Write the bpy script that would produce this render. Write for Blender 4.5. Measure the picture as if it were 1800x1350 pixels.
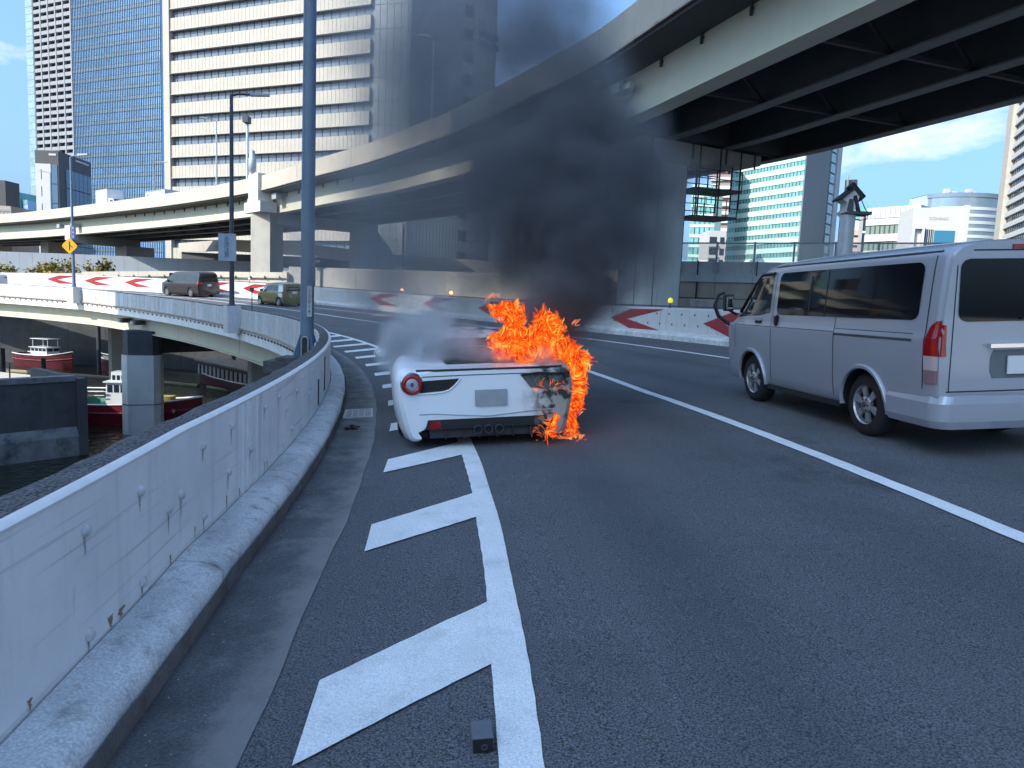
import bpy, bmesh, math, random
import numpy as np
from mathutils import Vector, Matrix

for o in list(bpy.data.objects):
    bpy.data.objects.remove(o, do_unlink=True)
SC = bpy.context.scene
COL = SC.collection
R = math.radians
PI = math.pi

# ---------------------------------------------------------------- camera
cam_d = bpy.data.cameras.new('camera')
cam = bpy.data.objects.new('camera', cam_d)
COL.objects.link(cam)
SC.camera = cam
cam_d.sensor_fit = 'HORIZONTAL'
cam_d.sensor_width = 36.0
cam_d.lens = 25.0
cam_d.clip_start = 0.05
cam_d.clip_end = 6000
_p, _r = math.atan(0.112), R(2.4)
_fx = Vector((0, math.cos(_p), -math.sin(_p)))
_ux = Vector((0, math.sin(_p), math.cos(_p)))
_rx = Vector((1, 0, 0))
CRX = _rx * math.cos(_r) + _ux * math.sin(_r)
CUX = _ux * math.cos(_r) - _rx * math.sin(_r)
m3 = Matrix((CRX, CUX, -_fx)).transposed()
cam.matrix_world = Matrix.Translation((0, 0, 1.49)) @ m3.to_4x4()

# ---------------------------------------------------------------- sky, sun, exposure
SUN_AZ = Vector((-0.80, -0.60))          # horizontal direction towards the sun
SUN_EL = R(38)
world = bpy.data.worlds.new('World')
SC.world = world
world.use_nodes = True
wn, wl = world.node_tree.nodes, world.node_tree.links
wn.clear()
w_out = wn.new('ShaderNodeOutputWorld')
w_bg = wn.new('ShaderNodeBackground')
w_sky = wn.new('ShaderNodeTexSky')
w_sky.sky_type = 'NISHITA'
w_sky.sun_disc = False
w_sky.sun_elevation = SUN_EL
w_sky.sun_rotation = math.atan2(SUN_AZ.x, SUN_AZ.y)
w_sky.air_density = 0.9
w_sky.dust_density = 6.0
w_sky.ozone_density = 1.4
w_bg.inputs['Strength'].default_value = 0.15
# thin broken cloud, kept to the part of the dome near the horizon
w_tc = wn.new('ShaderNodeTexCoord')
w_map = wn.new('ShaderNodeMapping')
w_map.inputs['Scale'].default_value = (2.2, 2.2, 6.5)
w_map.inputs['Location'].default_value = (5.2, 0.7, 2.1)
w_no = wn.new('ShaderNodeTexNoise')
w_no.inputs['Scale'].default_value = 2.1
w_no.inputs['Detail'].default_value = 9
w_no.inputs['Roughness'].default_value = 0.58
w_cr = wn.new('ShaderNodeValToRGB')
w_cr.color_ramp.elements[0].position = 0.565
w_cr.color_ramp.elements[0].color = (0, 0, 0, 1)
w_cr.color_ramp.elements[1].position = 0.70
w_cr.color_ramp.elements[1].color = (0.8, 0.8, 0.8, 1)
w_mix = wn.new('ShaderNodeMixRGB')
w_mix.inputs['Color2'].default_value = (2.6, 2.9, 3.2, 1)
wl.new(w_tc.outputs['Generated'], w_map.inputs['Vector'])
wl.new(w_map.outputs['Vector'], w_no.inputs['Vector'])
wl.new(w_no.outputs['Fac'], w_cr.inputs['Fac'])
wl.new(w_cr.outputs['Color'], w_mix.inputs['Fac'])
w_gam = wn.new('ShaderNodeGamma'); w_gam.inputs['Gamma'].default_value = 0.62      # evens the dome: less glare at the horizon
w_hsv = wn.new('ShaderNodeHueSaturation'); w_hsv.inputs['Saturation'].default_value = 1.15; w_hsv.inputs['Value'].default_value = 1.12
wl.new(w_sky.outputs['Color'], w_gam.inputs['Color']); wl.new(w_gam.outputs['Color'], w_hsv.inputs['Color'])
w_tint = wn.new('ShaderNodeMixRGB'); w_tint.blend_type = 'MULTIPLY'; w_tint.inputs['Fac'].default_value = 1; w_tint.inputs['Color2'].default_value = (0.65, 0.98, 1.38, 1)
wl.new(w_hsv.outputs['Color'], w_tint.inputs['Color1']); wl.new(w_tint.outputs['Color'], w_mix.inputs['Color1'])
wl.new(w_mix.outputs['Color'], w_bg.inputs['Color'])
wl.new(w_bg.outputs['Background'], w_out.inputs['Surface'])

sun_d = bpy.data.lights.new('sun', 'SUN')
sun_d.energy = 2.5
sun_d.angle = R(0.5)
sun_d.color = (1.0, 0.93, 0.82)
sun = bpy.data.objects.new('sun', sun_d)
COL.objects.link(sun)
_sd = Vector((SUN_AZ.x * math.cos(SUN_EL), SUN_AZ.y * math.cos(SUN_EL), math.sin(SUN_EL)))
sun.rotation_euler = _sd.to_track_quat('Z', 'Y').to_euler()
sun.location = (-30, -30, 60)

SC.view_settings.view_transform = 'Standard'
SC.view_settings.look = 'None'
SC.view_settings.gamma = 1.0
SC.view_settings.use_curve_mapping = False
SC.view_settings.exposure = 1.5
cy = SC.cycles
cy.use_denoising = True
cy.max_bounces = 6
cy.diffuse_bounces = 3
cy.glossy_bounces = 3
cy.transmission_bounces = 4
cy.transparent_max_bounces = 48
cy.volume_bounces = 1
cy.volume_max_steps = 256
cy.use_adaptive_sampling = True
cy.adaptive_threshold = 0.02
cy.sample_clamp_indirect = 6

# ---------------------------------------------------------------- materials
MATS = {}
def _nodes(name):
    m = bpy.data.materials.new(name)
    m.use_nodes = True
    nt = m.node_tree
    return m, nt.nodes, nt.links, nt.nodes['Principled BSDF']

def mat(name, col, rough=0.6, metal=0.0, var=0.0, vscale=4.0, bump=0.0, bscale=60.0, coat=0.0,
        streak=None, streak_amt=0.5, spot=None, spot_amt=0.5, spot_scale=3.0, speck=0.0, speck_scale=200.0,
        emit=None, spec=0.5, alpha=1.0, stretch=None):
    """base colour with large tonal variation, optional vertical dirt streaks, blotches, fine specks and bump"""
    if name in MATS:
        return MATS[name]
    m, n, l, b = _nodes(name)
    MATS[name] = m
    c4 = (col[0], col[1], col[2], 1)
    b.inputs['Roughness'].default_value = rough
    b.inputs['Metallic'].default_value = metal
    b.inputs['Coat Weight'].default_value = coat
    b.inputs['Coat Roughness'].default_value = 0.06
    b.inputs['Specular IOR Level'].default_value = spec
    b.inputs['Base Color'].default_value = c4
    if alpha < 1: b.inputs['Alpha'].default_value = alpha
    if emit:
        b.inputs['Emission Color'].default_value = (emit[0], emit[1], emit[2], 1)
        b.inputs['Emission Strength'].default_value = emit[3]
    if not (var or bump or streak or spot or speck):
        return m
    g = n.new('ShaderNodeNewGeometry')
    pos = g.outputs['Position']
    cur = None
    rgb = n.new('ShaderNodeRGB'); rgb.outputs[0].default_value = c4
    cur = rgb.outputs[0]
    def noise(scale, detail=4, sc3=None, rough_=0.55):
        t = n.new('ShaderNodeTexNoise')
        t.inputs['Scale'].default_value = scale
        t.inputs['Detail'].default_value = detail
        t.inputs['Roughness'].default_value = rough_
        if sc3:
            mp = n.new('ShaderNodeMapping'); mp.inputs['Scale'].default_value = sc3
            l.new(pos, mp.inputs['Vector']); l.new(mp.outputs['Vector'], t.inputs['Vector'])
        else:
            l.new(pos, t.inputs['Vector'])
        return t.outputs['Fac']
    def ramp(fac, a, bb, va, vb):
        r_ = n.new('ShaderNodeMapRange')
        r_.inputs['From Min'].default_value = a; r_.inputs['From Max'].default_value = bb
        r_.inputs['To Min'].default_value = va; r_.inputs['To Max'].default_value = vb
        l.new(fac, r_.inputs['Value'])
        return r_.outputs['Result']
    def mixc(fac, c2, blend='MIX'):
        nonlocal cur
        x = n.new('ShaderNodeMixRGB'); x.blend_type = blend
        l.new(fac, x.inputs['Fac']); l.new(cur, x.inputs['Color1'])
        x.inputs['Color2'].default_value = (c2[0], c2[1], c2[2], 1)
        cur = x.outputs['Color']
    if var:
        f = noise(vscale, 6, stretch)
        h = n.new('ShaderNodeHueSaturation')
        h.inputs['Hue'].default_value = 0.5
        l.new(ramp(f, 0.3, 0.7, 1 - var, 1 + var), h.inputs['Value'])
        l.new(cur, h.inputs['Color']); cur = h.outputs['Color']
    if spot:
        mixc(ramp(noise(spot_scale, 8, None, 0.68), 0.52, 0.68, 0, spot_amt), spot)
    if streak:
        a_ = noise(1.0, 5, (5.5, 5.5, 0.35), 0.6)
        mixc(ramp(a_, 0.55, 0.75, 0, streak_amt), streak)
    if speck:
        f = noise(speck_scale, 2, None, 0.5)
        h = n.new('ShaderNodeHueSaturation')
        l.new(ramp(f, 0.32, 0.68, 1 - speck, 1 + speck), h.inputs['Value'])
        l.new(cur, h.inputs['Color']); cur = h.outputs['Color']
    l.new(cur, b.inputs['Base Color'])
    if bump:
        bn = n.new('ShaderNodeBump'); bn.inputs['Strength'].default_value = bump
        bn.inputs['Distance'].default_value = 0.02
        l.new(noise(bscale, 3), bn.inputs['Height']); l.new(bn.outputs['Normal'], b.inputs['Normal'])
    return m

M = {}
M['asphalt'] = mat('asphalt', (0.100, 0.107, 0.117), 0.9, var=0.14, vscale=0.45, bump=0.6, bscale=140, speck=0.8, speck_scale=125, spot=(0.03, 0.032, 0.036), spot_amt=0.35, spot_scale=0.5)
def polar_uv(n, l, ks, kz):
    """along-the-bend coordinate, height and radius as a vector (metres)"""
    g = n.new('ShaderNodeNewGeometry'); sp = n.new('ShaderNodeSeparateXYZ'); l.new(g.outputs['Position'], sp.inputs[0])
    def mth(op, a, b=None):
        q = n.new('ShaderNodeMath'); q.operation = op
        for i, v in enumerate((a, b)):
            if v is None: continue
            if isinstance(v, (int, float)): q.inputs[i].default_value = v
            else: l.new(v, q.inputs[i])
        return q.outputs[0]
    dx = mth('ADD', sp.outputs['X'], 56.4); dy = mth('ADD', sp.outputs['Y'], 1.1)
    ang = mth('ARCTAN2', dy, dx); r_ = mth('SQRT', mth('ADD', mth('MULTIPLY', dx, dx), mth('MULTIPLY', dy, dy)))
    cb = n.new('ShaderNodeCombineXYZ'); l.new(mth('MULTIPLY', ang, 56.0 * ks), cb.inputs[0]); l.new(mth('MULTIPLY', sp.outputs['Z'], kz), cb.inputs[1]); l.new(r_, cb.inputs[2])
    return cb.outputs[0], r_, mth
def layer(m, fac_fn, col):
    """put one more stain over a finished material"""
    n, l = m.node_tree.nodes, m.node_tree.links; b = n['Principled BSDF']
    src = b.inputs['Base Color'].links[0].from_socket
    x = n.new('ShaderNodeMixRGB'); l.new(fac_fn(n, l), x.inputs['Fac']); l.new(src, x.inputs['Color1']); x.inputs['Color2'].default_value = (*col, 1)
    l.new(x.outputs['Color'], b.inputs['Base Color'])
def _noise_fac(n, l, vec, scale, detail, a, b, hi, rough=.6):
    t = n.new('ShaderNodeTexNoise'); t.inputs['Scale'].default_value = scale; t.inputs['Detail'].default_value = detail; t.inputs['Roughness'].default_value = rough
    if vec is not None: l.new(vec, t.inputs['Vector'])
    q = n.new('ShaderNodeMapRange'); q.inputs['From Min'].default_value = a; q.inputs['From Max'].default_value = b; q.inputs['To Max'].default_value = hi
    l.new(t.outputs['Fac'], q.inputs['Value']); return q.outputs['Result']
def tracks(n, l):
    v, r_, mth = polar_uv(n, l, .05, 1)
    acc = None
    for c in (57.55, 59.0, 61.0, 62.7):
        d = mth('MULTIPLY', mth('SUBTRACT', r_, c), mth('SUBTRACT', r_, c)); e = mth('EXPONENT', mth('MULTIPLY', d, -9.0))
        acc = e if acc is None else mth('ADD', acc, e)
    return mth('MULTIPLY', mth('MULTIPLY', acc, .34), _noise_fac(n, l, v, 2.0, 4, .3, .6, 1.0))
layer(M['asphalt'], tracks, (.034, .036, .042))
layer(M['asphalt'], lambda n, l: _noise_fac(n, l, polar_uv(n, l, .12, 1)[0], 1.3, 6, .50, .68, .45, .65), (.105, .108, .112))
layer(M['asphalt'], lambda n, l: _noise_fac(n, l, n.new('ShaderNodeNewGeometry').outputs['Position'], .55, 7, .60, .68, .55, .6), (.026, .027, .03))
M['gutter'] = mat('gutter_concrete', (0.095, 0.097, 0.10), 0.9, var=0.3, vscale=3, bump=0.4, bscale=50, speck=0.3, speck_scale=90, spot=(0.2, 0.195, 0.185), spot_amt=0.75, spot_scale=2.6)
def dusty(n, l):
    v, r_, mth = polar_uv(n, l, .8, 1)
    t = n.new('ShaderNodeTexNoise'); t.inputs['Scale'].default_value = 3.2; t.inputs['Detail'].default_value = 8; t.inputs['Roughness'].default_value = .7
    l.new(n.new('ShaderNodeNewGeometry').outputs['Position'], t.inputs['Vector'])
    e = mth('ADD', r_, mth('MULTIPLY', mth('SUBTRACT', t.outputs['Fac'], .5), .62))
    q = n.new('ShaderNodeMapRange'); q.interpolation_type = 'SMOOTHSTEP'; q.inputs['From Min'].default_value = 55.40; q.inputs['From Max'].default_value = 55.62; q.inputs['To Max'].default_value = .9
    l.new(e, q.inputs['Value']); return q.outputs['Result']
layer(M['gutter'], dusty, (.20, .20, .195))
M['kerb'] = mat('kerb_concrete', (0.60, 0.60, 0.585), 0.85, var=0.18, vscale=2.5, bump=0.3, bscale=70, speck=0.2, speck_scale=95, spot=(0.20, 0.20, 0.19), spot_amt=0.7, spot_scale=9)
M['paint'] = mat('road_paint', (0.78, 0.79, 0.79), 0.65, var=0.06, vscale=3, bump=0.5, bscale=120, speck=0.14, speck_scale=110, spot=(0.42, 0.43, 0.43), spot_amt=0.35, spot_scale=4)
M['wall'] = mat('painted_parapet', (0.80, 0.80, 0.79), 0.6, var=0.08, vscale=2, bump=0.15, bscale=30, streak=(0.40, 0.40, 0.39), streak_amt=0.45, spot=(0.68, 0.68, 0.66), spot_amt=0.3, spot_scale=6)
layer(M['wall'], lambda n, l: _noise_fac(n, l, polar_uv(n, l, .45, 26)[0], 1.0, 5, .60, .68, .38, .55), (.27, .275, .285))
layer(M['wall'], lambda n, l: _noise_fac(n, l, polar_uv(n, l, 9, 1.6)[0], 1.0, 4, .66, .76, .45, .6), (.30, .26, .21))
M['wall_edge'] = mat('white_edge_paint', (0.68, 0.68, 0.67), 0.6, var=0.08, vscale=8)
M['wall_cap'] = mat('rough_mortar', (0.085, 0.085, 0.09), 0.95, var=0.2, vscale=5, bump=1.0, bscale=60, speck=0.95, speck_scale=70)
M['panel_white'] = mat('white_cladding', (0.58, 0.59, 0.60), 0.55, var=0.07, vscale=3, streak=(0.26, 0.19, 0.14), streak_amt=0.7, spot=(0.25, 0.24, 0.23), spot_amt=0.4, spot_scale=9)
M['rust'] = mat('rusty_steel', (0.16, 0.085, 0.05), 0.85, var=0.3, vscale=8)
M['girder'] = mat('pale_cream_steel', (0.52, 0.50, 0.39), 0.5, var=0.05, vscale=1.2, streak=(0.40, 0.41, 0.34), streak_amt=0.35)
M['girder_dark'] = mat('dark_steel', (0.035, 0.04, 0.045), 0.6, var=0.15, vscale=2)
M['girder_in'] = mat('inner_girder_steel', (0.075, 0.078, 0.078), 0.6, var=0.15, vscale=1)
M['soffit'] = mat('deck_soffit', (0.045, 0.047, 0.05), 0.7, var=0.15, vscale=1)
M['concrete'] = mat('pier_concrete', (0.36, 0.345, 0.31), 0.85, var=0.08, vscale=1, bump=0.2, bscale=20, streak=(0.24, 0.22, 0.19), streak_amt=0.6)
M['concrete_white'] = mat('pale_pier_concrete', (0.46, 0.48, 0.47), 0.8, var=0.08, vscale=1, streak=(0.22, 0.2, 0.16), streak_amt=0.6)
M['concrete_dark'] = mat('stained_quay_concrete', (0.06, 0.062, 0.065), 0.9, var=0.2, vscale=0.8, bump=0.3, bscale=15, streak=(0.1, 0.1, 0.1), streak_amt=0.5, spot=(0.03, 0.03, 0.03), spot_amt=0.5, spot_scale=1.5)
M['parapet_cream'] = mat('weathered_parapet', (0.46, 0.41, 0.335), 0.75, var=0.06, vscale=1, streak=(0.30, 0.26, 0.21), streak_amt=0.5, spot=(0.33, 0.3, 0.26), spot_amt=0.3, spot_scale=2)
M['beige'] = mat('beige_wall_panels', (0.44, 0.41, 0.36), 0.8, var=0.05, vscale=0.4)
M['pole'] = mat('blue_grey_pole_paint', (0.13, 0.19, 0.27), 0.45, var=0.1, vscale=3, spot=(0.2, 0.25, 0.31), spot_amt=0.4, spot_scale=8)
M['galv'] = mat('galvanised_steel', (0.36, 0.39, 0.41), 0.5, metal=0.3, var=0.1, vscale=6)
M['steel_dark'] = mat('dark_painted_steel', (0.05, 0.06, 0.07), 0.5, var=0.1, vscale=5)
M['black'] = mat('black_plastic', (0.012, 0.012, 0.014), 0.55)
M['rubber'] = mat('tyre_rubber', (0.016, 0.016, 0.018), 0.85, var=0.2, vscale=8)
M['alloy'] = mat('silver_wheel', (0.55, 0.56, 0.58), 0.3, metal=0.8)
M['glass_dark'] = mat('dark_tinted_glass', (0.006, 0.007, 0.009), 0.04, spec=0.35)
M['glass_grey'] = mat('vehicle_glass', (0.03, 0.038, 0.042), 0.05, spec=0.6)
M['red_sign'] = mat('red_reflective_paint', (0.30, 0.010, 0.018), 0.5, var=0.1, vscale=3)
M['white_sign'] = mat('white_reflective_paint', (0.52, 0.52, 0.505), 0.55, var=0.06, vscale=2, streak=(0.3, 0.24, 0.18), streak_amt=0.45)
M['white_paint'] = mat('white_vehicle_paint', (0.66, 0.67, 0.67), 0.3, coat=0.4)
M['chrome'] = mat('chrome', (0.7, 0.7, 0.72), 0.12, metal=1.0)
M['red_lens'] = mat('red_lamp_lens', (0.30, 0.006, 0.010), 0.15, coat=0.5, var=0.25, vscale=25)
M['clear_lens'] = mat('clear_lamp_lens', (0.5, 0.42, 0.42), 0.12, coat=0.5)

# ---------------------------------------------------------------- mesh helpers
class MB:
    def __init__(self): self.v = []; self.f = []; self.mi = []; self.cur = 0
    def quad(self, *p):
        b = len(self.v); self.v += [tuple(q) for q in p]; self.f.append(tuple(range(b, b + len(p)))); self.mi.append(self.cur)
    def add(self, vs, fs):
        b = len(self.v); self.v += [tuple(q) for q in vs]
        for f in fs: self.f.append(tuple(b + i for i in f)); self.mi.append(self.cur)
    def hexa(self, c):
        self.add(c, [(0, 3, 2, 1), (4, 5, 6, 7), (0, 1, 5, 4), (1, 2, 6, 5), (2, 3, 7, 6), (3, 0, 4, 7)])
    def box(self, x0, x1, y0, y1, z0, z1):
        self.hexa([(x0, y0, z0), (x1, y0, z0), (x1, y1, z0), (x0, y1, z0), (x0, y0, z1), (x1, y0, z1), (x1, y1, z1), (x0, y1, z1)])
    def fbox(self, o, u, w, x0, x1, d0, d1, z0, z1):
        """box in a frame: origin o, along u, depth along w, up z"""
        def P(x, d, z): return (o[0] + u[0] * x + w[0] * d, o[1] + u[1] * x + w[1] * d, o[2] + z)
        self.hexa([P(x0, d0, z0), P(x1, d0, z0), P(x1, d1, z0), P(x0, d1, z0), P(x0, d0, z1), P(x1, d0, z1), P(x1, d1, z1), P(x0, d1, z1)])
    def beam(self, p, q, w, h=None, up=(0, 0, 1)):
        p, q = Vector(p), Vector(q); h = h or w
        d = (q - p).normalized(); up = Vector(up)
        if abs(d.dot(up)) > 0.99: up = Vector((0, 1, 0))
        s = d.cross(up).normalized() * (w / 2); t = s.cross(d).normalized() * (h / 2)
        self.hexa([p - s - t, p + s - t, q + s - t, q - s - t, p - s + t, p + s + t, q + s + t, q - s + t])
    def tube(self, pts, rad, n=8, cap=True):
        pts = [Vector(p) for p in pts]
        rads = rad if isinstance(rad, (list, tuple)) else [rad] * len(pts)
        rings = []; ref = None
        for i, p in enumerate(pts):
            a = pts[max(0, i - 1)]; b = pts[min(len(pts) - 1, i + 1)]
            d = (b - a).normalized()
            if ref is None:
                ref = Vector((0, 0, 1)) if abs(d.z) < 0.9 else Vector((1, 0, 0))
            s = d.cross(ref).normalized(); t = s.cross(d).normalized(); ref = t
            rings.append([p + (s * math.cos(2 * PI * k / n) + t * math.sin(2 * PI * k / n)) * rads[i] for k in range(n)])
        vs = [q for r_ in rings for q in r_]; fs = []
        for i in range(len(rings) - 1):
            for k in range(n):
                k2 = (k + 1) % n
                fs.append((i * n + k, i * n + k2, (i + 1) * n + k2, (i + 1) * n + k))
        if cap:
            fs.append(tuple(range(n - 1, -1, -1))); fs.append(tuple((len(rings) - 1) * n + k for k in range(n)))
        self.add(vs, fs)
    def lathe(self, prof, c, axis='Z', n=24, cap=True):
        """prof: list of (r, h) ; axis direction for h"""
        vs = []; fs = []
        for r_, h in prof:
            for k in range(n):
                a = 2 * PI * k / n; x, y = r_ * math.cos(a), r_ * math.sin(a)
                if axis == 'Z': q = (c[0] + x, c[1] + y, c[2] + h)
                elif axis == 'X': q = (c[0] + h, c[1] + x, c[2] + y)
                else: q = (c[0] + y, c[1] + h, c[2] + x)
                vs.append(q)
        for i in range(len(prof) - 1):
            for k in range(n):
                k2 = (k + 1) % n
                fs.append((i * n + k, i * n + k2, (i + 1) * n + k2, (i + 1) * n + k))
        if cap: fs.append(tuple(range(n - 1, -1, -1))); fs.append(tuple((len(prof) - 1) * n + k for k in range(n)))
        self.add(vs, fs)
    def prism(self, poly, fn, d0, d1):
        """poly: 2D outline; fn(a, b, d) -> point"""
        n = len(poly)
        vs = [fn(a, b, d0) for a, b in poly] + [fn(a, b, d1) for a, b in poly]
        fs = [tuple(range(n - 1, -1, -1)), tuple(range(n, 2 * n))]
        for k in range(n): fs.append((k, (k + 1) % n, n + (k + 1) % n, n + k))
        self.add(vs, fs)
    def build(self, name, material, parent=None, world=False, smooth=None, kind=None, label=None):
        me = bpy.data.meshes.new(name)
        vs = self.v
        if parent is not None and world:
            root = parent
            while root.parent: root = root.parent
            inv = root.matrix_basis.inverted()
            vs = [tuple(inv @ Vector(q)) for q in vs]
        me.from_pydata(vs, [], self.f)
        ms = material if isinstance(material, (list, tuple)) else [material]
        for q in ms: me.materials.append(q)
        if len(ms) > 1: me.polygons.foreach_set('material_index', self.mi)
        bm = bmesh.new(); bm.from_mesh(me)
        bmesh.ops.recalc_face_normals(bm, faces=bm.faces)
        bm.to_mesh(me); bm.free()
        if smooth is not None:
            me.polygons.foreach_set('use_smooth', [True] * len(me.polygons))
            me.set_sharp_from_angle(angle=R(smooth))
        me.update()
        o = bpy.data.objects.new(name, me)
        COL.objects.link(o)
        if parent is not None: o.parent = parent
        if kind: o['kind'] = kind
        if label: o['label'] = label
        return o

def thing(name, label, cat, loc=(0, 0, 0), rotz=0.0, group=None, mtx=None):
    o = bpy.data.objects.new(name, None)
    COL.objects.link(o)
    o.empty_display_size = 0.3
    if mtx is not None: o.matrix_basis = mtx
    else:
        o.location = loc; o.rotation_euler = (0, 0, rotz)
    o['label'] = label; o['category'] = cat
    if group: o['group'] = group
    return o

def tag(o, label, cat, group=None):
    o['label'] = label; o['category'] = cat
    if group: o['group'] = group
    return o

def inst(src, parent=None, mtx=None, name=None):
    """another object on the same mesh, for alike pieces"""
    c = src.copy(); COL.objects.link(c)
    if parent is not None: c.parent = parent
    if mtx is not None: c.matrix_basis = mtx
    return c

def copy_thing(root, label=None, mtx=None, loc=None, rotz=None):
    kids = {}
    for o in bpy.data.objects:
        if o.parent: kids.setdefault(o.parent, []).append(o)
    def cp(o, par):
        c = o.copy(); COL.objects.link(c)
        if par: c.parent = par
        for k in kids.get(o, []): cp(k, c)
        return c
    c = cp(root, None)
    if label: c['label'] = label
    if mtx is not None: c.matrix_basis = mtx
    if loc is not None: c.location = loc
    if rotz is not None: c.rotation_euler = (0, 0, rotz)
    return c

def text_mesh(body, size, name, material, parent, mtx, extrude=0.004, stretch=1.0):
    cu = bpy.data.curves.new(name, 'FONT')
    cu.body = body; cu.size = size; cu.extrude = extrude; cu.align_x = 'CENTER'; cu.align_y = 'CENTER'
    cu.space_line = 0.95
    t = bpy.data.objects.new(name, cu); COL.objects.link(t)
    dg = bpy.context.evaluated_depsgraph_get(); dg.update()
    me = bpy.data.meshes.new_from_object(t.evaluated_get(dg))
    bpy.data.objects.remove(t, do_unlink=True)
    me.materials.clear(); me.materials.append(material)
    o = bpy.data.objects.new(name, me); COL.objects.link(o)
    if parent: o.parent = parent
    o.matrix_basis = mtx
    return o

def frame(o, x, y, z):
    """matrix from origin and three axis vectors"""
    m = Matrix.Identity(4)
    for i, a in enumerate((x, y, z)):
        a = Vector(a).normalized()
        for k in range(3): m[k][i] = a[k]
    m.translation = Vector(o)
    return m

# ---------------------------------------------------------------- the curved ramp: all distances are radii about its centre
CX, CY, R0, BANK = -56.4, -1.1, 56.41, 0.058
_GT = [(-90, 0), (25, 0), (33, 0.04), (40, 0.13), (50, 0.37), (58, 0.60), (64, 0.66), (70, 0.72), (78, 0.74), (90, 0.6)]
def grade(a):
    for (a0, g0), (a1, g1) in zip(_GT, _GT[1:]):
        if a <= a1:
            return g0 + (g1 - g0) * (a - a0) / (a1 - a0)
    return _GT[-1][1]
def rz(r, a): return BANK * (r - R0) + grade(a)
def rp(r, a, dz=0.0):
    t = R(a)
    if a < 5 and r < 56.3: r2 = r + 0.055 * min(5 - a, 9) * min(1, (56.3 - r) / 1.4)      # the edge straightens out behind the bend
    else: r2 = r
    return Vector((CX + r2 * math.cos(t), CY + r2 * math.sin(t), rz(r, a) + dz))
def sweep(prof_fn, a0, a1, da, closed=True, caps=True):
    """prof_fn(a) -> list of (r, dz above road plane at that radius)"""
    mb = MB(); n = max(1, int(round((a1 - a0) / da))); prev = None
    for i in range(n + 1):
        a = a0 + (a1 - a0) * i / n
        pr = [rp(r_, a, dz) for r_, dz in prof_fn(a)]
        b = len(mb.v); mb.v += [tuple(q) for q in pr]
        k = len(pr)
        if i:
            for j in range(k if closed else k - 1):
                j2 = (j + 1) % k
                mb.f.append((b - k + j, b - k + j2, b + j2, b + j)); mb.mi.append(0)
    if closed and caps:
        k = len(prof_fn(a0)); mb.f.append(tuple(range(k - 1, -1, -1))); mb.mi.append(0)
        b = len(mb.v) - k; mb.f.append(tuple(range(b, b + k))); mb.mi.append(0)
    return mb
def road_frame(r, a, turn=0.0):
    """matrix: x across (outwards), y along travel, z normal to banked road; turn>0 swings left"""
    t = R(a)
    x = Vector((math.cos(t), math.sin(t), BANK)).normalized()
    y = Vector((-math.sin(t), math.cos(t), 0)); z = x.cross(y).normalized(); y = z.cross(x)
    m = frame(rp(r, a), x, y, z)
    return m @ Matrix.Rotation(turn, 4, 'Z')
random.seed(7)
# ================================================================= ground, water, road
M['land'] = mat('bare_ground', (0.11, 0.108, 0.10), 0.95, var=0.25, vscale=0.2)
def water_mat():
    m, n, l, b = _nodes('canal_water')
    b.inputs['Base Color'].default_value = (0.012, 0.016, 0.010, 1)
    b.inputs['Roughness'].default_value = 0.06
    b.inputs['IOR'].default_value = 1.33
    g = n.new('ShaderNodeNewGeometry')
    t = n.new('ShaderNodeTexNoise'); t.inputs['Scale'].default_value = 1.9; t.inputs['Detail'].default_value = 5; t.inputs['Distortion'].default_value = 0.6
    bn = n.new('ShaderNodeBump'); bn.inputs['Strength'].default_value = 0.55; bn.inputs['Distance'].default_value = 0.25
    l.new(g.outputs['Position'], t.inputs['Vector']); l.new(t.outputs['Fac'], bn.inputs['Height']); l.new(bn.outputs['Normal'], b.inputs['Normal'])
    return m
M['water'] = water_mat()
mb = MB(); mb.quad((-3000, -3000, -9), (3000, -3000, -9), (3000, 3000, -9), (-3000, 3000, -9)); mb.build('ground', M['land'], kind='structure')
mb = MB(); mb.quad((-240, -60, -7), (0.5, -60, -7), (0.5, 77, -7), (-240, 77, -7)); mb.build('water', M['water'], kind='structure')
mb = MB(); mb.box(-2500, 2500, 77, 2500, -8.9, -1.2); mb.build('far_bank', M['land'], kind='structure')
mb = MB(); mb.box(0.5, 2500, -200, 77, -8.9, -1.6); mb.build('near_bank', M['land'], kind='structure')
mb = MB(); mb.box(-240, -49, -200, 21, -8.9, -2.2); mb.build('left_bank', M['land'], kind='structure')

A0, A1 = -28, 88
mb = sweep(lambda a: [(54.95, 0), (55.4, 0), (56.4, 0), (58, 0), (60, 0), (62, 0), (64, 0), (66.4, 0)], A0, A1, 0.8, closed=False)
mb.build('road', M['asphalt'], kind='structure')
mb = sweep(lambda a: [(55.0, 0.005), (55.30, 0.005), (55.605 + 0.006 * math.sin(a * 2.3) + 0.005 * math.sin(a * 19.1), 0.005)], A0, A1, 0.25, closed=False)
mb.build('gutter', M['gutter'], kind='structure')

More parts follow.
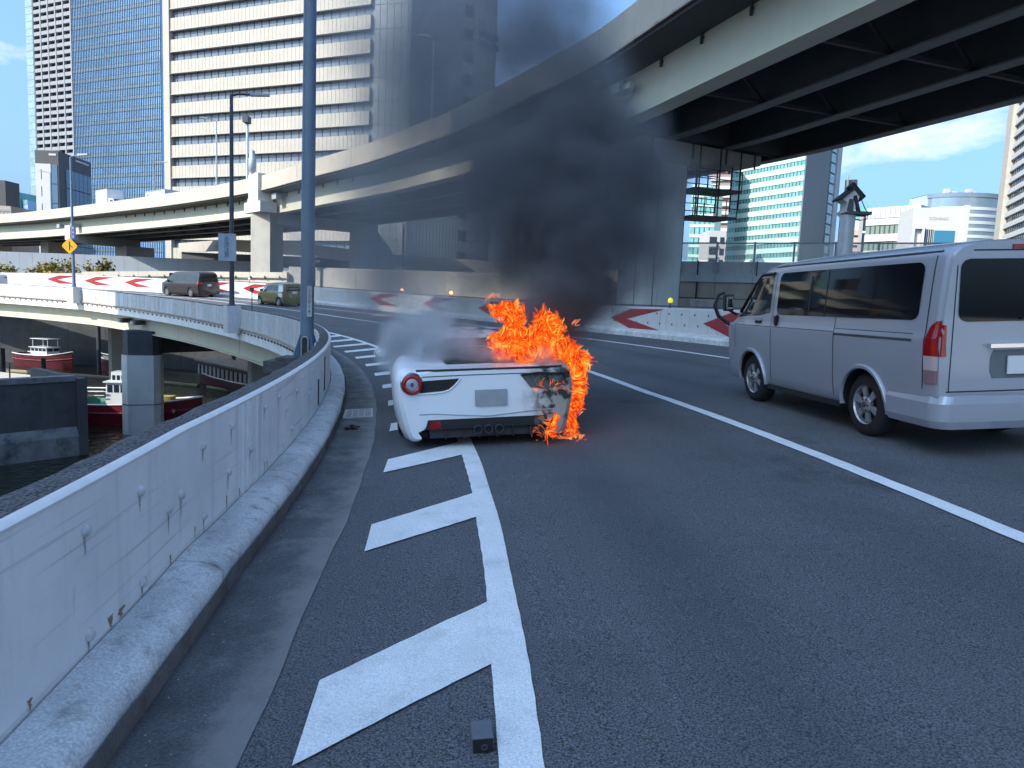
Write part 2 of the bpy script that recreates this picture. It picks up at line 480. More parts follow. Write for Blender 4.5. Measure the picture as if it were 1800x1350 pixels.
# white lines and hatching, sheets a few millimetres above the asphalt
def edge_r(a):
    if a < 9: return 56.50
    return 56.50 + 0.026 * (a - 9)
def jit(a, k, amp=0.006): return amp * math.sin(a * 37.7 + k) * math.sin(a * 11.3 + 2 * k)
mb = sweep(lambda a: [(edge_r(a) + jit(a, 1), 0.009), (edge_r(a) + 0.15 + jit(a, 2), 0.009)], -10, 44, 0.12, closed=False)
mb.build('edge_line', M['paint'], kind='structure')
mb = sweep(lambda a: [(59.72 + max(0, a - 12) * 0.055 + jit(a, 1), 0.009), (59.87 + max(0, a - 12) * 0.055 + jit(a, 2), 0.009)], -10, 80, 0.2, closed=False)
mb.build('lane_line', M['paint'], kind='structure')
mb = sweep(lambda a: [(63.9, 0.009), (64.04, 0.009)], -10, 80, 0.5, closed=False)
mb.build('outer_line', M['paint'], kind='structure')
hb = None
for k in range(-1, 15):
    da = 2.055 * k
    re_ = edge_r(4.3 + da) + 0.004
    if k > 6 and k not in (7, 8, 9, 10, 11, 12, 13, 14): continue
    mb = MB()
    c = [(55.80 if k < 2 else 55.77, 3.34 + da), (55.79, 3.88 + da), (re_, 4.57 + da), (re_, 3.95 + da)]
    n_ = 14
    top = []; bot = []
    for i in range(n_ + 1):
        f = i / n_
        top.append((c[1][0] + (c[2][0] - c[1][0]) * f, c[1][1] + (c[2][1] - c[1][1]) * f + random.uniform(-.004, .004)))
        bot.append((c[0][0] + (c[3][0] - c[0][0]) * f, c[0][1] + (c[3][1] - c[0][1]) * f + random.uniform(-.004, .004)))
    for i in range(n_):
        mb.quad(rp(*bot[i], 0.0095), rp(*bot[i + 1], 0.0095), rp(*top[i + 1], 0.0095), rp(*top[i], 0.0095))
    mb.build('hatch_stripe', M['paint'], kind='structure')

# kerb along the left parapet, cast in two-metre stones
kb = sweep(lambda a: [(54.905, -0.3), (55.1, -0.3), (55.1, -0.02), (54.905, -0.02)], A0, A1, 1.0).build('kerb', M['kerb'], kind='structure')
KP = [(54.905, -0.02), (54.905, 0.205), (54.99, 0.200), (55.06, 0.190), (55.105, 0.172), (55.135, 0.142), (55.145, 0.105), (55.125, -0.02)]
a = A0
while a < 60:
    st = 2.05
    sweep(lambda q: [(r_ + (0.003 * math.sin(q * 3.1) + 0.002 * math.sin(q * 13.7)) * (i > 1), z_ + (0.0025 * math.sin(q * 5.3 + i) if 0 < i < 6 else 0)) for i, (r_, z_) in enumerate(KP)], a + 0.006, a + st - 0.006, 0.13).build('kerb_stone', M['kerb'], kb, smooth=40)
    sweep(lambda q: [(55.156 + 0.003 * math.sin(q * 7.1), 0.100), (55.158 + 0.003 * math.sin(q * 11), 0.05), (55.150, 0.004)], a + 0.006, a + st - 0.006, 0.13, closed=False).build('kerb_face', mat('dark_kerb_face', (0.15, 0.14, 0.13), .9, var=.3, vscale=4, bump=.5, bscale=40, spot=(.05, .05, .048), spot_amt=.8, spot_scale=5), kb, smooth=60)  # lower face in a darker, blotchier tone than the kerb top
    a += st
# kerb below the outer barrier
sweep(lambda a: [(65.95, -0.1), (65.95, 0.14), (66.05, 0.2), (66.6, 0.22), (66.6, -0.1)], A0, A1, 1.0).build('outer_kerb', M['kerb'], kind='structure')

# grit lying in the gutter: nobody could count it
mb = MB()
for _ in range(420):
    a = random.uniform(1.5, 20); r_ = 55.19 + abs(random.gauss(0, 0.14)); s = random.uniform(0.002, 0.0065) * (2.0 if random.random() < .05 else 1)
    c = rp(r_, a, 0.005 + s * 0.6)
    v = [c + Vector((random.uniform(.6, 1.3) * s * dx, random.uniform(.6, 1.3) * s * dy, random.uniform(.5, 1) * s * dz)) for dx, dy, dz in ((1, 0, 0), (0, 1, 0), (-1, 0, 0), (0, -1, 0), (0, 0, 1), (0, 0, -1))]
    mb.add(v, [(0, 1, 4), (1, 2, 4), (2, 3, 4), (3, 0, 4), (1, 0, 5), (2, 1, 5), (3, 2, 5), (0, 3, 5)])
mb.build('grit', mat('grit_stone', (0.3, 0.3, 0.29), 0.9), kind='stuff')

# ================================================================= left parapet wall (inner side of the ramp)
pw = thing('parapet_wall', 'pale grey painted parapet wall with round bolts curving along the left of the road', 'wall', rp(54.75, 5))
a = -27.0
WB = [(54.72, -0.5), (54.72, 0.838), (54.86, 0.842), (54.895, 0.838), (54.895, -0.3)]
joints = [-26, -20.6, -15.1, -9.6, -4.1, 1.4, 6.42, 11.9, 17.4, 22.9, 28.4, 33.9, 39.4, 44.9, 50.4, 55.9, 61.4, 66.9, 72.4, 77.9, 86]
for q0, q1 in zip(joints, joints[1:]):
    sweep(lambda a: WB, q0 + 0.008, q1 - 0.008, 0.25).build('wall_panel', M['wall'], pw, world=True)
sweep(lambda a: [(54.70 - 0.02 * math.sin(a * 9) * math.sin(a * 3.7), 0.831), (54.70 - 0.02 * math.sin(a * 9) * math.sin(a * 3.7), 0.858 + 0.004 * math.sin(a * 21)), (54.78, 0.864 + 0.004 * math.sin(a * 17)), (54.858 + 0.003 * math.sin(a * 31), 0.860), (54.858, 0.831)], -26, 86, 0.2).build('coping', M['wall_cap'], pw, world=True, smooth=40)
sweep(lambda a: [(54.855, 0.838), (54.855, 0.862), (54.880, 0.858), (54.8985, 0.846), (54.8985, 0.834)], -26, 86, 0.25).build('edge_strip', M['wall_edge'], pw, world=True, smooth=50)
# bolts
mb = MB(); mb.lathe([(0.027, 0), (0.027, 0.009), (0.021, 0.019), (0.009, 0.025)], (0, 0, 0), 'X', 12)
bolt0 = mb.build('bolt', mat('bolt_paint', (0.56, 0.56, 0.55), 0.5, var=0.2, vscale=30), pw, smooth=50)
spots = [(4.35, .69), (5.29, .71), (4.73, .5), (4.93, .52), (5.3, .3), (3.81, .68), (4.36, .27), (3.82, .27), (5.86, .73), (6.79, .72), (5.78, .44), (6.33, .48), (7.33, .73), (8.28, .66), (8.71, .75), (7.68, .57), (9.2, .52), (9.6, .73), (3.2, .69), (2.6, .5), (10.8, .6), (6.8, .3), (8.0, .34)]
inv = pw.matrix_basis.inverted()
for i, (a, z) in enumerate(spots):
    t = R(a); mtx = inv @ frame(rp(54.893, a, z), (math.cos(t), math.sin(t), 0), (-math.sin(t), math.cos(t), 0), (0, 0, 1))
    if i == 0: bolt0.matrix_basis = mtx
    else: inst(bolt0, pw, mtx)
# runs of dirt below the bolts and rust at the foot of the wall: thin stains with outlines of their own
def stain(name, a0, z0, w, h, m, seed):
    rnd = random.Random(seed); mb = MB(); n = 7; L = []; Rr = []
    for i in range(n + 1):
        f = i / n; ww = w * (1 - .75 * f) * rnd.uniform(.6, 1.15); c = rnd.uniform(-.15, .15) * w
        L.append(rp(54.8965, a0 + math.degrees((c - ww / 2) / 55), z0 - h * f)); Rr.append(rp(54.8965, a0 + math.degrees((c + ww / 2) / 55), z0 - h * f))
    for i in range(n): mb.quad(L[i], Rr[i], Rr[i + 1], L[i + 1])
    mb.build(name, m, pw, world=True)
DIRT = mat('dirt_run', (.36, .36, .35), .8, var=.3, vscale=30); RST = mat('rust_run', (.30, .22, .15), .85, var=.35, vscale=25)
for i, (a, z) in enumerate(spots):
    stain('dirt_run', a, z - .02, .022, random.uniform(.05, .12), DIRT, 40 + i)
for i, (a, w, h) in enumerate(((4.02, .05, .05), (4.12, .09, .04), (4.75, .03, .05), (5.15, .02, .07), (5.75, .025, .09), (6.05, .03, .06), (6.9, .03, .08), (7.6, .02, .06), (3.4, .03, .04), (8.6, .03, .07))):
    stain('rust_run', a, .208 + h, w, h, RST, 70 + i)
# two dark drain slots low in the wall and the vertical batten joints near them
for a, z0, z1 in ((10.29, 0.24, 0.56), (11.36, 0.30, 0.76)):
    sweep(lambda q: [(54.87, z0), (54.903, z0), (54.903, z1), (54.87, z1)], a - 0.05, a + 0.05, 0.05).build('drain_slot', M['black'], pw, world=True)
for a in (6.15, 6.28, 6.55, 6.72, 12.0):
    sweep(lambda q: [(54.88, 0.2), (54.901, 0.2), (54.901, 0.830), (54.88, 0.830)], a - 0.012, a + 0.012, 0.02).build('batten', M['wall'], pw, world=True)

# ================================================================= the ramp viaduct that carries the road round to the left
rv = thing('ramp_viaduct', 'curved ramp viaduct over the canal with pale green steel girder and white clad parapet', 'viaduct', rp(55, 40, -6))
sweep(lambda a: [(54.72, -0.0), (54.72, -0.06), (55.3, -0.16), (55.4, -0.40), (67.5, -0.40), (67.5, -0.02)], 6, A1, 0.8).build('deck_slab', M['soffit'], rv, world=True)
for r_ in (55.36, 58.5, 62.0, 65.5):
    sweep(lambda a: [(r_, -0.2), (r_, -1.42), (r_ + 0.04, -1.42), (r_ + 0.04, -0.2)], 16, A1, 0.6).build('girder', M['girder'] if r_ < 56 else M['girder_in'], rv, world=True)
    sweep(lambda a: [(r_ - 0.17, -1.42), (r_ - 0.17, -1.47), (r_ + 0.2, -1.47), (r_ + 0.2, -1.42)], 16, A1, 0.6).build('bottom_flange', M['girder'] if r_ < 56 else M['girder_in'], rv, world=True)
# vertical splice with rivets, stiffeners
for a in (24, 31.2, 38, 47, 56, 63, 70):
    sweep(lambda q: [(55.345, -0.42), (55.36, -0.42), (55.36, -1.4), (55.345, -1.4)], a - 0.16, a + 0.16, 0.1).build('splice_plate', M['girder'], rv, world=True)
# white cladding panels, each about half a metre
PWS = [M['panel_white'], mat('grey_cladding', (0.50, 0.52, 0.54), 0.55, var=0.08, vscale=3, streak=(0.26, 0.19, 0.14), streak_amt=0.6), mat('worn_cladding', (0.54, 0.54, 0.53), 0.6, var=0.1, vscale=4, streak=(0.22, 0.15, 0.11), streak_amt=0.85, spot=(0.2, 0.18, 0.16), spot_amt=0.6, spot_scale=6)]
a = 13.0; first = None
while a < 86:
    w = random.choice((0.42, 0.5, 0.55)); w_a = math.degrees(w / 54.5)
    zb = 0.05 + random.uniform(-.006, .006); rr = 54.66 + random.uniform(-.004, .004)
    sweep(lambda q: [(rr, zb), (rr, 0.835), (54.715, 0.835), (54.715, zb)], a + 0.014, a + w_a - 0.014, 0.6).build('cladding_panel', random.choice(PWS), rv, world=True)
    a += w_a
sweep(lambda a: [(54.60, -0.01), (54.60, 0.045), (54.72, 0.045), (54.72, -0.01)], 13, 86, 0.5).build('drip_rail', mat('rust_stained_rail', (0.42, 0.36, 0.30), 0.7, var=0.25, vscale=6, spot=(0.2, 0.09, 0.05), spot_amt=0.8, spot_scale=3), rv, world=True)
mb = MB(); mb.prism([(-.36, 0.02), (.36, -.02), (.36, -.26), (-.30, -.06)], lambda x, z, y: (x, y, z), -.03, .03); bk0 = mb.build('bracket', M['rust'], rv)
inv = rv.matrix_basis.inverted(); a = 19.0; i = 0
while a < 85:
    t = R(a); mtx = inv @ frame(rp(55.0, a, -0.15), (math.cos(t), math.sin(t), 0), (-math.sin(t), math.cos(t), 0), (0, 0, 1))
    if i == 0: bk0.matrix_basis = mtx
    else: inst(bk0, rv, mtx)
    i += 1; a += 0.62
# pedestals that carry the poles
for a, w, z0, z1 in ((35.5, 0.7, -0.18, 0.97), (58.5, 0.75, -0.1, 0.93)):
    da = math.degrees(w / 2 / 54.3)
    sweep(lambda q: [(54.16, z0), (54.16, z1), (54.71, z1), (54.71, z0)], a - da, a + da, 0.3).build('pole_pedestal', M['panel_white'], rv, world=True)
# bearing boxes on the girder beside the pier
for a in (51.6, 53.4):
    sweep(lambda q: [(54.75, -0.72), (54.75, -0.95), (55.3, -0.95), (55.3, -0.72)], a - 0.35, a + 0.35, 0.2).build('bearing_box', M['steel_dark'], rv, world=True)
    sweep(lambda q: [(54.65, -0.76), (54.65, -0.91), (54.75, -0.91), (54.75, -0.76)], a - 0.2, a + 0.2, 0.2).build('cap_plate', M['galv'], rv, world=True)

def octa(mb, c, w, d, ch, z0, z1, ang):
    ca, sa = math.cos(ang), math.sin(ang)
    pl = [(-w + ch, -d), (w - ch, -d), (w, -d + ch), (w, d - ch), (w - ch, d), (-w + ch, d), (-w, d - ch), (-w, -d + ch)]
    mb.prism(pl, lambda a, b, z: (c[0] + a * ca - b * sa, c[1] + a * sa + b * ca, z), z0, z1)
def pier(c, w, z1, ang, m, cap=None, foot=True):
    mb = MB(); octa(mb, c, w, w, w * 0.32, -9, z1 - (1.4 if cap else 0), ang); p = mb.build('pier', m, rv, world=True)
    if cap:
        mb = MB(); octa(mb, c, w * 0.93, w * 0.93, w * 0.30, z1 - 1.4, z1, ang); mb.build('cap_jacket', cap, p, world=True)
        mb = MB(); octa(mb, c, w + 0.015, w + 0.015, w * 0.32, z1 - 4.3, z1 - 4.26, ang); mb.build('band', M['girder_dark'], p, world=True)
    return p
ang = math.atan2(42, -21)
pier((-21.9, 41.9), 1.02, -0.95, 0.35, M['concrete_white'], mat('pier_cap_jacket', (0.035, 0.042, 0.052), 0.6, var=0.25, vscale=2))
pier((-15.2, 42.6), 0.68, -1.2, 0.3, M['concrete'])
pier((-31.0, 55.8), 0.75, -0.9, 0.5, M['concrete'])
pier((-44.5, 60.0), 0.8, -0.9, 0.5, M['concrete'])
pier((-6.0, 26.0), 0.9, -1.6, 0.5, M['concrete'])
mb = MB(); mb.fbox((-22.3, 41.9, 0), (math.cos(1.0), math.sin(1.0), 0), (-math.sin(1.0), math.cos(1.0), 0), 0.6, 11, -0.6, 0.6, -2.3, -1.0); mb.build('cross_beam', M['girder_dark'], rv, world=True)

# ================================================================= outer barrier with red chevrons
ob = thing('chevron_barrier', 'white concrete barrier with red chevrons along the outside of the bend', 'barrier', rp(66.5, 20))
def bz(a): return 0.2 + min(max(a - 30, 0) / 20, 1) * 0.12
for i in range(36):
    q0 = -10 + i * 2.72; q1 = q0 + 2.72
    sweep(lambda a: [(66.5, bz(a) - 0.3), (66.5, bz(a) + 0.76), (66.56, bz(a) + 0.80), (66.85, bz(a) + 0.80), (66.85, bz(a) - 0.3)], q0 + 0.01, q1 - 0.01, 0.5).build('barrier_panel', M['white_sign'], ob, world=True)
def chev(a_tip):
    s = 66.4; H = 0.80
    poly = [(0, .47), (1.35, .93), (3.45, .965), (1.12, .47), (3.2, .06), (1.35, .03)]
    top = [(0, .47), (1.35, .93), (3.45, .965), (1.12, .47)]; bot = [(0, .47), (1.12, .47), (3.2, .06), (1.35, .03)]
    mb = MB()
    for pl in (top, bot):
        n = 10
        for i in range(n):
            def lerp(p, q, f): return (p[0] + (q[0] - p[0]) * f, p[1] + (q[1] - p[1]) * f)
            # strips between the two long sides of each arm
            if pl is top: e0, e1 = (pl[0], pl[1], pl[2]), (pl[3], pl[2])
            else: e0, e1 = (pl[0], pl[3], pl[2]), (pl[1], pl[2])
            def along(e, f):
                if len(e) == 2: return lerp(e[0], e[1], f)
                return lerp(e[0], e[1], f * 2) if f < .5 else lerp(e[1], e[2], (f - .5) * 2)
            f0, f1 = i / n, (i + 1) / n
            ps = [along(e0, f0), along(e1, f0), along(e1, f1), along(e0, f1)]
            mb.quad(*[rp(66.492, a_tip - math.degrees(x / s), bz(a_tip) - 0.02 + z * H) for x, z in ps])
    mb.build('chevron', M['red_sign'], ob, world=True)
for a in (25.4, 20.55, 15.7, 30.2, 35.0, 39.9, 45.0, 53.9, 57.9, 61.9, 65.9, 69.9, 73.8, 77.3): chev(a)
sweep(lambda a: [(66.62, bz(a) + 0.83), (66.62, bz(a) + 0.88), (66.67, bz(a) + 0.88), (66.67, bz(a) + 0.83)], 10, 70, 0.6).build('top_rail', M['steel_dark'], ob, world=True)
mb = MB(); mb.lathe([(0.035, 0), (0.03, 0.012), (0.012, 0.02)], (0, 0, 0), 'X', 8); b0 = mb.build('bolt', M['rust'], ob, smooth=40)
inv = ob.matrix_basis.inverted(); k = 0
for a in np.arange(15.2, 31, 0.62):
    for z in (0.28, 0.62):
        t = R(a); mtx = inv @ frame(rp(66.497, a + (z > .5) * 0.17, bz(a) - 0.02 + z), (-math.cos(t), -math.sin(t), 0), (math.sin(t), -math.cos(t), 0), (0, 0, 1))
        if k == 0: b0.matrix_basis = mtx
        else: inst(b0, ob, mtx)
        k += 1
# marker lamps on the barrier
def marker(a, label, col, glow, group, h=0.16):
    t = thing('marker_lamp', label, 'marker lamp', rp(66.68, a, bz(a) + 0.80), group=group)
    mb = MB(); mb.lathe([(0.05, 0), (0.05, 0.03), (0.02, 0.04), (0.02, h)], (0, 0, 0), 'Z', 10); mb.build('stem', M['steel_dark'], t)
    mb = MB(); mb.lathe([(0.05, h), (0.085, h + 0.03), (0.09, h + 0.10), (0.06, h + 0.16), (0.01, h + 0.18)], (0, 0, 0), 'Z', 14)
    mb.build('lens', mat('lens_' + group.replace(' ', '_') + str(glow), col, 0.3, emit=(col[0], col[1], col[2], glow) if glow else None), t, smooth=60)
YL = (0.80, 0.78, 0.02)
marker(22.4, 'round yellow marker lamp on the barrier left of the silver van', YL, 0.25, 'yellow marker lamps')
AM = (1.0, 0.33, 0.06)
marker(42.1, 'lit amber marker lamp in the smoke, left one of the pair on the barrier', AM, 5, 'amber marker lamps')
marker(37.6, 'lit amber marker lamp in the smoke, right one of the pair on the barrier', AM, 5, 'amber marker lamps')
for i, (a, lb) in enumerate(((57.4, 'small white delineator on the barrier beside the small green car'), (59.2, 'small white delineator on the barrier beside the tall sign pole'), (61.2, 'small white delineator on the barrier just right of the brown minivan'))):
    marker(a, lb, (0.75, 0.74, 0.7), 0, 'white delineators', 0.2)
t = thing('barrier_post', 'thin dark post standing on the parapet between the sign pole and the green car', 'post', rp(54.7, 33.2, 0.85))
mb = MB(); mb.tube([(0, 0, 0), (0, 0, 0.85)], 0.02, 6); mb.box(-.07, .07, -.03, .03, .78, .92); mb.build('shaft', M['steel_dark'], t)

# ================================================================= drain grate, debris, dash device
g = thing('drain_grate', 'grey steel drain grate set in the gutter left of the burning car', 'drain grate', mtx=road_frame(55.37, 10.95))
mb = MB()
for x0, x1, y0, y1 in ((-.19, .19, -.36, -.33), (-.19, .19, .33, .36), (-.19, -.16, -.33, .33), (.16, .19, -.33, .33)): mb.box(x0, x1, y0, y1, 0.002, 0.02)
mb.build('grate_frame', M['galv'], g)
mb = MB(); mb.box(-.16, .16, -.33, .33, 0.0061, 0.0075); mb.build('pit', M['black'], g)
mb = MB(); mb.box(-.16, .16, -.006, .006, 0.008, 0.018); b0 = mb.build('bar', M['galv'], g)
for i in range(22):
    mx = Matrix.Translation((0, -.315 + i * 0.03, 0))
    if i == 0: b0.matrix_basis = mx
    else: inst(b0, g, mx)
mb = MB(); mb.box(-.006, .006, -.33, .33, 0.009, 0.0185); cb = mb.build('cross_bar', M['galv'], g)
for x in (-.08, .08): inst(cb, g, Matrix.Translation((x, 0, 0)))
t = thing('debris', 'crumpled dark scrap lying in the gutter just before the drain grate', 'debris', mtx=road_frame(55.33, 9.75, 0.9))
mb = MB()
for _ in range(9):
    x, y, z = random.uniform(-.09, .09), random.uniform(-.035, .035), random.uniform(.01, .035)
    mb.beam((x, y, z), (x + random.uniform(-.09, .09), y + random.uniform(-.05, .05), 0.012 + random.uniform(0, .04)), 0.03, 0.012)
mb.build('scrap', M['black'], t)
t = thing('dash_device', 'small grey dashboard device with a round hole, set on the road beside the white line', 'box', mtx=road_frame(56.45, 3.42, 0.07))  # stands in for a device on the dashboard near the camera
mb = MB(); mb.box(-.036, .036, -.05, .05, 0.002, .055); bx = mb.build('case', mat('grey_plastic', (0.11, 0.12, 0.14), 0.5, var=0.1, vscale=30), t)
md = bx.modifiers.new('bev', 'BEVEL'); md.width = 0.004; md.segments = 2
mb = MB(); mb.box(-.034, .034, -.053, -.0495, 0.003, .048); mb.build('front_plate', M['black'], t)
mb = MB(); mb.lathe([(0.011, 0), (0.011, -0.004), (0.006, -0.004), (0.006, 0)], (0.004, -.053, .022), 'Y', 16); mb.build('port', M['steel_dark'], t)

# ================================================================= poles
def arch_pole():
    b = rp(54.52, 13.6, 0.84)
    t = thing('lamp_post', 'tall blue grey lamp post standing on the left parapet, rising out of frame', 'lamp post', b)
    mb = MB(); mb.tube([(0, 0, -0.25), (0, 0, 3), (0, 0, 9.5), (0.05, 0, 10.2), (0.9, 0.1, 10.9), (1.9, 0.2, 11.1)], [0.112, 0.106, 0.085, 0.08, 0.06, 0.05], 20); mb.build('shaft', M['pole'], t, smooth=60)
    mb = MB(); mb.box(1.7, 2.5, 0.05, 0.38, 11.0, 11.18); mb.build('lamp_head', M['galv'], t)
    mb = MB(); mb.box(-.42, .24, -.30, .26, -0.31, -0.25); mb.box(-.6, -.1, -.35, .2, -.5, -.31); mb.build('base_plate', mat('dirty_base_steel', (0.06, 0.062, 0.065), 0.8, var=0.3, vscale=9), t)
    for k in range(4):
        an = PI / 4 + k * PI / 2
        u = Vector((math.cos(an), math.sin(an), 0)); w = Vector((-u.y, u.x, 0)) * 0.008
        mb = MB(); mb.prism([(0.1, -.25), (0.24, -.25), (0.24, -.2), (0.13, .12), (0.1, .12)], lambda a, bb, d: tuple(u * a + w * d + Vector((0, 0, bb))), -1, 1); mb.build('gusset', M['pole'], t)
    mb = MB()
    arch = [(math.cos(PI * k / 10) * 0.055, 0.04 + math.sin(PI * k / 10) * 0.055) for k in range(11)]
    pth = [(0.055, -.24)] + arch + [(-0.055, -.24)]
    mb.tube([(x, -0.125, z) for x, z in pth], 0.012, 6); mb.build('hand_hole_frame', M['galv'], t, smooth=50)
    mb = MB(); mb.prism(pth, lambda a, bb, d: (a, d, bb), -0.122, -0.10); mb.build('hand_hole', M['black'], t)
    mb = MB(); mb.box(0.025, 0.105, -0.112, -0.104, 0.42, 0.92); pl = mb.build('number_plate', mat('number_plate', (0.5, 0.51, 0.5), 0.5), t)
    text_mesh('1\n2\n0\n1\n9', 0.088, 'number', M['black'], pl, frame((0.066, -0.1135, 0.665), (1, 0, 0), (0, 0, 1), (0, -1, 0)), 0.001)
arch_pole()

def slim_pole(name, label, base, h, r0, r1, arm, m, head=None, cat='lamp post', group=None):
    t = thing(name, label, cat, base, group=group)
    pts = [(0, 0, 0), (0, 0, h * 0.5), (0, 0, h)]; rr = [r0, (r0 + r1) / 2, r1]
    mb = MB(); mb.tube(pts, rr, 10); mb.lathe([(r0 * 2, 0), (r0 * 2, 0.03), (r0 * 1.2, 0.05), (r0, .3)], (0, 0, 0), 'Z', 10); mb.build('shaft', m, t, smooth=60)
    if arm:
        ax, ay, az = arm
        mb = MB(); mb.tube([(0, 0, h - 0.05), (ax * .3, ay * .3, h + az * .7), (ax, ay, h + az)], r1 * 0.7, 6); mb.build('arm', m, t, smooth=60)
        L = 0.75
        d = Vector((ax, ay, 0)).normalized()
        mb = MB(); s = Vector((-d.y, d.x, 0)) * 0.14; p = Vector((ax, ay, h + az)) - d * 0.15
        mb.hexa([p - s - Vector((0, 0, .05)), p + s - Vector((0, 0, .05)), p + d * L + s * .7, p + d * L - s * .7, p - s + Vector((0, 0, .08)), p + s + Vector((0, 0, .08)), p + d * L + s * .7 + Vector((0, 0, .08)), p + d * L - s * .7 + Vector((0, 0, .08))])
        mb.build('lamp_head', M['galv'], t)
    return t
# pole with the merge-warning board
b = rp(54.42, 35.5, 0.97)
t = slim_pole('sign_post', 'dark grey lamp post on the ramp parapet carrying the pale vertical text board', b, 8.7, 0.105, 0.07, (0.9, 0.15, 0.05), M['steel_dark'])
s = thing('text_board', 'pale board with four dark vertical characters on the dark grey post', 'sign', (b.x - 0.14, b.y - 0.12, b.z + 2.45))
mb = MB(); mb.box(-.35, .35, -.02, .02, -.55, .55); mb.build('board', mat('board_blue_white', (0.34, 0.40, 0.48), 0.5, var=0.1, vscale=5), s)
mb = MB()
for x0, x1, z0, z1 in ((-.37, .37, .53, .57), (-.37, .37, -.57, -.53), (-.37, -.34, -.53, .53), (.34, .37, -.53, .53)): mb.box(x0, x1, -.03, .03, z0, z1)
mb.build('board_rim', M['galv'], s)
text_mesh('合\n流\n注\n意', 0.235, 'lettering', mat('dark_green_letter', (0.012, 0.05, 0.045), 0.6), s, frame((-0.02, -0.022, 0.0), (1, 0, 0), (0, 0, 1), (0, -1, 0)), 0.002)
mb = MB(); mb.box(-.2, .3, .02, .1, .3, .36); mb.box(-.2, .3, .02, .1, -.36, -.3); mb.build('clamp', M['steel_dark'], s)
# pole with the yellow warning diamond
b = rp(54.42, 58.5, 0.93)
t = slim_pole('sign_post', 'slim blue grey lamp post with yellow warning diamond at the left of the ramp', b, 8.0, 0.10, 0.06, (0.75, -0.2, 0.1), M['pole'])
s = thing('warning_sign', 'yellow diamond sign with a black merging road symbol', 'sign', (b.x - 0.12, b.y - 0.14, b.z + 2.55))
def diamond(h, c=.06):
    return [(-c, h - c), (c, h - c), (h - c, c), (h - c, -c), (c, -h + c), (-c, -h + c), (-h + c, -c), (-h + c, c)]
mb = MB(); mb.prism(diamond(.52), lambda a, bb, d: (a, d, bb), -.012, .012); mb.build('plate', mat('sign_yellow', (0.72, 0.36, 0.01), 0.45), s)
mb = MB(); mb.box(-.035, .035, -.0165, -.0125, -.26, .27); mb.prism([(.03, .02), (.20, -.15), (.20, -.09), (.03, .10)], lambda a, bb, d: (a, d, bb), -.0168, -.0125); mb.build('symbol', M['black'], s)
s2 = thing('name_board', 'narrow blue vertical board above the yellow diamond sign', 'sign', (b.x + 0.13, b.y - 0.14, b.z + 3.4))
mb = MB(); mb.box(-.09, .09, -.02, .02, -.42, .42); mb.build('board', mat('board_blue', (0.06, 0.09, 0.32), 0.5), s2)
mb = MB()
for z in (-.26, 0, .26):
    mb.box(-.05, .05, -.024, -.021, z - .02, z + .02); mb.box(-.012, .012, -.0245, -.021, z - .08, z + .08)
mb.build('lettering', M['white_sign'], s2)
# ================================================================= the elevated highway crossing overhead
OP = [(34, -58), (28, -42), (22, -25), (14, -2.5), (8, 14.2), (3.83, 25.9), (2.75, 29.1), (0.95, 32.3), (-1.2, 36.3), (-3.8, 41), (-7, 45.6), (-10.5, 50.6), (-17, 58.3), (-25.2, 68), (-38.8, 80.6), (-50.5, 90.2), (-67, 103.3), (-82, 114), (-120, 139), (-170, 168)]
def _cr(p0, p1, p2, p3, t):
    return tuple(0.5 * (2 * p1[i] + (p2[i] - p0[i]) * t + (2 * p0[i] - 5 * p1[i] + 4 * p2[i] - p3[i]) * t * t + (3 * p1[i] - p0[i] - 3 * p2[i] + p3[i]) * t ** 3) for i in range(len(p1)))
def path_dense(pts, step=1.0):
    q = []
    for i in range(1, len(pts) - 2):
        for k in range(12): q.append(_cr(pts[i - 1], pts[i], pts[i + 1], pts[i + 2], k / 12))
    q.append(pts[-2])
    s = [0.0]
    for a, b in zip(q, q[1:]): s.append(s[-1] + math.hypot(b[0] - a[0], b[1] - a[1]))
    n = int(s[-1] / step); out = []; j = 0
    for i in range(n + 1):
        d = s[-1] * i / n
        while j < len(s) - 2 and s[j + 1] < d: j += 1
        f = (d - s[j]) / max(1e-6, s[j + 1] - s[j])
        out.append(tuple(q[j][k] + (q[j + 1][k] - q[j][k]) * f for k in range(len(q[0]))))
    return out
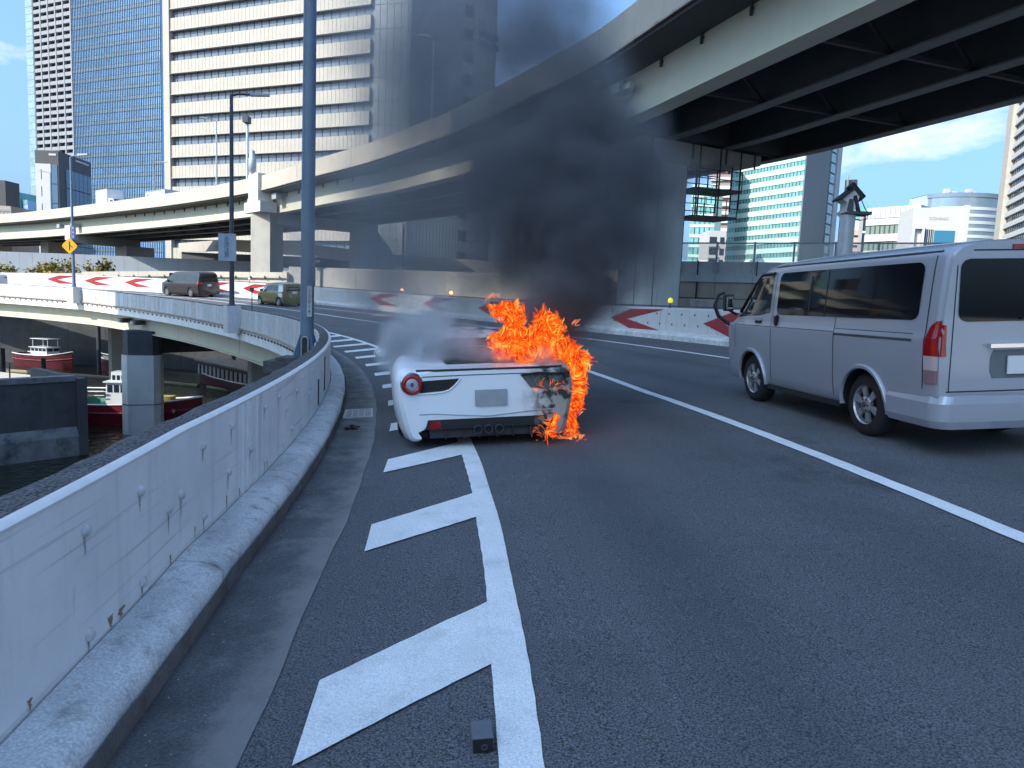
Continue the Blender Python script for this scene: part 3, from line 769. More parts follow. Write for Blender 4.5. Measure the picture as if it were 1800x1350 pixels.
class Path:
    def __init__(self, pts, step=1.0):
        self.p = path_dense(pts, step); self.n = len(self.p)
        # light smoothing
        P = np.array(self.p)
        for _ in range(6): P[1:-1] = (P[:-2] + 2 * P[1:-1] + P[2:]) / 4
        self.p = P
    def at(self, i, off=0.0):
        i = max(0, min(self.n - 1.001, i)); k = int(i); f = i - k
        p = self.p[k] * (1 - f) + self.p[min(k + 1, self.n - 1)] * f
        a = self.p[max(0, k - 1)]; b = self.p[min(self.n - 1, k + 2)]
        d = np.array(b[:2]) - np.array(a[:2]); d = d / np.linalg.norm(d)
        nrm = np.array([d[1], -d[0]])                 # to the right of travel, the inner side
        return Vector((p[0] + nrm[0] * off, p[1] + nrm[1] * off, p[2] if len(p) > 2 else 0)), Vector((d[0], d[1], 0)), Vector((nrm[0], nrm[1], 0))
    def find(self, x, y):
        return int(np.argmin((self.p[:, 0] - x) ** 2 + (self.p[:, 1] - y) ** 2))
    def sweep(self, prof, i0, i1, di=1.0, closed=True):
        mb = MB(); n = max(1, int(round((i1 - i0) / di)))
        for q in range(n + 1):
            i = i0 + (i1 - i0) * q / n; b = len(mb.v)
            pr = prof(i) if callable(prof) else prof
            for off, z in pr:
                p, d, nn = self.at(i, off); mb.v.append((p.x, p.y, p.z + z))
            k = len(pr)
            if q:
                for j in range(k if closed else k - 1):
                    j2 = (j + 1) % k; mb.f.append((b - k + j, b - k + j2, b + j2, b + j)); mb.mi.append(0)
        if closed:
            mb.f.append(tuple(range(k - 1, -1, -1))); mb.mi.append(0)
            b = len(mb.v) - k; mb.f.append(tuple(range(b, b + k))); mb.mi.append(0)
        return mb
OV = Path(OP, 1.0)
def rect(o0, o1, z0, z1): return [(o0, z0), (o0, z1), (o1, z1), (o1, z0)]
ovr = thing('overpass', 'elevated highway with pale green girders and cream parapet curving overhead from right to far left', 'overpass', (3, 33, 0))
N_ = OV.n - 1
iJ = OV.find(-82, 114)
def drop(i):                                             # the structure deepens a little towards the left
    return min(0.45, max(0, (i - OV.find(-30, 72)) / 70) * 0.45)
ZT, ZL = 12.17, 10.93
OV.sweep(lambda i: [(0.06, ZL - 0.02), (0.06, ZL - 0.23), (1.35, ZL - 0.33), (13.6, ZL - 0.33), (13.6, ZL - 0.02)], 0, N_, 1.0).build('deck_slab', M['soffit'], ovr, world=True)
jo = [OV.find(2.75, 29.1) + 0.0]
step = 9.5
js = sorted([jo[0] + k * step for k in range(-12, 28) if 0 < jo[0] + k * step < N_])
for q0, q1 in zip([0] + js, js + [N_]):
    OV.sweep([(0, ZL - 0.06), (0, ZT - 0.02), (0.03, ZT), (0.22, ZT), (0.25, ZT - 0.02), (0.25, ZL - 0.06)], q0 + 0.02, q1 - 0.02, 1.0).build('parapet_panel', M['parapet_cream'], ovr, world=True)
OV.sweep(rect(-0.07, 0.0, ZL - 0.10, ZL - 0.02), 0, N_, 1.0).build('drip_rail', M['rust'] if False else mat('rust_stained_rail', (0.42, 0.36, 0.30)), ovr, world=True)
OV.sweep(rect(13.35, 13.6, ZL - 0.02, ZT), 0, N_, 1.5).build('far_parapet', M['parapet_cream'], ovr, world=True)
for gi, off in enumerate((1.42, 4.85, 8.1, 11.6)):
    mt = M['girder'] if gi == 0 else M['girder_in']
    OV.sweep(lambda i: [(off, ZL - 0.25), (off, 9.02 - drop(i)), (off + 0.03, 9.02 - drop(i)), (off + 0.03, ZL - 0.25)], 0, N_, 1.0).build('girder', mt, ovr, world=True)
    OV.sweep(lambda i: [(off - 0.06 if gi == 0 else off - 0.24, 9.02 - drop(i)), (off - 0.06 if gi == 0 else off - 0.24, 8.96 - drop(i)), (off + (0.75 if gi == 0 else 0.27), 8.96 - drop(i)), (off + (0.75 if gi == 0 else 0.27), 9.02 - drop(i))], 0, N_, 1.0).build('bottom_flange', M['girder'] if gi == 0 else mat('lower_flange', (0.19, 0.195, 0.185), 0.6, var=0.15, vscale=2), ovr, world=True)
# cross frames between the girders
k = 4.0
while k < OV.find(-55, 94):
    for o0, o1 in ((1.45, 4.85), (4.88, 8.1), (8.13, 11.6)):
        mb = MB(); a, _, _ = OV.at(k, o0); b, _, _ = OV.at(k, o1)
        za = 9.12; mb.beam((a.x, a.y, za), (b.x, b.y, za), 0.13, 0.13)
        mb.beam((a.x, a.y, za), ((a.x + b.x) / 2, (a.y + b.y) / 2, ZL - 0.45), 0.1, 0.1); mb.beam((b.x, b.y, za), ((a.x + b.x) / 2, (a.y + b.y) / 2, ZL - 0.45), 0.1, 0.1)
        mb.build('cross_frame', M['girder_dark'], ovr, world=True)
    k += 5.6
# drain pipe slung inside the first girder, with collars
pp = [tuple(OV.at(i, 2.55)[0] + Vector((0, 0, 9.75))) for i in range(0, OV.find(0.95, 32.3), 2)]
mb = MB(); mb.tube(pp, 0.15, 10); pipe = mb.build('drain_pipe', mat('grey_pipe', (0.13, 0.135, 0.14), 0.5, var=0.1), ovr, world=True, smooth=60)
for i in range(2, OV.find(0.95, 32.3), 3):
    p, d, _ = OV.at(i, 2.55); mb = MB(); c = Vector((p.x, p.y, 9.75)); mb.tube([c - d * 0.06, c + d * 0.06], 0.185, 10); mb.build('collar', M['girder_in'], pipe, world=True)
# drain stubs under the overhang on the outer web
for i in np.arange(14.0, OV.find(-50.5, 90.2), 2.55):
    p, d, nn = OV.at(i, 1.36); mb = MB()
    mb.tube([(p.x, p.y, ZL - 0.28), (p.x, p.y, ZL - 0.66)], 0.055, 6); mb.fbox((p.x, p.y, 0), (d.x, d.y, 0), (nn.x, nn.y, 0), -.05, .05, 0.0, .06, ZL - 0.5, ZL - 0.44)
    mb.build('drain_stub', mat('stub_brown', (.06, .052, .046), .7), ovr, world=True)
# riveted splice plates
mbb = MB(); mbb.lathe([(0.022, 0), (0.018, 0.014), (0.006, 0.018)], (0, 0, 0), 'X', 6)
for i in (OV.find(9.4, 10.5), OV.find(3.2, 27.5) - 16, OV.find(-10.5, 50.6), OV.find(-33, 75), OV.find(-45, 86)):
    p, d, nn = OV.at(i, 1.41); mb = MB(); mb.fbox((p.x, p.y, 0), (d.x, d.y, 0), (nn.x, nn.y, 0), -.3, .3, -0.012, 0.0, 9.06 - drop(i), ZL - 0.4)
    sp = mb.build('splice_plate', M['girder'], ovr, world=True)
    mb = MB()
    for u in (-.24, -.16, -.08, .08, .16, .24):
        for z in np.arange(9.15 - drop(i), ZL - 0.45, 0.11):
            q = p + d * u - nn * 0.012
            mb.add([tuple(q - d * .016 + Vector((0, 0, z - .016))), tuple(q + d * .016 + Vector((0, 0, z - .016))), tuple(q + d * .016 + Vector((0, 0, z + .016))), tuple(q - d * .016 + Vector((0, 0, z + .016))), tuple(q - nn * 0.016 + Vector((0, 0, z)))], [(0, 1, 4), (1, 2, 4), (2, 3, 4), (3, 0, 4)])
    r_ = mb.build('rivets', M['girder'], sp, world=True, kind='stuff')

# --- main pier on the right, with its cross beam and hanging catwalk
PC = Vector((6.05, 32.9, 0)); ci = OV.find(2.2, 30.3)
_, pd, pn = OV.at(ci, 0)
u = (pn.x, pn.y, 0); w = (pd.x, pd.y, 0)
mb = MB()
pl = []
for k in range(28):
    t = 2 * PI * k / 28; c_, s_ = math.cos(t), math.sin(t)
    pl.append((math.copysign(abs(c_) ** 0.45, c_) * 1.22, math.copysign(abs(s_) ** 0.45, s_) * 1.1))
def PF(a, b, z): return (PC.x + u[0] * a + w[0] * b, PC.y + u[1] * a + w[1] * b, z)
mb.prism(pl, PF, -1.5, 8.2); pr_ = mb.build('pier', M['concrete_white'], ovr, world=True, smooth=45)
for k in (3, 9, 15, 20, 24):
    a, b = pl[k]; mb = MB(); mb.beam(PF(a * 1.004, b * 1.004, -1), PF(a * 1.004, b * 1.004, 8.2), 0.03, 0.03); mb.build('seam', M['girder_in'], pr_, world=True)
mb = MB(); mb.prism([(a * 1.05, b * 1.05) for a, b in pl], PF, 7.9, 8.25); mb.build('collar', M['concrete'], pr_, world=True, smooth=45)
mb = MB()
def XB(a, d, z): return (PC.x + u[0] * a + w[0] * d, PC.y + u[1] * a + w[1] * d, z)
mb.prism([(-1.4, 8.5), (-1.15, 8.1), (2.0, 8.1), (5.6, 8.5), (5.6, 8.94), (-1.4, 8.94)], lambda a, z, d: XB(a, d, z), -0.8, 0.8); xb = mb.build('cross_beam', M['concrete'], ovr, world=True)
for k, a in enumerate((-0.9, 1.4, 3.4, 5.2)):
    for s in (-0.83, 0.8):
        mb = MB(); mb.prism([(a - .05, 8.3), (a + .05, 8.3), (a + .05, 8.93), (a - .05, 8.93)], lambda p, z, d: XB(p, d, z), s, s + 0.03); mb.build('stiffener', M['girder_in'], xb, world=True)
# end diaphragm plates between girders over the pier
for o0, o1 in ((1.46, 4.83), (4.9, 8.07), (8.14, 11.57)):
    for dd in (-0.55, 0.55):
        a, d_, n_ = OV.at(ci + dd, o0); b, _, _ = OV.at(ci + dd, o1)
        mb = MB(); mb.hexa([(a.x, a.y, 9.05), (b.x, b.y, 9.05), (b.x + d_.x * .02, b.y + d_.y * .02, 9.05), (a.x + d_.x * .02, a.y + d_.y * .02, 9.05), (a.x, a.y, ZL - .34), (b.x, b.y, ZL - .34), (b.x + d_.x * .02, b.y + d_.y * .02, ZL - .34), (a.x + d_.x * .02, a.y + d_.y * .02, ZL - .34)])
        mb.build('diaphragm', M['girder_in'], ovr, world=True)
# hanging catwalk beside the pier
cw = thing('catwalk', 'dark hanging inspection catwalk under the overpass just right of the big pier', 'catwalk', (PC.x + u[0] * 3, PC.y + u[1] * 3, 5))
def CW(a, d, z): return XB(a, d - 0.1, z)
for z0, a0, a1 in ((6.95, 1.5, 4.3), (5.72, 1.45, 4.1)):
    mb = MB(); mb.prism([(a0, z0), (a1, z0 + .12), (a1, z0 + .24), (a0, z0 + .12)], lambda a, z, d: CW(a, d, z), -0.9, 0.6); mb.build('platform', M['girder_dark'], cw, world=True)
    for s in (-0.9, 0.6):
        for zz in ((.55, .95) if z0 > 6 else (.5, .85)):
            mb = MB(); mb.beam(CW(a0, s, z0 + zz), CW(a1, s, z0 + zz + .1), 0.04); mb.build('rail', M['girder_dark'], cw, world=True)
        for k in range(5):
            a = a0 + (a1 - a0) * k / 4
            mb = MB(); mb.beam(CW(a, s, z0 + .1), CW(a, s, z0 + 1.0), 0.035); mb.build('post', M['girder_dark'], cw, world=True)
for a, s in ((1.7, -.9), (2.9, -.9), (4.15, -.9), (2.9, .6), (4.15, .6), (4.32, -.2)):
    mb = MB(); mb.beam(CW(a, s, 5.8 if a < 4 else 6.3), CW(a, s, 9.0), 0.06); mb.build('hanger', M['girder_dark'], cw, world=True)
# white junction box with bracket on the outer web near the pier
p, d_, n_ = OV.at(ci - 2.2, 1.38)
t = thing('damper_box', 'pale bearing damper box on the outer girder beside the big pier', 'box', (p.x, p.y, 9.7))
mb = MB(); mb.fbox((p.x, p.y, 0), w, u, -.1, .45, -.62, -.12, 9.85, 10.2); mb.build('case', M['galv'], t, world=True)
mb = MB(); mb.fbox((p.x, p.y, 0), w, u, -.2, .6, -.12, 0, 9.7, 10.3); mb.fbox((p.x, p.y, 0), w, u, -.55, -.1, -.45, -.22, 9.92, 10.12); mb.build('mount', M['girder'], t, world=True)

# --- left pier, standing proud of the girder
def left_pier(i, off, half, zb, ztop, beam=True, lit=True, rot=None):
    p, d, nn = OV.at(i, off); mb = MB()
    mb.fbox((p.x, p.y, 0), (.96, -.27, 0), (.27, .96, 0), -half, half, -half, half, -1.5, zb); q = mb.build('pier', M['concrete'], ovr, world=True)
    return p, d, nn, q
i1 = OV.find(-24.3, 67)
p, d, nn, q = left_pier(i1, 1.0, 1.03, 9.0, 0)
mb = MB(); mb.fbox((p.x, p.y, 0), (d.x, d.y, 0), (nn.x, nn.y, 0), -1.05, 1.05, -1.35, 0.1, 9.2, ZT + 0.2); mb.fbox((p.x, p.y, 0), (d.x, d.y, 0), (nn.x, nn.y, 0), -1.75, 1.75, -1.45, 0.1, 8.9, 9.85); mb.build('cap_block', M['concrete_white'], ovr, world=True)
a, _, _ = OV.at(i1, 12.5); mb = MB(); mb.beam((p.x, p.y, 8.5), (a.x, a.y, 8.7), 1.8, 1.0); mb.build('cross_beam', M['concrete'], ovr, world=True)
mb = MB(); mb.fbox((a.x, a.y, 0), (d.x, d.y, 0), (nn.x, nn.y, 0), -1.0, 1.0, -2.2, -.2, -1.5, 8.3); mb.build('pier', M['concrete'], ovr, world=True)
for s in (-1, 1):
    qq = p + d * (2.7 * s) - nn * 0.25
    mb = MB(); mb.fbox((qq.x, qq.y, 0), (d.x, d.y, 0), (nn.x, nn.y, 0), -.45, .45, -.35, .3, 10.0, 10.5); mb.build('damper_box', M['galv'], ovr, world=True)
i2 = OV.find(-64, 101)
p, d, nn = OV.at(i2, 0.9)
mb = MB(); mb.fbox((p.x, p.y, 0), (d.x, d.y, 0), (nn.x, nn.y, 0), -.9, .9, -.2, .9, 7.9, 9.9); mb.build('cap_block', M['concrete_white'], ovr, world=True)
b, _, _ = OV.at(i2 - 1, 10)
mb = MB(); mb.beam((p.x, p.y, 8.1), (b.x, b.y, 8.0), 1.5, 1.1); mb.build('cross_beam', M['concrete'], ovr, world=True)
mb = MB(); mb.fbox((b.x, b.y, 0), (d.x, d.y, 0), (nn.x, nn.y, 0), -1.9, 1.9, -2.6, 1.4, -1.5, 7.6); mb.build('pier', M['concrete'], ovr, world=True)
for s in (-1, 1):
    qq = p + d * (2.4 * s) - nn * .2
    mb = MB(); mb.fbox((qq.x, qq.y, 0), (d.x, d.y, 0), (nn.x, nn.y, 0), -.5, .5, -.3, .4, 9.6, 10.1); mb.build('damper_box', M['galv'], ovr, world=True)
p, d, nn = OV.at(OV.find(-82, 114), 8)
mb = MB(); mb.fbox((p.x, p.y, 0), (d.x, d.y, 0), (nn.x, nn.y, 0), -1.4, 1.4, -1.4, 1.4, -1.5, 8.6); mb.build('pier', M['concrete'], ovr, world=True)

# --- lamp posts, poles on the overpass
def ov_pt(x, y, off=0.12): return OV.at(OV.find(x, y), off)
for (x, y, off, h, r0, arm, lb) in ((-30.5, 73.3, 0.1, 6.3, 0.10, (-.9, -.3, .1), 'thin pale lamp post on the overpass just left of the dark sign post'),
                                     (-5.4, 43.4, 0.14, 4.5, 0.07, (-.35, -.1, .1), 'slender white lamp post on the overpass parapet seen through the smoke'),
                                     (-92, 121, 12.9, 9.5, 0.13, (-1.3, -.2, .1), 'grey lamp post on the overpass at the far left before the low houses'),
                                     (-64, 101, 12.9, 8.5, 0.12, (1.5, -.1, .05), 'short lamp post behind the trucks on the overpass')):
    i = OV.find(x, y); p, d, nn = OV.at(i, off)
    slim_pole('lamp_post', lb, (p.x, p.y, ZT if off < 1 else ZT), h, r0, r0 * .6, arm, M['galv'])
i = OV.find(-25.2, 68); p, d, nn = OV.at(i - 1.6, 0.1)
p, d, nn = OV.at(i + 1.5, 0.2)
t = thing('camera_mast', 'short pale blue mast with a camera on top beside the left overpass pier', 'camera mast', (p.x, p.y, ZT))
mb = MB(); mb.tube([(0, 0, -.6), (0, 0, 5.1)], 0.13, 8); mb.tube([(.35, .1, -.6), (.35, .1, 1.6), (.1, 0, 2.4)], 0.06, 6); mb.build('shaft', mat('pale_blue_paint', (0.45, 0.55, 0.62), 0.5), t, smooth=60)
mb = MB(); mb.box(-.28, .22, -.5, .4, 5.15, 5.75); mb.box(-.1, .1, -.1, .1, 5.0, 5.2); mb.build('camera_head', M['steel_dark'], t)
p, d, nn = OV.at(i - 0.6, -0.25)
t = thing('cylinder_sensor', 'upright grey cylinder fixed on the parapet above the left overpass pier', 'sensor', (p.x, p.y, ZT))
mb = MB(); mb.lathe([(.1, -1.0), (.1, .3), (.34, .5), (.34, 1.6), (.26, 1.7), (.24, 2.3), (.05, 2.4)], (0, 0, 0), 'Z', 14); mb.build('case', M['galv'], t, smooth=50)
for x, y, h, lb in ((-3.6, 40.7, 1.1, 'small dark post on the overpass parapet in the smoke'),):
    p, d, nn = ov_pt(x, y); t = thing('parapet_post', lb, 'post', (p.x, p.y, ZT)); mb = MB(); mb.tube([(0, 0, 0), (0, 0, h)], .04, 6); mb.box(-.05, .35, -.05, .05, h - .06, h); mb.build('shaft', M['steel_dark'], t)
# ================================================================= buildings
M['win_blue'] = mat('blue_window_glass', (0.14, 0.17, 0.215), 0.15, spec=0.4)
M['win_dark'] = mat('dark_window_glass', (0.02, 0.028, 0.04), 0.1, spec=0.6)
M['beige_clad'] = mat('beige_precast', (0.41, 0.375, 0.32), 0.75, var=0.06, vscale=0.5)
M['beige_side'] = mat('beige_side_panel', (0.37, 0.35, 0.325), 0.75, var=0.06, vscale=0.3)
M['grey_precast'] = mat('grey_precast', (0.26, 0.27, 0.285), 0.8, var=0.05, vscale=0.3)
M['white_precast'] = mat('white_precast', (0.47, 0.47, 0.455), 0.7, var=0.04, vscale=0.3)
M['curtain_blue'] = mat('blue_curtain_wall', (0.30, 0.50, 0.74), 0.15, metal=0.3, var=0.16, vscale=0.10)
M['win_sky'] = mat('corner_window_glass', (0.07, 0.13, 0.22), 0.1, spec=0.6)
M['curtain_pale'] = mat('pale_curtain_band', (0.27, 0.36, 0.38), 0.25, metal=0.3, var=0.2, vscale=0.25)
M['fin'] = mat('dark_mullion', (0.05, 0.09, 0.16), 0.4)
M['teal'] = mat('teal_glass', (0.17, 0.42, 0.40), 0.15, metal=0.2, var=0.25, vscale=0.3)
M['teal_band'] = mat('pale_teal_band', (0.48, 0.66, 0.62), 0.35)
M['charcoal'] = mat('charcoal_cladding', (0.045, 0.048, 0.055), 0.5, var=0.1, vscale=0.4)

class Fac:
    """a facade frame between two plan points; d>0 is outwards (towards the viewer's side)"""
    def __init__(self, P0, P1, z0):
        self.o = (P0[0], P0[1], z0)
        u = Vector((P1[0] - P0[0], P1[1] - P0[1], 0)); self.L = u.length; u.normalize()
        self.u = tuple(u); self.w = (u.y, -u.x, 0)
    def box(self, mb, x0, x1, d0, d1, z0, z1): mb.fbox(self.o, self.u, self.w, x0, x1, d0, d1, z0, z1)
def body(root, f, depth, h, m, name='wall', d0=0.0):
    mb = MB(); f.box(mb, 0, f.L, -depth, d0, 0, h); return mb.build(name, m, root, world=True)
def bldg(name, label, f, cat='building'):
    return thing(name, label, cat, f.o)
def bands(root, f, h, pitch, band_h, glass, spandrel, mull=None, mw=0.1, z_first=0.0, proud=0.35, inset=0.25, joints=None, skip=0):
    """storeys: each spandrel a part, each glass strip a part, mullions joined per storey"""
    n = int((h - z_first) / pitch)
    for k in range(skip, n + 1):
        z = z_first + k * pitch
        mb = MB()
        if joints:
            q = int(f.L / joints)
            for j in range(q):
                f.box(mb, j * f.L / q + 0.025, (j + 1) * f.L / q - 0.025, -0.2, proud, z, min(h, z + band_h))
            f.box(mb, 0, f.L, -0.2, proud - 0.06, z + 0.02, min(h, z + band_h) - 0.02)
        else: f.box(mb, 0, f.L, -0.2, proud, z, min(h, z + band_h))
        mb.build('spandrel', spandrel, root, world=True)
        if z + band_h < h:
            mb = MB(); f.box(mb, 0.02, f.L - 0.02, -0.2, 0.02, z + band_h, min(h, z + pitch)); g = mb.build('window_band', glass, root, world=True)
            if mull:
                mb = MB(); q = int(f.L / mull)
                for j in range(1, q):
                    x = j * f.L / q; f.box(mb, x - mw / 2, x + mw / 2, 0, 0.1, z + band_h, min(h, z + pitch))
                mb.build('mullions', M['charcoal'], g, world=True, kind='stuff')

# ---- the big beige office block with white bands
f = Fac((-69.8, 146), (-26.6, 129), -1.2)
t = bldg('office_block', 'huge beige office block with long white and dark horizontal bands behind the overpass', f)
H = 72
mb = MB(); mb.prism([(-69.8, 146), (-26.6, 129), (-20, 127.6), (-5.6, 139.5), (-20, 175), (-60, 180)], lambda a, b, z: (a, b, z), -1.2, H); mb.build('wall', M['beige_side'], t, world=True)
bands(t, f, H, 4.0, 2.25, M['win_blue'], M['beige_clad'], mull=1.7, mw=0.12, z_first=0.9, proud=0.75, joints=0.87)
for k in range(18):
    mb = MB(); f.box(mb, 0, f.L, 0.3, 0.86, 0.9 + k * 4.0 - 0.14, 0.9 + k * 4.0); mb.build('ledge', M['beige_side'], t, world=True)
mb = MB(); f.box(mb, -1.0, 0.6, -3, 1.0, 0, H); mb.build('corner_pier', M['beige_clad'], t, world=True)
f2 = Fac((-26.6, 129), (-20, 127.6), -1.2)
for k in range(18):
    for j in range(5):
        mb = MB(); f2.box(mb, 0.12 + j * 1.28, 1.37 + j * 1.28 - 0.05, -.1, 0.12, 0.95 + k * 4.0, 4.85 + k * 4.0); mb.build('panel', mat('grey_blue_panel', (0.30, 0.32, 0.33), 0.35, var=0.1, vscale=0.6), t, world=True)
f3 = Fac((-20, 127.6), (-5.6, 139.5), -1.2)
for k in range(18):
    mb = MB()
    q = 26
    for j in range(q): f3.box(mb, 0.1 + j * (f3.L - .2) / q + .03, 0.1 + (j + 1) * (f3.L - .2) / q - .03, -.1, 0.12, 0.95 + k * 4.0, 4.9 + k * 4.0)
    mb.build('panel_row', M['beige_side'], t, world=True)
    w0 = MB(); f3.box(w0, 11.2, 13.2, -.05, 0.16, 2.2 + k * 4.0, 4.0 + k * 4.0); w_ = w0.build('window', M['win_dark'], t, world=True)
    w0 = MB(); f3.box(w0, 11.05, 13.35, 0.1, 0.24, 2.05 + k * 4.0, 2.2 + k * 4.0); f3.box(w0, 12.15, 12.25, 0.1, 0.2, 2.2 + k * 4.0, 4.0 + k * 4.0); w0.build('frame', M['charcoal'], w_, world=True)
for z in (49.5, 51.2):
    w0 = MB()
    for j in range(5): f3.box(w0, 14.6 + j * .95, 15.35 + j * .95, -.05, 0.17, z, z + 1.2)
    w0.build('window', M['win_dark'], t, world=True)

# ---- grey gridded tower and the blue glass tower beside it
f = Fac((-222, 330.9), (-195, 319), -1.2)
t = bldg('gridded_tower', 'tall grey tower with a grid of small dark windows at the far left', f)
H = 165
body(t, f, 40, H, M['grey_precast'], d0=-1.2)
mb = MB(); f.box(mb, -0.2, 4.4, -2, 0.6, 0, H); mb.build('corner_strip', M['curtain_pale'], t, world=True)
for k in range(53):
    mb = MB(); f.box(mb, -0.1, 4.3, 0.55, 0.68, k * 3.1 + 0.2, k * 3.1 + 0.4); mb.build('transom', M['grey_precast'], t, world=True)
nx = 5; wx = (f.L - 4.6) / nx
win0 = None
for k in range(53):
    mb = MB(); f.box(mb, 4.4, f.L, -1.3, 0.3, k * 3.1, k * 3.1 + 1.55); mb.build('spandrel', M['grey_precast'], t, world=True)
for j in range(nx + 1):
    mb = MB(); f.box(mb, 4.4 + j * wx - 0.35, 4.4 + j * wx + 0.35, -1.3, 0.45, 0, H); mb.build('column', M['grey_precast'], t, world=True)
mbw = MB(); mbw.fbox((0, 0, 0), f.u, f.w, 0.35, wx - 0.35, -1.25, -0.9, 0, 1.55)
inv = t.matrix_basis.inverted()
for k in range(18, 53):
    for j in range(nx):
        p = Vector(f.o) + Vector(f.u) * (4.4 + j * wx) + Vector((0, 0, k * 3.1 + 1.55))
        if win0 is None: win0 = mbw.build('window', M['win_dark'], t); win0.matrix_basis = inv @ Matrix.Translation(p)
        else: inst(win0, t, inv @ Matrix.Translation(p))
f = Fac((-195, 319), (-146.4, 297.6), -1.2)
t = bldg('glass_tower', 'tall blue glass curtain wall tower between the gridded tower and the beige block', f)
body(t, f, 40, H, M['curtain_blue'], 'glass_wall')
P = 4.45
for k in range(37):
    mb = MB(); f.box(mb, 0, f.L, 0, 0.12, k * P, k * P + 0.28); mb.build('transom', M['fin'], t, world=True)
    mb = MB(); f.box(mb, 0, f.L, 0, 0.05, k * P + 0.28, k * P + 1.6); mb.build('spandrel', M['curtain_pale'], t, world=True)
    mb = MB(); f.box(mb, 0, f.L, 0, 0.09, k * P + 1.6, k * P + 1.72); mb.build('sill', M['fin'], t, world=True)
mb = MB(); q = 52
for j in range(q + 1): f.box(mb, j * f.L / q - 0.09, j * f.L / q + 0.09, 0, 0.3, 0, H)
mb.build('fins', M['fin'], t, world=True, kind='stuff')

# ---- low white and charcoal building in front of the towers
f = Fac((-126.6, 190), (-120.5, 190), -1.2)
t = bldg('corner_building', 'low office with charcoal top, white side and blue glass corner before the gridded tower', f)
H = 37.4
mb = MB(); mb.prism([(-126.6, 190), (-120.5, 190), (-121.4, 206), (-128, 206)], lambda a, b, z: (a, b, z), -1.2, H - 1.2); mb.build('wall', M['charcoal'], t, world=True)
mb = MB(); f.box(mb, 0.1, 4.1, -.1, 0.15, 0, H - 3.4); mb.build('white_panel', M['white_precast'], t, world=True)
for k in range(6):
    mb = MB(); f.box(mb, 1.55, 1.72, 0.1, 0.18, 8 + k * 4.4, 10.6 + k * 4.4); mb.build('slot_window', M['win_dark'], t, world=True)
    mb = MB(); f.box(mb, 4.3, 5.8, -.1, 0.12, 4 + k * 5, 8.8 + k * 5); mb.build('window', M['win_sky'], t, world=True)
fr = Fac((-120.5, 190.0), (-121.4, 206), -1.2)
for k in range(6):
    for j in range(6):
        mb = MB(); fr.box(mb, 3.2 + j * 2.1, 5.15 + j * 2.1, -.1, 0.12, 3.6 + k * 5, 8.3 + k * 5); mb.build('window', M['win_sky'], t, world=True)
mb = MB(); f.box(mb, 3.7, 5.6, 0.0, 0.12, H - 1.25, H - 0.75); mb.build('roof_sign', M['white_precast'], t, world=True)
mb = MB(); fr.box(mb, 8, 14.5, 0.0, 0.12, H - 1.2, H - 0.7); mb.build('roof_sign', M['white_precast'], t, world=True)

# ---- far-left low houses
f = Fac((-104, 140), (-98.3, 140), -1.2)
t = bldg('low_house', 'small tan building with a roof terrace at the left edge of the picture', f)
body(t, f, 8, 17.5, mat('tan_render', (0.33, 0.28, 0.24), 0.8, var=0.1, vscale=0.4))
mb = MB(); f.box(mb, 0, f.L + .5, -1, 0.5, 15.4, 15.9); mb.build('terrace', M['white_precast'], t, world=True)
mb = MB()
for j in range(9): f.box(mb, j * .75, j * .75 + .06, 0.4, 0.46, 15.9, 17.0)
f.box(mb, 0, f.L + .4, 0.4, 0.47, 16.95, 17.05); mb.build('railing', M['galv'], t, world=True)
mb = MB(); f.box(mb, 0, 3.4, -6, -2, 17.5, 22.6); mb.build('stair_tower', M['charcoal'], t, world=True)
mb = MB(); f.box(mb, 1.2, 2.0, 0, 0.1, 10, 14.6); f.box(mb, 3.6, 4.4, 0, 0.1, 10, 14.6); mb.build('window', M['win_dark'], t, world=True)
for (p0, p1, h, lb, nm, mm) in (((-212, 300), (-206, 299), 40, 'low blue green glass office far away at the left between house and towers', 'far_office', M['teal']), ((-205.4, 300), (-203.4, 300), 37, 'narrow blue office far away beside the lamp post at the left', 'far_office', M['curtain_blue'])):
    f = Fac(p0, p1, -1.2); t = bldg(nm, lb, f); body(t, f, 15, h, mm)
    for k in range(8):
        mb = MB(); f.box(mb, 0, f.L, 0, .15, 6 + k * 4, 6.5 + k * 4); mb.build('spandrel', M['white_precast'], t, world=True)
    mb = MB(); f.box(mb, 0, f.L, -.1, .2, h - 1.4, h + .2); mb.build('roof_edge', M['curtain_pale'], t, world=True)

# ---- right hand skyline
f = Fac((84, 300), (102.6, 265), -1.2)
t = bldg('teal_office', 'teal glass office slab with pale horizontal bands right of the big pier', f)
H = 70
mb = MB(); mb.prism([(84, 300), (102.6, 265), (127, 292), (108, 327)], lambda a, b, z: (a, b, z), -1.2, H); mb.build('wall', mat('slate_cladding', (0.14, 0.16, 0.19), 0.5), t, world=True)
bands(t, f, H, 3.65, 1.9, M['teal'], M['teal_band'], mull=1.55, mw=0.28, z_first=0.6, proud=0.25)
fs = Fac((102.6, 265), (127, 292), -1.2)
mb = MB()
for j in range(34): fs.box(mb, 0.3 + j * .72, 0.3 + j * .72 + .2, 0, 0.22, 0, H)
mb.build('ribs', mat('slate_rib', (0.24, 0.26, 0.29), 0.5), t, world=True, kind='stuff')
for k in range(18):
    mb = MB(); fs.box(mb, 25.2, 30.0, 0.1, 0.5, k * 3.9 + .3, k * 3.9 + 3.5); mb.build('window', M['curtain_pale'], t, world=True)
mb = MB(); fs.box(mb, 31.6, 36.2, -0.2, 0.6, 0, H); mb.build('edge_pier', mat('grey_edge', (0.35, 0.37, 0.4), 0.5), t, world=True)

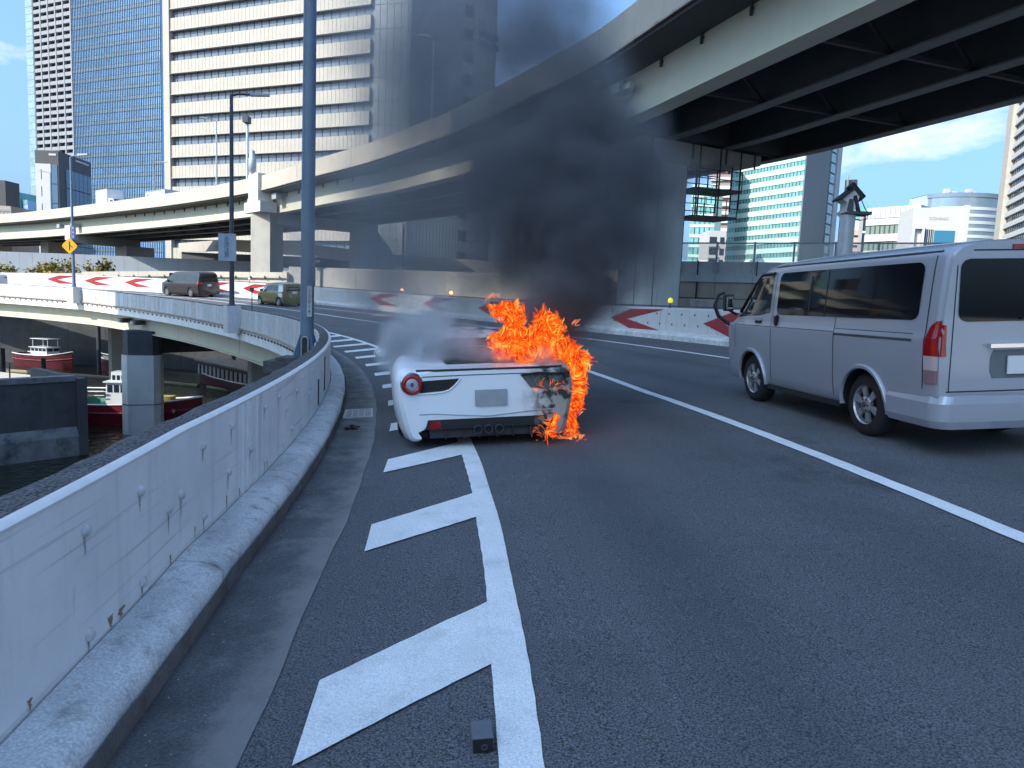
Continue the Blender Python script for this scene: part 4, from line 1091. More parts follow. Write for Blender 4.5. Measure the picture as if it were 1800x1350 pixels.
f = Fac((59, 250), (66.6, 247), -1.2)
t = bldg('pale_glass_office', 'pale green glass office half hidden behind the big pier', f)
body(t, f, 20, 46, M['teal_band'])
bands(t, f, 46, 3.4, 1.0, M['teal'], M['teal_band'], mull=1.5, mw=.3, z_first=1, proud=.2)
f = Fac((73.5, 282), (80.5, 280), -1.2)
t = bldg('pink_block', 'pinkish brown block with thin white balcony stripes left of the teal office', f)
body(t, f, 15, 64, mat('pink_brown', (0.27, 0.20, 0.19), 0.8))
for k in range(19):
    mb = MB(); f.box(mb, 0, f.L, 0, .8, 2 + k * 3.2, 3.2 + k * 3.2); mb.build('balcony', mat('pink_white', (0.55, 0.5, 0.49), 0.7), t, world=True)
f = Fac((52.6, 200), (57.4, 200), -1.2)
t = bldg('small_flats', 'small white block of flats with dark balconies low beside the big pier', f)
body(t, f, 10, 25.2, M['white_precast'])
for k in range(7):
    mb = MB(); f.box(mb, .3, 2.3, -.1, .08, 3.1 + k * 3.1, 4.9 + k * 3.1); f.box(mb, 3.2, 4.4, -.1, .08, 3.1 + k * 3.1, 4.9 + k * 3.1); w_ = mb.build('window', M['win_dark'], t, world=True)
    mb = MB(); f.box(mb, .1, 2.6, 0, .6, 2.2 + k * 3.1, 3.0 + k * 3.1); mb.build('balcony', M['white_precast'], t, world=True)

def simple(nm, lb, p0, p1, d, h, wall, pitch, bh, glass, sp, mull=None, mw=.3, proud=.2):
    f = Fac(p0, p1, -1.2); t = bldg(nm, lb, f); body(t, f, d, h, wall)
    bands(t, f, h, pitch, bh, glass, sp, mull=mull, mw=mw, z_first=.6, proud=proud); return t, f
simple('slim_tower', 'slim dark grey flats rising just right of the slate tower side', (135.4, 305), (139.5, 303), 12, 60, M['grey_precast'], 3.3, 1.2, M['win_dark'], M['grey_precast'], 1.4, .5)
simple('beige_hotel', 'beige block with a green roof storey behind the diamond sign', (113, 250), (118.6, 249), 12, 33, mat('peach_render', (0.50, 0.40, 0.31), 0.8), 3.4, 2.6, M['win_dark'], mat('peach_render', (0.50, 0.40, 0.31), 0.8))
f = Fac((116.5, 256), (122, 255), -1.2); t = bldg('green_roof_block', 'small block with pale green roof storey behind the beige block', f); body(t, f, 10, 37.5, M['white_precast']); mb = MB(); f.box(mb, -.3, f.L + .3, -10.2, .4, 37.5, 42.3); mb.build('roof', M['teal'], t, world=True)
simple('navy_office', 'low navy blue office with white window grid below the beige block', (93.2, 205), (97.4, 203), 10, 21.5, mat('navy', (0.05, 0.08, 0.14), .5), 3.2, .8, mat('navy', (0.05, 0.08, 0.14), .5), M['white_precast'], 1.3, .4)
simple('striped_office', 'white office with dark vertical window stripes beside the camera pole', (100.4, 212), (103.2, 211), 10, 33.6, M['white_precast'], 9.0, .6, M['win_dark'], M['white_precast'], .7, .4)
f = Fac((94.2, 197), (103.2, 187), -1.2)
t = bldg('long_white_hall', 'long white office with rows of windows between the camera pole and the hotel', f)
body(t, f, 12, 32.5, M['white_precast'])
bands(t, f, 29.5, 4.3, 1.9, mat('greenish_window', (0.18, 0.24, 0.20), .2), M['white_precast'], mull=1.2, mw=.35, z_first=2, proud=.3)
mb = MB()
for j in range(11): f.box(mb, j * f.L / 11 + .05, (j + 1) * f.L / 11 - .05, -.1, .45, 29.6, 32.4)
mb.build('roof_screen', mat('pale_grey_screen', (0.45, 0.46, 0.47), .6), t, world=True)
f = Fac((92.6, 171), (103.2, 169), -1.2)
t = bldg('hotel_wing', 'white hotel wing with teal window block and small red lettering on its top band', f)
body(t, f, 10, 29.2, M['white_precast'])
mb = MB(); f.box(mb, 4.9, 9.3, 0, .12, 19.2, 24.0); mb.build('window', mat('teal_window', (0.05, 0.20, 0.30), .15, metal=.3), t, world=True)
mb = MB(); f.box(mb, 2.7, 4.7, 0, .1, 19.2, 24.2); mb.build('window', M['win_dark'], t, world=True)
mb = MB()
for j in range(5): f.box(mb, 2.75 + j * .42, 2.85 + j * .42, .08, .16, 19.2, 24.2)
mb.build('mullions', M['white_precast'], t, world=True)
mb = MB(); f.box(mb, -.2, 2.5, 0, 1.0, 24.2, 25.0); f.box(mb, -.2, .4, 0, 1.0, 12, 24.2); f.box(mb, 2.0, 2.5, 0, 1.0, 19.0, 24.2); mb.build('portal_frame', M['white_precast'], t, world=True)
mb = MB(); f.box(mb, -6, f.L - .3, 0, 1.4, 15.2, 18.9); f.box(mb, -6, f.L - .3, 0, 1.4, 9.6, 13.6); mb.build('podium_band', M['white_precast'], t, world=True)
mb = MB(); f.box(mb, -6, f.L - .3, .3, 1.0, 13.6, 15.2)
mb.build('strip_window', mat('grey_louvre', (0.2, 0.2, 0.2), .5), t, world=True)
mb = MB(); f.box(mb, f.L - .2, f.L + .9, -8, .8, 0, 29.8); mb.build('end_pier', M['white_precast'], t, world=True)
o_ = Vector(f.o) + Vector(f.u) * 5.6 + Vector(f.w) * .02 + Vector((0, 0, 26.7))
text_mesh('CONRAD', 0.95, 'lettering', mat('dusty_red_letter', (0.42, 0.27, 0.28), .6), t, t.matrix_basis.inverted() @ frame(o_, f.u, (0, 0, 1), f.w), 0.06)
# curved glass tower
t = thing('curved_tower', 'pale blue glass tower with a rounded front above the hotel wing', 'building', (163, 268, -1.2))
def ell(r_): return [(math.cos(PI + PI * k / 30) * 14.6 * r_, math.sin(PI + PI * k / 30) * 9.5 * r_) for k in range(31)] + [(14.6 * r_, 8), (-14.6 * r_, 8)]
PT = mat('pale_blue_glass', (0.24, 0.33, 0.42), .18, metal=.35, var=.08, vscale=.15)
mb = MB(); mb.prism(ell(1.0), lambda a, b, z: (a, b, z), 0, 47.3); mb.build('glass_wall', PT, t, smooth=35)
for k in range(18):
    mb = MB(); mb.prism(ell(1.012), lambda a, b, z: (a, b, z), 1.2 + k * 2.45, 2.25 + k * 2.45); mb.build('spandrel', mat('pale_spandrel', (0.50, 0.55, 0.60), .35), t, smooth=35)
mb = MB(); mb.prism(ell(1.02), lambda a, b, z: (a, b, z), 47.3, 48.8); mb.build('roof_edge', mat('blue_parapet', (0.16, 0.22, 0.29), .3), t, smooth=35)
mb = MB()
for x, h in ((-9, 1.8), (-6.5, 1.0), (-1, 2.0), (0.4, 1.2), (9, .9)): mb.box(x - .8, x + .8, -5, -3, 48.8, 48.8 + h)
mb.build('roof_units', M['white_precast'], t)
mb = MB(); mb.box(-15.4, -11, -2, 8, 0, 48.2); mb.build('side_wing', M['teal_band'], t)
# right-edge tower
f = Fac((166, 250), (142.5, 190), -1.2)
t = bldg('banded_tower', 'tall white tower with dark window bands at the right edge of the picture', f)
mb = MB(); mb.prism([(166, 250), (142.5, 190), (184, 175), (208, 236)], lambda a, b, z: (a, b, z), -1.2, 100); mb.build('wall', M['white_precast'], t, world=True)
bands(t, f, 100, 3.75, 1.6, M['win_dark'], M['white_precast'], mull=2.4, mw=.35, z_first=1, proud=.7)
mb = MB(); f.box(mb, -1.5, 5.5, -3, 1.6, 0, 100); mb.build('corner_pier', M['beige_clad'], t, world=True)
# two blocks behind the smoke
simple('stepped_flats', 'block with thin pale floor lines seen dimly through the smoke under the overpass', (0.8, 200), (7.5, 200), 10, 23, M['grey_precast'], 2.6, 1.0, M['win_dark'], M['white_precast'], None, proud=.5)
f = Fac((-.9, 120), (3.6, 119), -1.2); t = bldg('grey_block', 'narrow grey block with a bright edge under the overpass behind the smoke', f); body(t, f, 8, 14.2, M['grey_precast']); mb = MB(); f.box(mb, -.3, .5, -2, .4, 0, 15.5); mb.build('edge_pier', M['beige_clad'], t, world=True)

# ---- unseen block added off to the left, shaped to shade this part of the road
f2_ = Fac((-55, 3.0), (-55, 19.6), -2.2)
f = Fac((-55, -46), (-55, 3.0), -2.2)
t = bldg('shade_block', 'unseen tall grey block added on the left bank to cast shade over the road', f)
mb = MB(); mb.prism([(-55, -46), (-55, 3.0), (-68, -6.75), (-68, -46)], lambda a, b, z: (a, b, z), -2.2, 80); mb.build('wall', M['grey_precast'], t, world=True)
bands(t, f, 82, 4.0, 1.8, M['win_dark'], M['grey_precast'], mull=3.0, mw=.4, z_first=1, proud=.4)
mb = MB(); mb.prism([(-55, 3.0), (-55, 19.6), (-68, 9.85), (-68, -6.75)], lambda a, b, z: (a, b, z), -2.2, 46.5); mb.build('shade_wing', M['grey_precast'], t, world=True)  # added wing, stepped to shade the ramp but leave the overpass sunlit
bands(t, f2_, 48.5, 4.0, 1.8, M['win_dark'], M['grey_precast'], mull=3.0, mw=.4, z_first=1, proud=.4)

# ================================================================= walls and small viaduct behind the bend
def wall_line(name, label, pts, zt, zb, th, m, piece=None, pm=None, cat='wall'):
    t = thing(name, label, cat, (pts[0][0], pts[0][1], zb[0]))
    Ls = [0]
    for a, b in zip(pts, pts[1:]): Ls.append(Ls[-1] + math.hypot(b[0] - a[0], b[1] - a[1]))
    n = max(1, int(Ls[-1] / piece)) if piece else len(pts) - 1
    def at(d):
        for i in range(len(pts) - 1):
            if d <= Ls[i + 1] or i == len(pts) - 2:
                f_ = (d - Ls[i]) / (Ls[i + 1] - Ls[i])
                return [pts[i][k] + (pts[i + 1][k] - pts[i][k]) * f_ for k in (0, 1)] + [zt[i] + (zt[i + 1] - zt[i]) * f_, zb[i] + (zb[i + 1] - zb[i]) * f_], Vector((pts[i + 1][0] - pts[i][0], pts[i + 1][1] - pts[i][1], 0)).normalized()
    for k in range(n):
        g = 0.012 if piece else 0
        a, d = at(Ls[-1] * k / n + g); b, _ = at(Ls[-1] * (k + 1) / n - g); nn = Vector((-d.y, d.x, 0)) * th
        mb = MB(); mb.hexa([(a[0], a[1], a[3]), (b[0], b[1], b[3]), (b[0] + nn.x, b[1] + nn.y, b[3]), (a[0] + nn.x, a[1] + nn.y, a[3]), (a[0], a[1], a[2]), (b[0], b[1], b[2]), (b[0] + nn.x, b[1] + nn.y, b[2]), (a[0] + nn.x, a[1] + nn.y, a[2])])
        mb.build('wall_panel', m, t, world=True)
    return t, at, Ls[-1]
t, at, L = wall_line('noise_wall', 'long cream wall with a thin bracketed rail behind the brown minivan', [(-42.2, 69.6), (-32.1, 66.9), (-23.3, 63.0), (-19.5, 61.0)], [2.9, 3.25, 3.35, 3.4], [-1, -1, -1, -1], .3, M['parapet_cream'], 2.2)
for k in range(14):
    a, d = at(L * (k + .5) / 14); mb = MB(); w_ = Vector((d.y, -d.x, 0)); mb.beam((a[0] + w_.x * .02, a[1] + w_.y * .02, a[2] - .35), (a[0] + w_.x * .3 + d.x * .3, a[1] + w_.y * .3 + d.y * .3, a[2] - .5), .08); mb.build('rail_bracket', M['steel_dark'], t, world=True)
for q in range(12):
    a, d = at(L * q / 12); b, _ = at(L * (q + 1) / 12); w_ = Vector((d.y, -d.x, 0)) * .12
    mb = MB(); mb.beam((a[0] + w_.x, a[1] + w_.y, a[2] - .52), (b[0] + w_.x, b[1] + w_.y, b[2] - .52), .07); mb.build('rail', M['steel_dark'], t, world=True)
wall_line('panel_wall', 'weathered cream panel wall at the far left behind the chevrons', [(-62, 74.5), (-52.0, 71.6), (-42.4, 69.9)], [2.3, 2.5, 2.75], [-1, -1, -1], .3, M['parapet_cream'], 0.9)
wall_line('retaining_wall', 'dim grey retaining wall behind the bend in the smoke', [(-19.5, 61.5), (-9.7, 58.9), (-2.4, 52.4), (3.3, 45.9), (5, 40)], [3.9, 3.9, 3.7, 3.3, 3.2], [-1.2] * 5, .4, M['concrete'], 3.0)
t, at, L = wall_line('lower_viaduct', 'low concrete viaduct edge crossing behind the smoke below the overpass', [(-63, 134, 0), (-40, 100, 0), (-23.4, 80, 0), (-12.9, 79.8, 0), (12, 78, 0), (40, 72, 0)], [10.2, 8.8, 7.2, 6.35, 5.75, 5.4], [8.6, 7.2, 5.85, 5.0, 4.4, 4.0], .3, M['beige_clad'], 4.0, cat='viaduct')
mb = MB(); mb.hexa([(-62.5, 134, 6.9), (-23.2, 80.4, 4.5), (-15, 88, 4.5), (-54, 140, 6.9), (-62.5, 134, 8.6), (-23.2, 80.4, 5.8), (-15, 88, 5.8), (-54, 140, 8.6)]); mb.build('deck', M['soffit'], t, world=True)
mb = MB(); mb.hexa([(-12.8, 80.4, 3.5), (40, 72.4, 2.9), (40, 82, 2.9), (-12.8, 90, 3.5), (-12.8, 80.4, 4.9), (40, 72.4, 3.9), (40, 82, 3.9), (-12.8, 90, 4.9)]); mb.build('deck', M['soffit'], t, world=True)
for x, y in ((-45, 113), (-18, 85), (2, 84), (24, 80)):
    mb = MB(); mb.box(x - .8, x + .8, y - .8, y + .8, -1.2, 5); mb.build('pier', M['concrete'], t, world=True)
t = thing('stair_wall', 'pale wedge shaped wall with a slanted top standing under the overpass', 'wall', (-15, 79, -1.2))
mb = MB(); mb.prism([(-15.5, 4.9), (-14.1, 4.85), (-14.1, 6.9), (-15.5, 8.7)], lambda a, z, d: (a, d, z), 78.6, 81); mb.build('wall_panel', M['beige_clad'], t, world=True)
for x, y, h, lb in ((-12.6, 79.4, 7.5, 'thin dark drain pipe hanging below the overpass in the smoke'), (-3.2, 100, 9, 'thin pale drain pipe beside the grey block in the smoke')):
    t = thing('drain_pipe', lb, 'pipe', (x, y, 4.5)); mb = MB(); mb.tube([(0, 0, -5.5), (0, 0, h - 2.4)], .12, 8); mb.build('shaft', M['steel_dark'] if y < 90 else M['galv'], t)
t = thing('utility_pole', 'dim grey pole with a crossbar behind the left end of the smoke', 'pole', (-17, 60.3, 2)); mb = MB(); mb.tube([(0, 0, -1), (0, 0, 3.0)], .13, 8); mb.box(-.5, .5, -.08, .08, 2.3, 2.5); mb.box(-.3, .3, -.1, .1, 2.7, 2.9); mb.build('shaft', M['steel_dark'], t)

# right: concrete parapet with glass panels
def nb(d, off, z): 
    P0 = Vector((8.2, 40.4)); P1 = Vector((30, 30)); uu = (P1 - P0).normalized(); nn = Vector((uu.y, -uu.x))
    q = P0 + uu * d + nn * off; return (q.x, q.y, z)
t = thing('glass_parapet', 'concrete side wall topped by a pale steel rail and clear glass panels behind the van', 'wall', nb(8, 0, 0))
def nbox(mb, d0, d1, o0, o1, z0, z1): mb.hexa([nb(d0, o0, z0), nb(d1, o0, z0), nb(d1, o1, z0), nb(d0, o1, z0), nb(d0, o0, z1), nb(d1, o0, z1), nb(d1, o1, z1), nb(d0, o1, z1)])
GP = mat('clear_panel', (0.55, 0.62, 0.64), .08, alpha=.22, spec=.6)
for k in range(13):
    d0 = -1.0 + k * 1.95
    mb = MB(); nbox(mb, d0 + .01, d0 + 1.94, -.35, 0, -1.2, 3.15); mb.build('wall_panel', M['concrete'], t, world=True)
    mb = MB(); nbox(mb, d0 + .01, d0 + 1.94, -.3, .16, 3.15, 3.5); nbox(mb, d0, d0 + 1.95, -.25, .05, 3.5, 4.25); mb.build('steel_parapet', mat('pale_blue_steel', (0.42, 0.47, 0.52), .45, var=.08, vscale=2, streak=(.3, .3, .3), streak_amt=.4), t, world=True)
    mb = MB(); nbox(mb, d0 - .05, d0 + .05, .05, .15, 3.6, 5.3); p_ = mb.build('post', M['galv'], t, world=True)
    for z in (3.75, 4.1):
        mb = MB(); nbox(mb, d0 - .16, d0 + .16, .05, .12, z - .05, z + .05); mb.build('clamp', M['galv'], p_, world=True)
    mb = MB(); nbox(mb, d0 + .06, d0 + 1.89, .08, .10, 4.32, 5.2); mb.build('glass_panel', GP, t, world=True)
    mb = MB(); nbox(mb, d0 + .05, d0 + 1.9, .06, .13, 5.2, 5.27); mb.build('top_rail', M['galv'], t, world=True)
for k, (d, w_) in enumerate(((1.9, .06), (5.0, .05))):
    mb = MB(); nbox(mb, d, d + w_, 0.0, .09, 1.4, 4.3); mb.build('cable', M['black'], t, world=True)
mb = MB(); nbox(mb, -.5, 5.5, .02, .06, 2.25, 2.29); mb.build('conduit', M['steel_dark'], t, world=True)
t = thing('cabinet', 'small pale metal cabinet on the wall behind the chevron barrier', 'cabinet', nb(2.1, 0.1, 1.6))
mb = MB(); nbox(mb, 1.7, 3.0, .1, .4, 1.2, 2.2); mb.build('case', M['white_precast'], t, world=True)
mb = MB(); nbox(mb, 1.95, 2.2, .4, .44, 1.3, 2.1); nbox(mb, 2.4, 2.65, .4, .44, 1.3, 2.1); mb.build('rib', M['galv'], t, world=True)

# traffic camera on its pole, and the diamond marker
b = rp(65.75, 14.9, .62)
t = thing('traffic_camera', 'traffic camera in a white housing on a stout galvanised pole behind the van', 'traffic camera', b)
mb = MB(); mb.tube([(0, 0, -1), (0, 0, 2.55)], .16, 16); mb.build('pole', M['galv'], t, smooth=60)
mb = MB(); mb.box(-.08, .55, -.25, .25, 2.55, 2.63); mb.build('bracket', M['steel_dark'], t)
mb = MB(); hs = [(-.36, -.18), (.12, -.18), (.12, .2), (-.36, .2)]
cc = math.cos(.7); ss = math.sin(.7)
mb.prism([(-.30, 2.95), (0.02, 3.2), (.18, 3.02), (.06, 2.6), (-.14, 2.6), (-.14, 2.86)], lambda a, z, d: (a, d, z), -.22, .22); hsg = mb.build('housing', M['white_precast'], t)
mb = MB(); mb.prism([(-.36, 2.95), (0.0, 3.26), (.03, 3.23), (-.33, 2.91)], lambda a, z, d: (a, d, z), -.28, .28); mb.build('hood', M['black'], hsg)
mb = MB(); mb.tube([(-.06, -.1, 3.34), (.30, -.1, 2.98)], .13, 12); mb.tube([(.05, -.2, 3.05), (.2, -.2, 2.6)], .06, 8); mb.build('camera_body', M['black'], t, smooth=50)
mb = MB(); mb.prism([(-.14, 2.62), (0.03, 2.62), (.03, 2.95), (-.1, 2.95)], lambda a, z, d: (a, d, z), -.235, -.225); mb.build('grille', M['steel_dark'], hsg)
mb = MB(); mb.tube([(.3, -.1, 2.95), (.4, -.15, 2.7), (.52, -.1, 2.62), (.5, -.1, 2.45), (.3, -.1, 2.4), (.16, 0, 2.45)], .012, 6); mb.build('cable', M['black'], t)
_k = Matrix.Translation((0, 0, 2.6)) @ Matrix.Scale(.78, 4) @ Matrix.Translation((0, 0, -2.6))
for o in [q for q in bpy.data.objects if q.parent == t and not q.name.startswith('pole')]: o.matrix_basis = _k
t = thing('diamond_marker', 'pale slender pole with a white diamond marker plate before the slate tower', 'marker', (17.9, 40, -1))
mb = MB(); mb.tube([(0, 0, 0), (0, 0, 5), (0, 0, 10.3)], [.11, .09, .06], 8); mb.build('pole', M['white_precast'], t, smooth=60)
mb = MB(); mb.prism(diamond(.42, .02), lambda a, z, d: (a - .12, d - .15, z + 8.15), -.015, .015); pl_ = mb.build('plate', M['white_precast'], t)
mb = MB()
for a, z in ((0, .2), (.2, 0), (-.2, 0), (0, -.2)): mb.prism(diamond(.11, .01), lambda x, y, d: (a + x - .12, d - .15, z + y + 8.15), -.02, -.0155)
mb.build('pattern', mat('grey_print', (0.3, 0.31, 0.33), .5), pl_)

# ================================================================= trees under the overpass
def leaf_mat(nm, c): return mat(nm, c, .7, var=.35, vscale=1.2)
LM = [leaf_mat('yellow_leaf', (0.22, 0.16, 0.015)), leaf_mat('olive_leaf', (0.10, 0.11, 0.025)), leaf_mat('green_leaf', (0.05, 0.09, 0.03))]
def tree(nm, lb, x, y, zb, h, w_, mix, seed, n=900):
    rnd = random.Random(seed); t = thing(nm, lb, 'tree', (x, y, zb))
    mb = MB(); mb.tube([(0, 0, 0), (.05, 0, h * .35), (0.1, .05, h * .7)], [.14, .1, .04], 7)
    lim = []
    for k in range(7):
        an = rnd.uniform(0, 6.28); a0 = h * rnd.uniform(.25, .5); e = (math.cos(an) * w_ * .36, math.sin(an) * w_ * .36, h * rnd.uniform(.55, .9)); lim.append(e)
        mb.tube([(.03, 0, a0), (e[0] * .5, e[1] * .5, (a0 + e[2]) * .52), e], [.05, .035, .015], 5)
    mb.build('trunk', mat('bark', (0.09, 0.07, 0.05), .9, var=.2), t)
    mb = MB(); clumps = [(rnd.gauss(0, w_ * .24), rnd.gauss(0, w_ * .24), h * rnd.uniform(.42, .92)) for _ in range(17)] + lim
    for _ in range(n):
        c = rnd.choice(clumps); p = Vector((rnd.gauss(c[0], w_ * .085), rnd.gauss(c[1], w_ * .085), rnd.gauss(c[2], h * .06)))
        if p.z < h * .25: continue
        s = rnd.uniform(.11, .24); a = Vector((rnd.gauss(0, 1), rnd.gauss(0, 1), rnd.gauss(0, .6))).normalized(); b = a.cross(Vector((rnd.gauss(0, 1), rnd.gauss(0, 1), rnd.gauss(0, 1)))).normalized()
        mb.cur = 0 if rnd.random() < mix else 1
        mb.quad(p - a * s, p - b * s * .6, p + a * s, p + b * s * .6)
    mb.build('crown', LM[0:2] if mix > .3 else LM[1:3], t, kind=None)
tree('broadleaf_tree', 'yellowing bushy tree under the overpass just left of the diamond sign post', -52.5, 82, -1.2, 5.4, 4.6, .75, 3, 1900)
tree('broadleaf_tree', 'olive round tree directly right of the diamond sign post', -47.8, 82, -1.2, 6.0, 3.0, .35, 5, 1500)
tree('broadleaf_tree', 'small yellow tree left of the far dark pier', -58.2, 82, -1.2, 4.8, 2.2, .85, 8, 800)
tree('broadleaf_tree', 'dark green tree at the left edge behind the panel wall', -62.5, 84, -1.2, 5.4, 3.6, .1, 9, 1200)
tree('broadleaf_tree', 'low yellow bush behind the noise wall left of the tall sign post', -38.5, 79, -1.2, 4.5, 3.2, .8, 12, 800)

# ================================================================= canal: quay, boats, piles
qt = thing('quay', 'dark stained concrete quay with low wall and pale deck at the lower left', 'quay', (-25, 35, -7))
mb = MB(); mb.prism([(-60, -4), (-30.6, 24), (-22.2, 35.2), (-27.2, 43.4), (-32.6, 45.3), (-46, 49.8), (-75, 50)], lambda a, b, z: (a, b, z), -9, -4.2); mb.build('deck', mat('quay_deck', (0.42, 0.39, 0.33), .9, var=.1, vscale=1), qt, world=True)
fq = Fac((-30.6, 24), (-21.9, 35.4), -9)
segs = [(-22, -14), (-14, -7), (-7, 0.0), (0.0, 7.4), (7.4, 14.34)]
for a, b in segs:
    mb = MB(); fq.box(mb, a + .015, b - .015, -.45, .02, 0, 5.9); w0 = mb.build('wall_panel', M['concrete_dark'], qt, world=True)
    mb = MB(); fq.box(mb, a + .01, b - .01, .02, .28, 0, 3.0); mb.prism([(.02, 3.0), (.28, 3.0), (.02, 3.45)], lambda d, z, x: tuple(Vector(fq.o) + Vector(fq.u) * x + Vector(fq.w) * d + Vector((0, 0, z))), a + .01, b - .01); mb.build('footing', mat('pale_stained_concrete', (0.16, .165, .165), .9, var=.25, vscale=1.5, spot=(.03, .03, .03), spot_amt=.8, spot_scale=1.2), qt, world=True)
    mb = MB(); fq.box(mb, a + .01, b - .01, -.5, .08, 5.75, 6.02); mb.build('wall_cap', mat('pale_stained_concrete', (.16, .165, .165)), qt, world=True)
mb = MB(); fq.box(mb, 14.35, 14.75, -6, .3, 0, 5.9); mb.build('end_wall', M['concrete_dark'], qt, world=True)
for x in (-3, -1, 1.2, 3.2, 5.2, 7.4, 8.4, 9.6, 11.6):
    mb = MB(); fq.box(mb, x, x + .05, -.35, -.3, 6.0, 6.0 + (.75 if x != 7.4 else 1.3)); mb.build('rail_post', M['steel_dark'], qt, world=True)
mb = MB(); fq.box(mb, -4, 11.6, -.34, -.31, 6.4, 6.44); mb.build('rail', M['steel_dark'], qt, world=True)
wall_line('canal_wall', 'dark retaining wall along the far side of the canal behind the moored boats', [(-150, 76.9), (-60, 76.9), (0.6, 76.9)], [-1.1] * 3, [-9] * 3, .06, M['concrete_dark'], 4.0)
t = thing('floating_boom', 'long pale floating boom lying on the canal before the red boats', 'boom', (-40, 66, -7))
mb = MB(); mb.tube([(-52, 69, -6.95), (-38, 66, -6.93), (-28, 63, -6.95)], .2, 8); mb.tube([(-27, 62.6, -6.95), (-18, 57, -6.95)], .14, 8); mb.build('tube', mat('boom_yellow', (.22, .2, .12), .8), t, world=True, smooth=60)
for i, (x, y, h, lb) in enumerate(((-41.5, 71, 5.4, 'dark mooring pile left of the ramp pier by the red boats'), (-27.6, 70, 5, 'dark mooring pile left of the covered tour boat'), (-25, 73.5, 4.8, 'dark mooring pile behind the covered tour boat'), (-46.5, 64.5, 2.6, 'short mooring pile beyond the pale quay deck'), (-41.8, 63, 2.0, 'stubby mooring pile right of the short one by the boom'))):
    t = thing('mooring_pile', lb, 'pile', (x, y, -8), group='mooring piles'); mb = MB(); mb.tube([(0, 0, 0), (0, 0, h + 1)], .2, 9); mb.build('shaft', M['girder_dark'], t, smooth=60)

def hull(L, W, H, rise=.5, n=14):
    """boat hull along +x (bow at +x), deck open, waterline z=0"""
    mb = MB(); secs = []
    for i in range(n + 1):
        f = i / n; x = (f - .5) * L
        w = W / 2 * (1 - max(0, (f - .55) / .45) ** 2.2 * .97) * (1 - max(0, (.12 - f) / .12) * .22)
        zt = H + rise * max(0, (f - .5) / .5) ** 2 + .12 * max(0, (.3 - f) / .3)
        secs.append([(x, -w, zt), (x, -w * .98, zt * .6), (x, -w * .82, -.1), (x, 0, -.3), (x, w * .82, -.1), (x, w * .98, zt * .6), (x, w, zt)])
    return mb, secs
def boat(lb, loc, rot, L, W, H, colh, deck, name='work_boat', cab=None, stripe=M['white_paint'], scale=1, canopy=None, extra=None, group=None):
    t = thing(name, lb, 'boat', loc, rot, group)
    mb, secs = hull(L, W, H)
    k = len(secs[0]); vs = [p for s in secs for p in s]; fs = []
    for i in range(len(secs) - 1):
        for j in range(k - 1): fs.append((i * k + j, i * k + j + 1, (i + 1) * k + j + 1, (i + 1) * k + j))
    fs.append(tuple(range(k - 1, -1, -1))); mb.add(vs, fs); mb.build('hull', colh, t, smooth=50)
    mb = MB()
    for i in range(len(secs) - 1):
        a, b = secs[i], secs[i + 1]; mb.quad(Vector(a[0]) - Vector((0, 0, .15)), Vector(b[0]) - Vector((0, 0, .15)), Vector(b[-1]) - Vector((0, 0, .15)), Vector(a[-1]) - Vector((0, 0, .15)))
    mb.build('deck', deck, t)
    for s in (0, -1):
        mb = MB(); mb.tube([Vector(q[s]) + Vector((0, 0, .02)) for q in secs], .055, 6); mb.build('gunwale', stripe, t, smooth=60)
    mb = MB()
    for s in (-1, 1):
        mb.tube([Vector((q[1][0], q[1][1] * 1.02 * s * -1 if s < 0 else -q[1][1] * 1.02 * -1, q[1][2])) for q in secs], .045, 5)
    mb.build('rubbing_strake', mat('pinkish_strake', (.45, .12, .15), .6), t)
    if cab:
        x0, x1, w, h = cab
        mb = MB(); mb.prism([(x0, H * .7), (x1, H * .7), (x1 - .15, H + h), (x0 + .05, H + h)], lambda a, z, d: (a, d, z), -w, w); c = mb.build('cabin', M['white_paint'], t)
        mb = MB(); mb.box(x0 - .1, x1 + .05, -w - .1, w + .1, H + h, H + h + .07); mb.build('roof', M['white_paint'], c)
        for s in (-1, 1):
            q = 4
            for j in range(q):
                mb = MB(); a = x0 + .12 + j * (x1 - x0 - .25) / q; mb.box(a, a + (x1 - x0 - .25) / q - .08, s * w - .01, s * w + .01, H + h * .55, H + h * .9); mb.build('window', M['win_dark'], c)
        mb = MB()
        for j in range(2): mb.box(x1 - .12, x1 - .02, -w + .1 + j * w, -w + .1 + j * w + w * .75, H + h * .55, H + h * .88)
        mb.build('windscreen', M['win_dark'], c)
    return t
RED_SHADE = mat('shaded_red_hull', (.085, .008, .014), .5, var=.15, vscale=2); RED = mat('dark_red_hull', (.17, .010, .02), .45, var=.15, vscale=2); GRN = mat('green_deck', (.06, .24, .14), .6, var=.2, vscale=2); DG = mat('dull_green_deck', (.12, .17, .13), .7, var=.2, vscale=2)  # deeper red: hull colour darkened to stand in for shade under the ramp
t = boat('red work boat with green deck and white cabin moored behind the ramp pier', (-25.6, 44.6, -7), .12, 11.5, 2.6, 1.25, RED, GRN, cab=(.2, 2.0, .75, 1.35))
mb = MB(); mb.box(.45, 1.6, -.5, .5, 2.65, 3.25); mb.build('wheelhouse', M['white_paint'], t)
mb = MB()
for j in range(4): mb.box(.52 + j * .27, .70 + j * .27, -.515, -.505, 2.75, 3.05)
mb.build('window', M['win_dark'], t)
for s in (-1, 1):
    mb = MB(); mb.tube([(-5, s * 1.1, 1.95), (.2, s * .9, 2.05)], .05, 6); mb.tube([(-5, s * 1.1, 1.7), (.2, s * .9, 1.8)], .03, 6); mb.build('hand_rail', M['white_paint'], t)
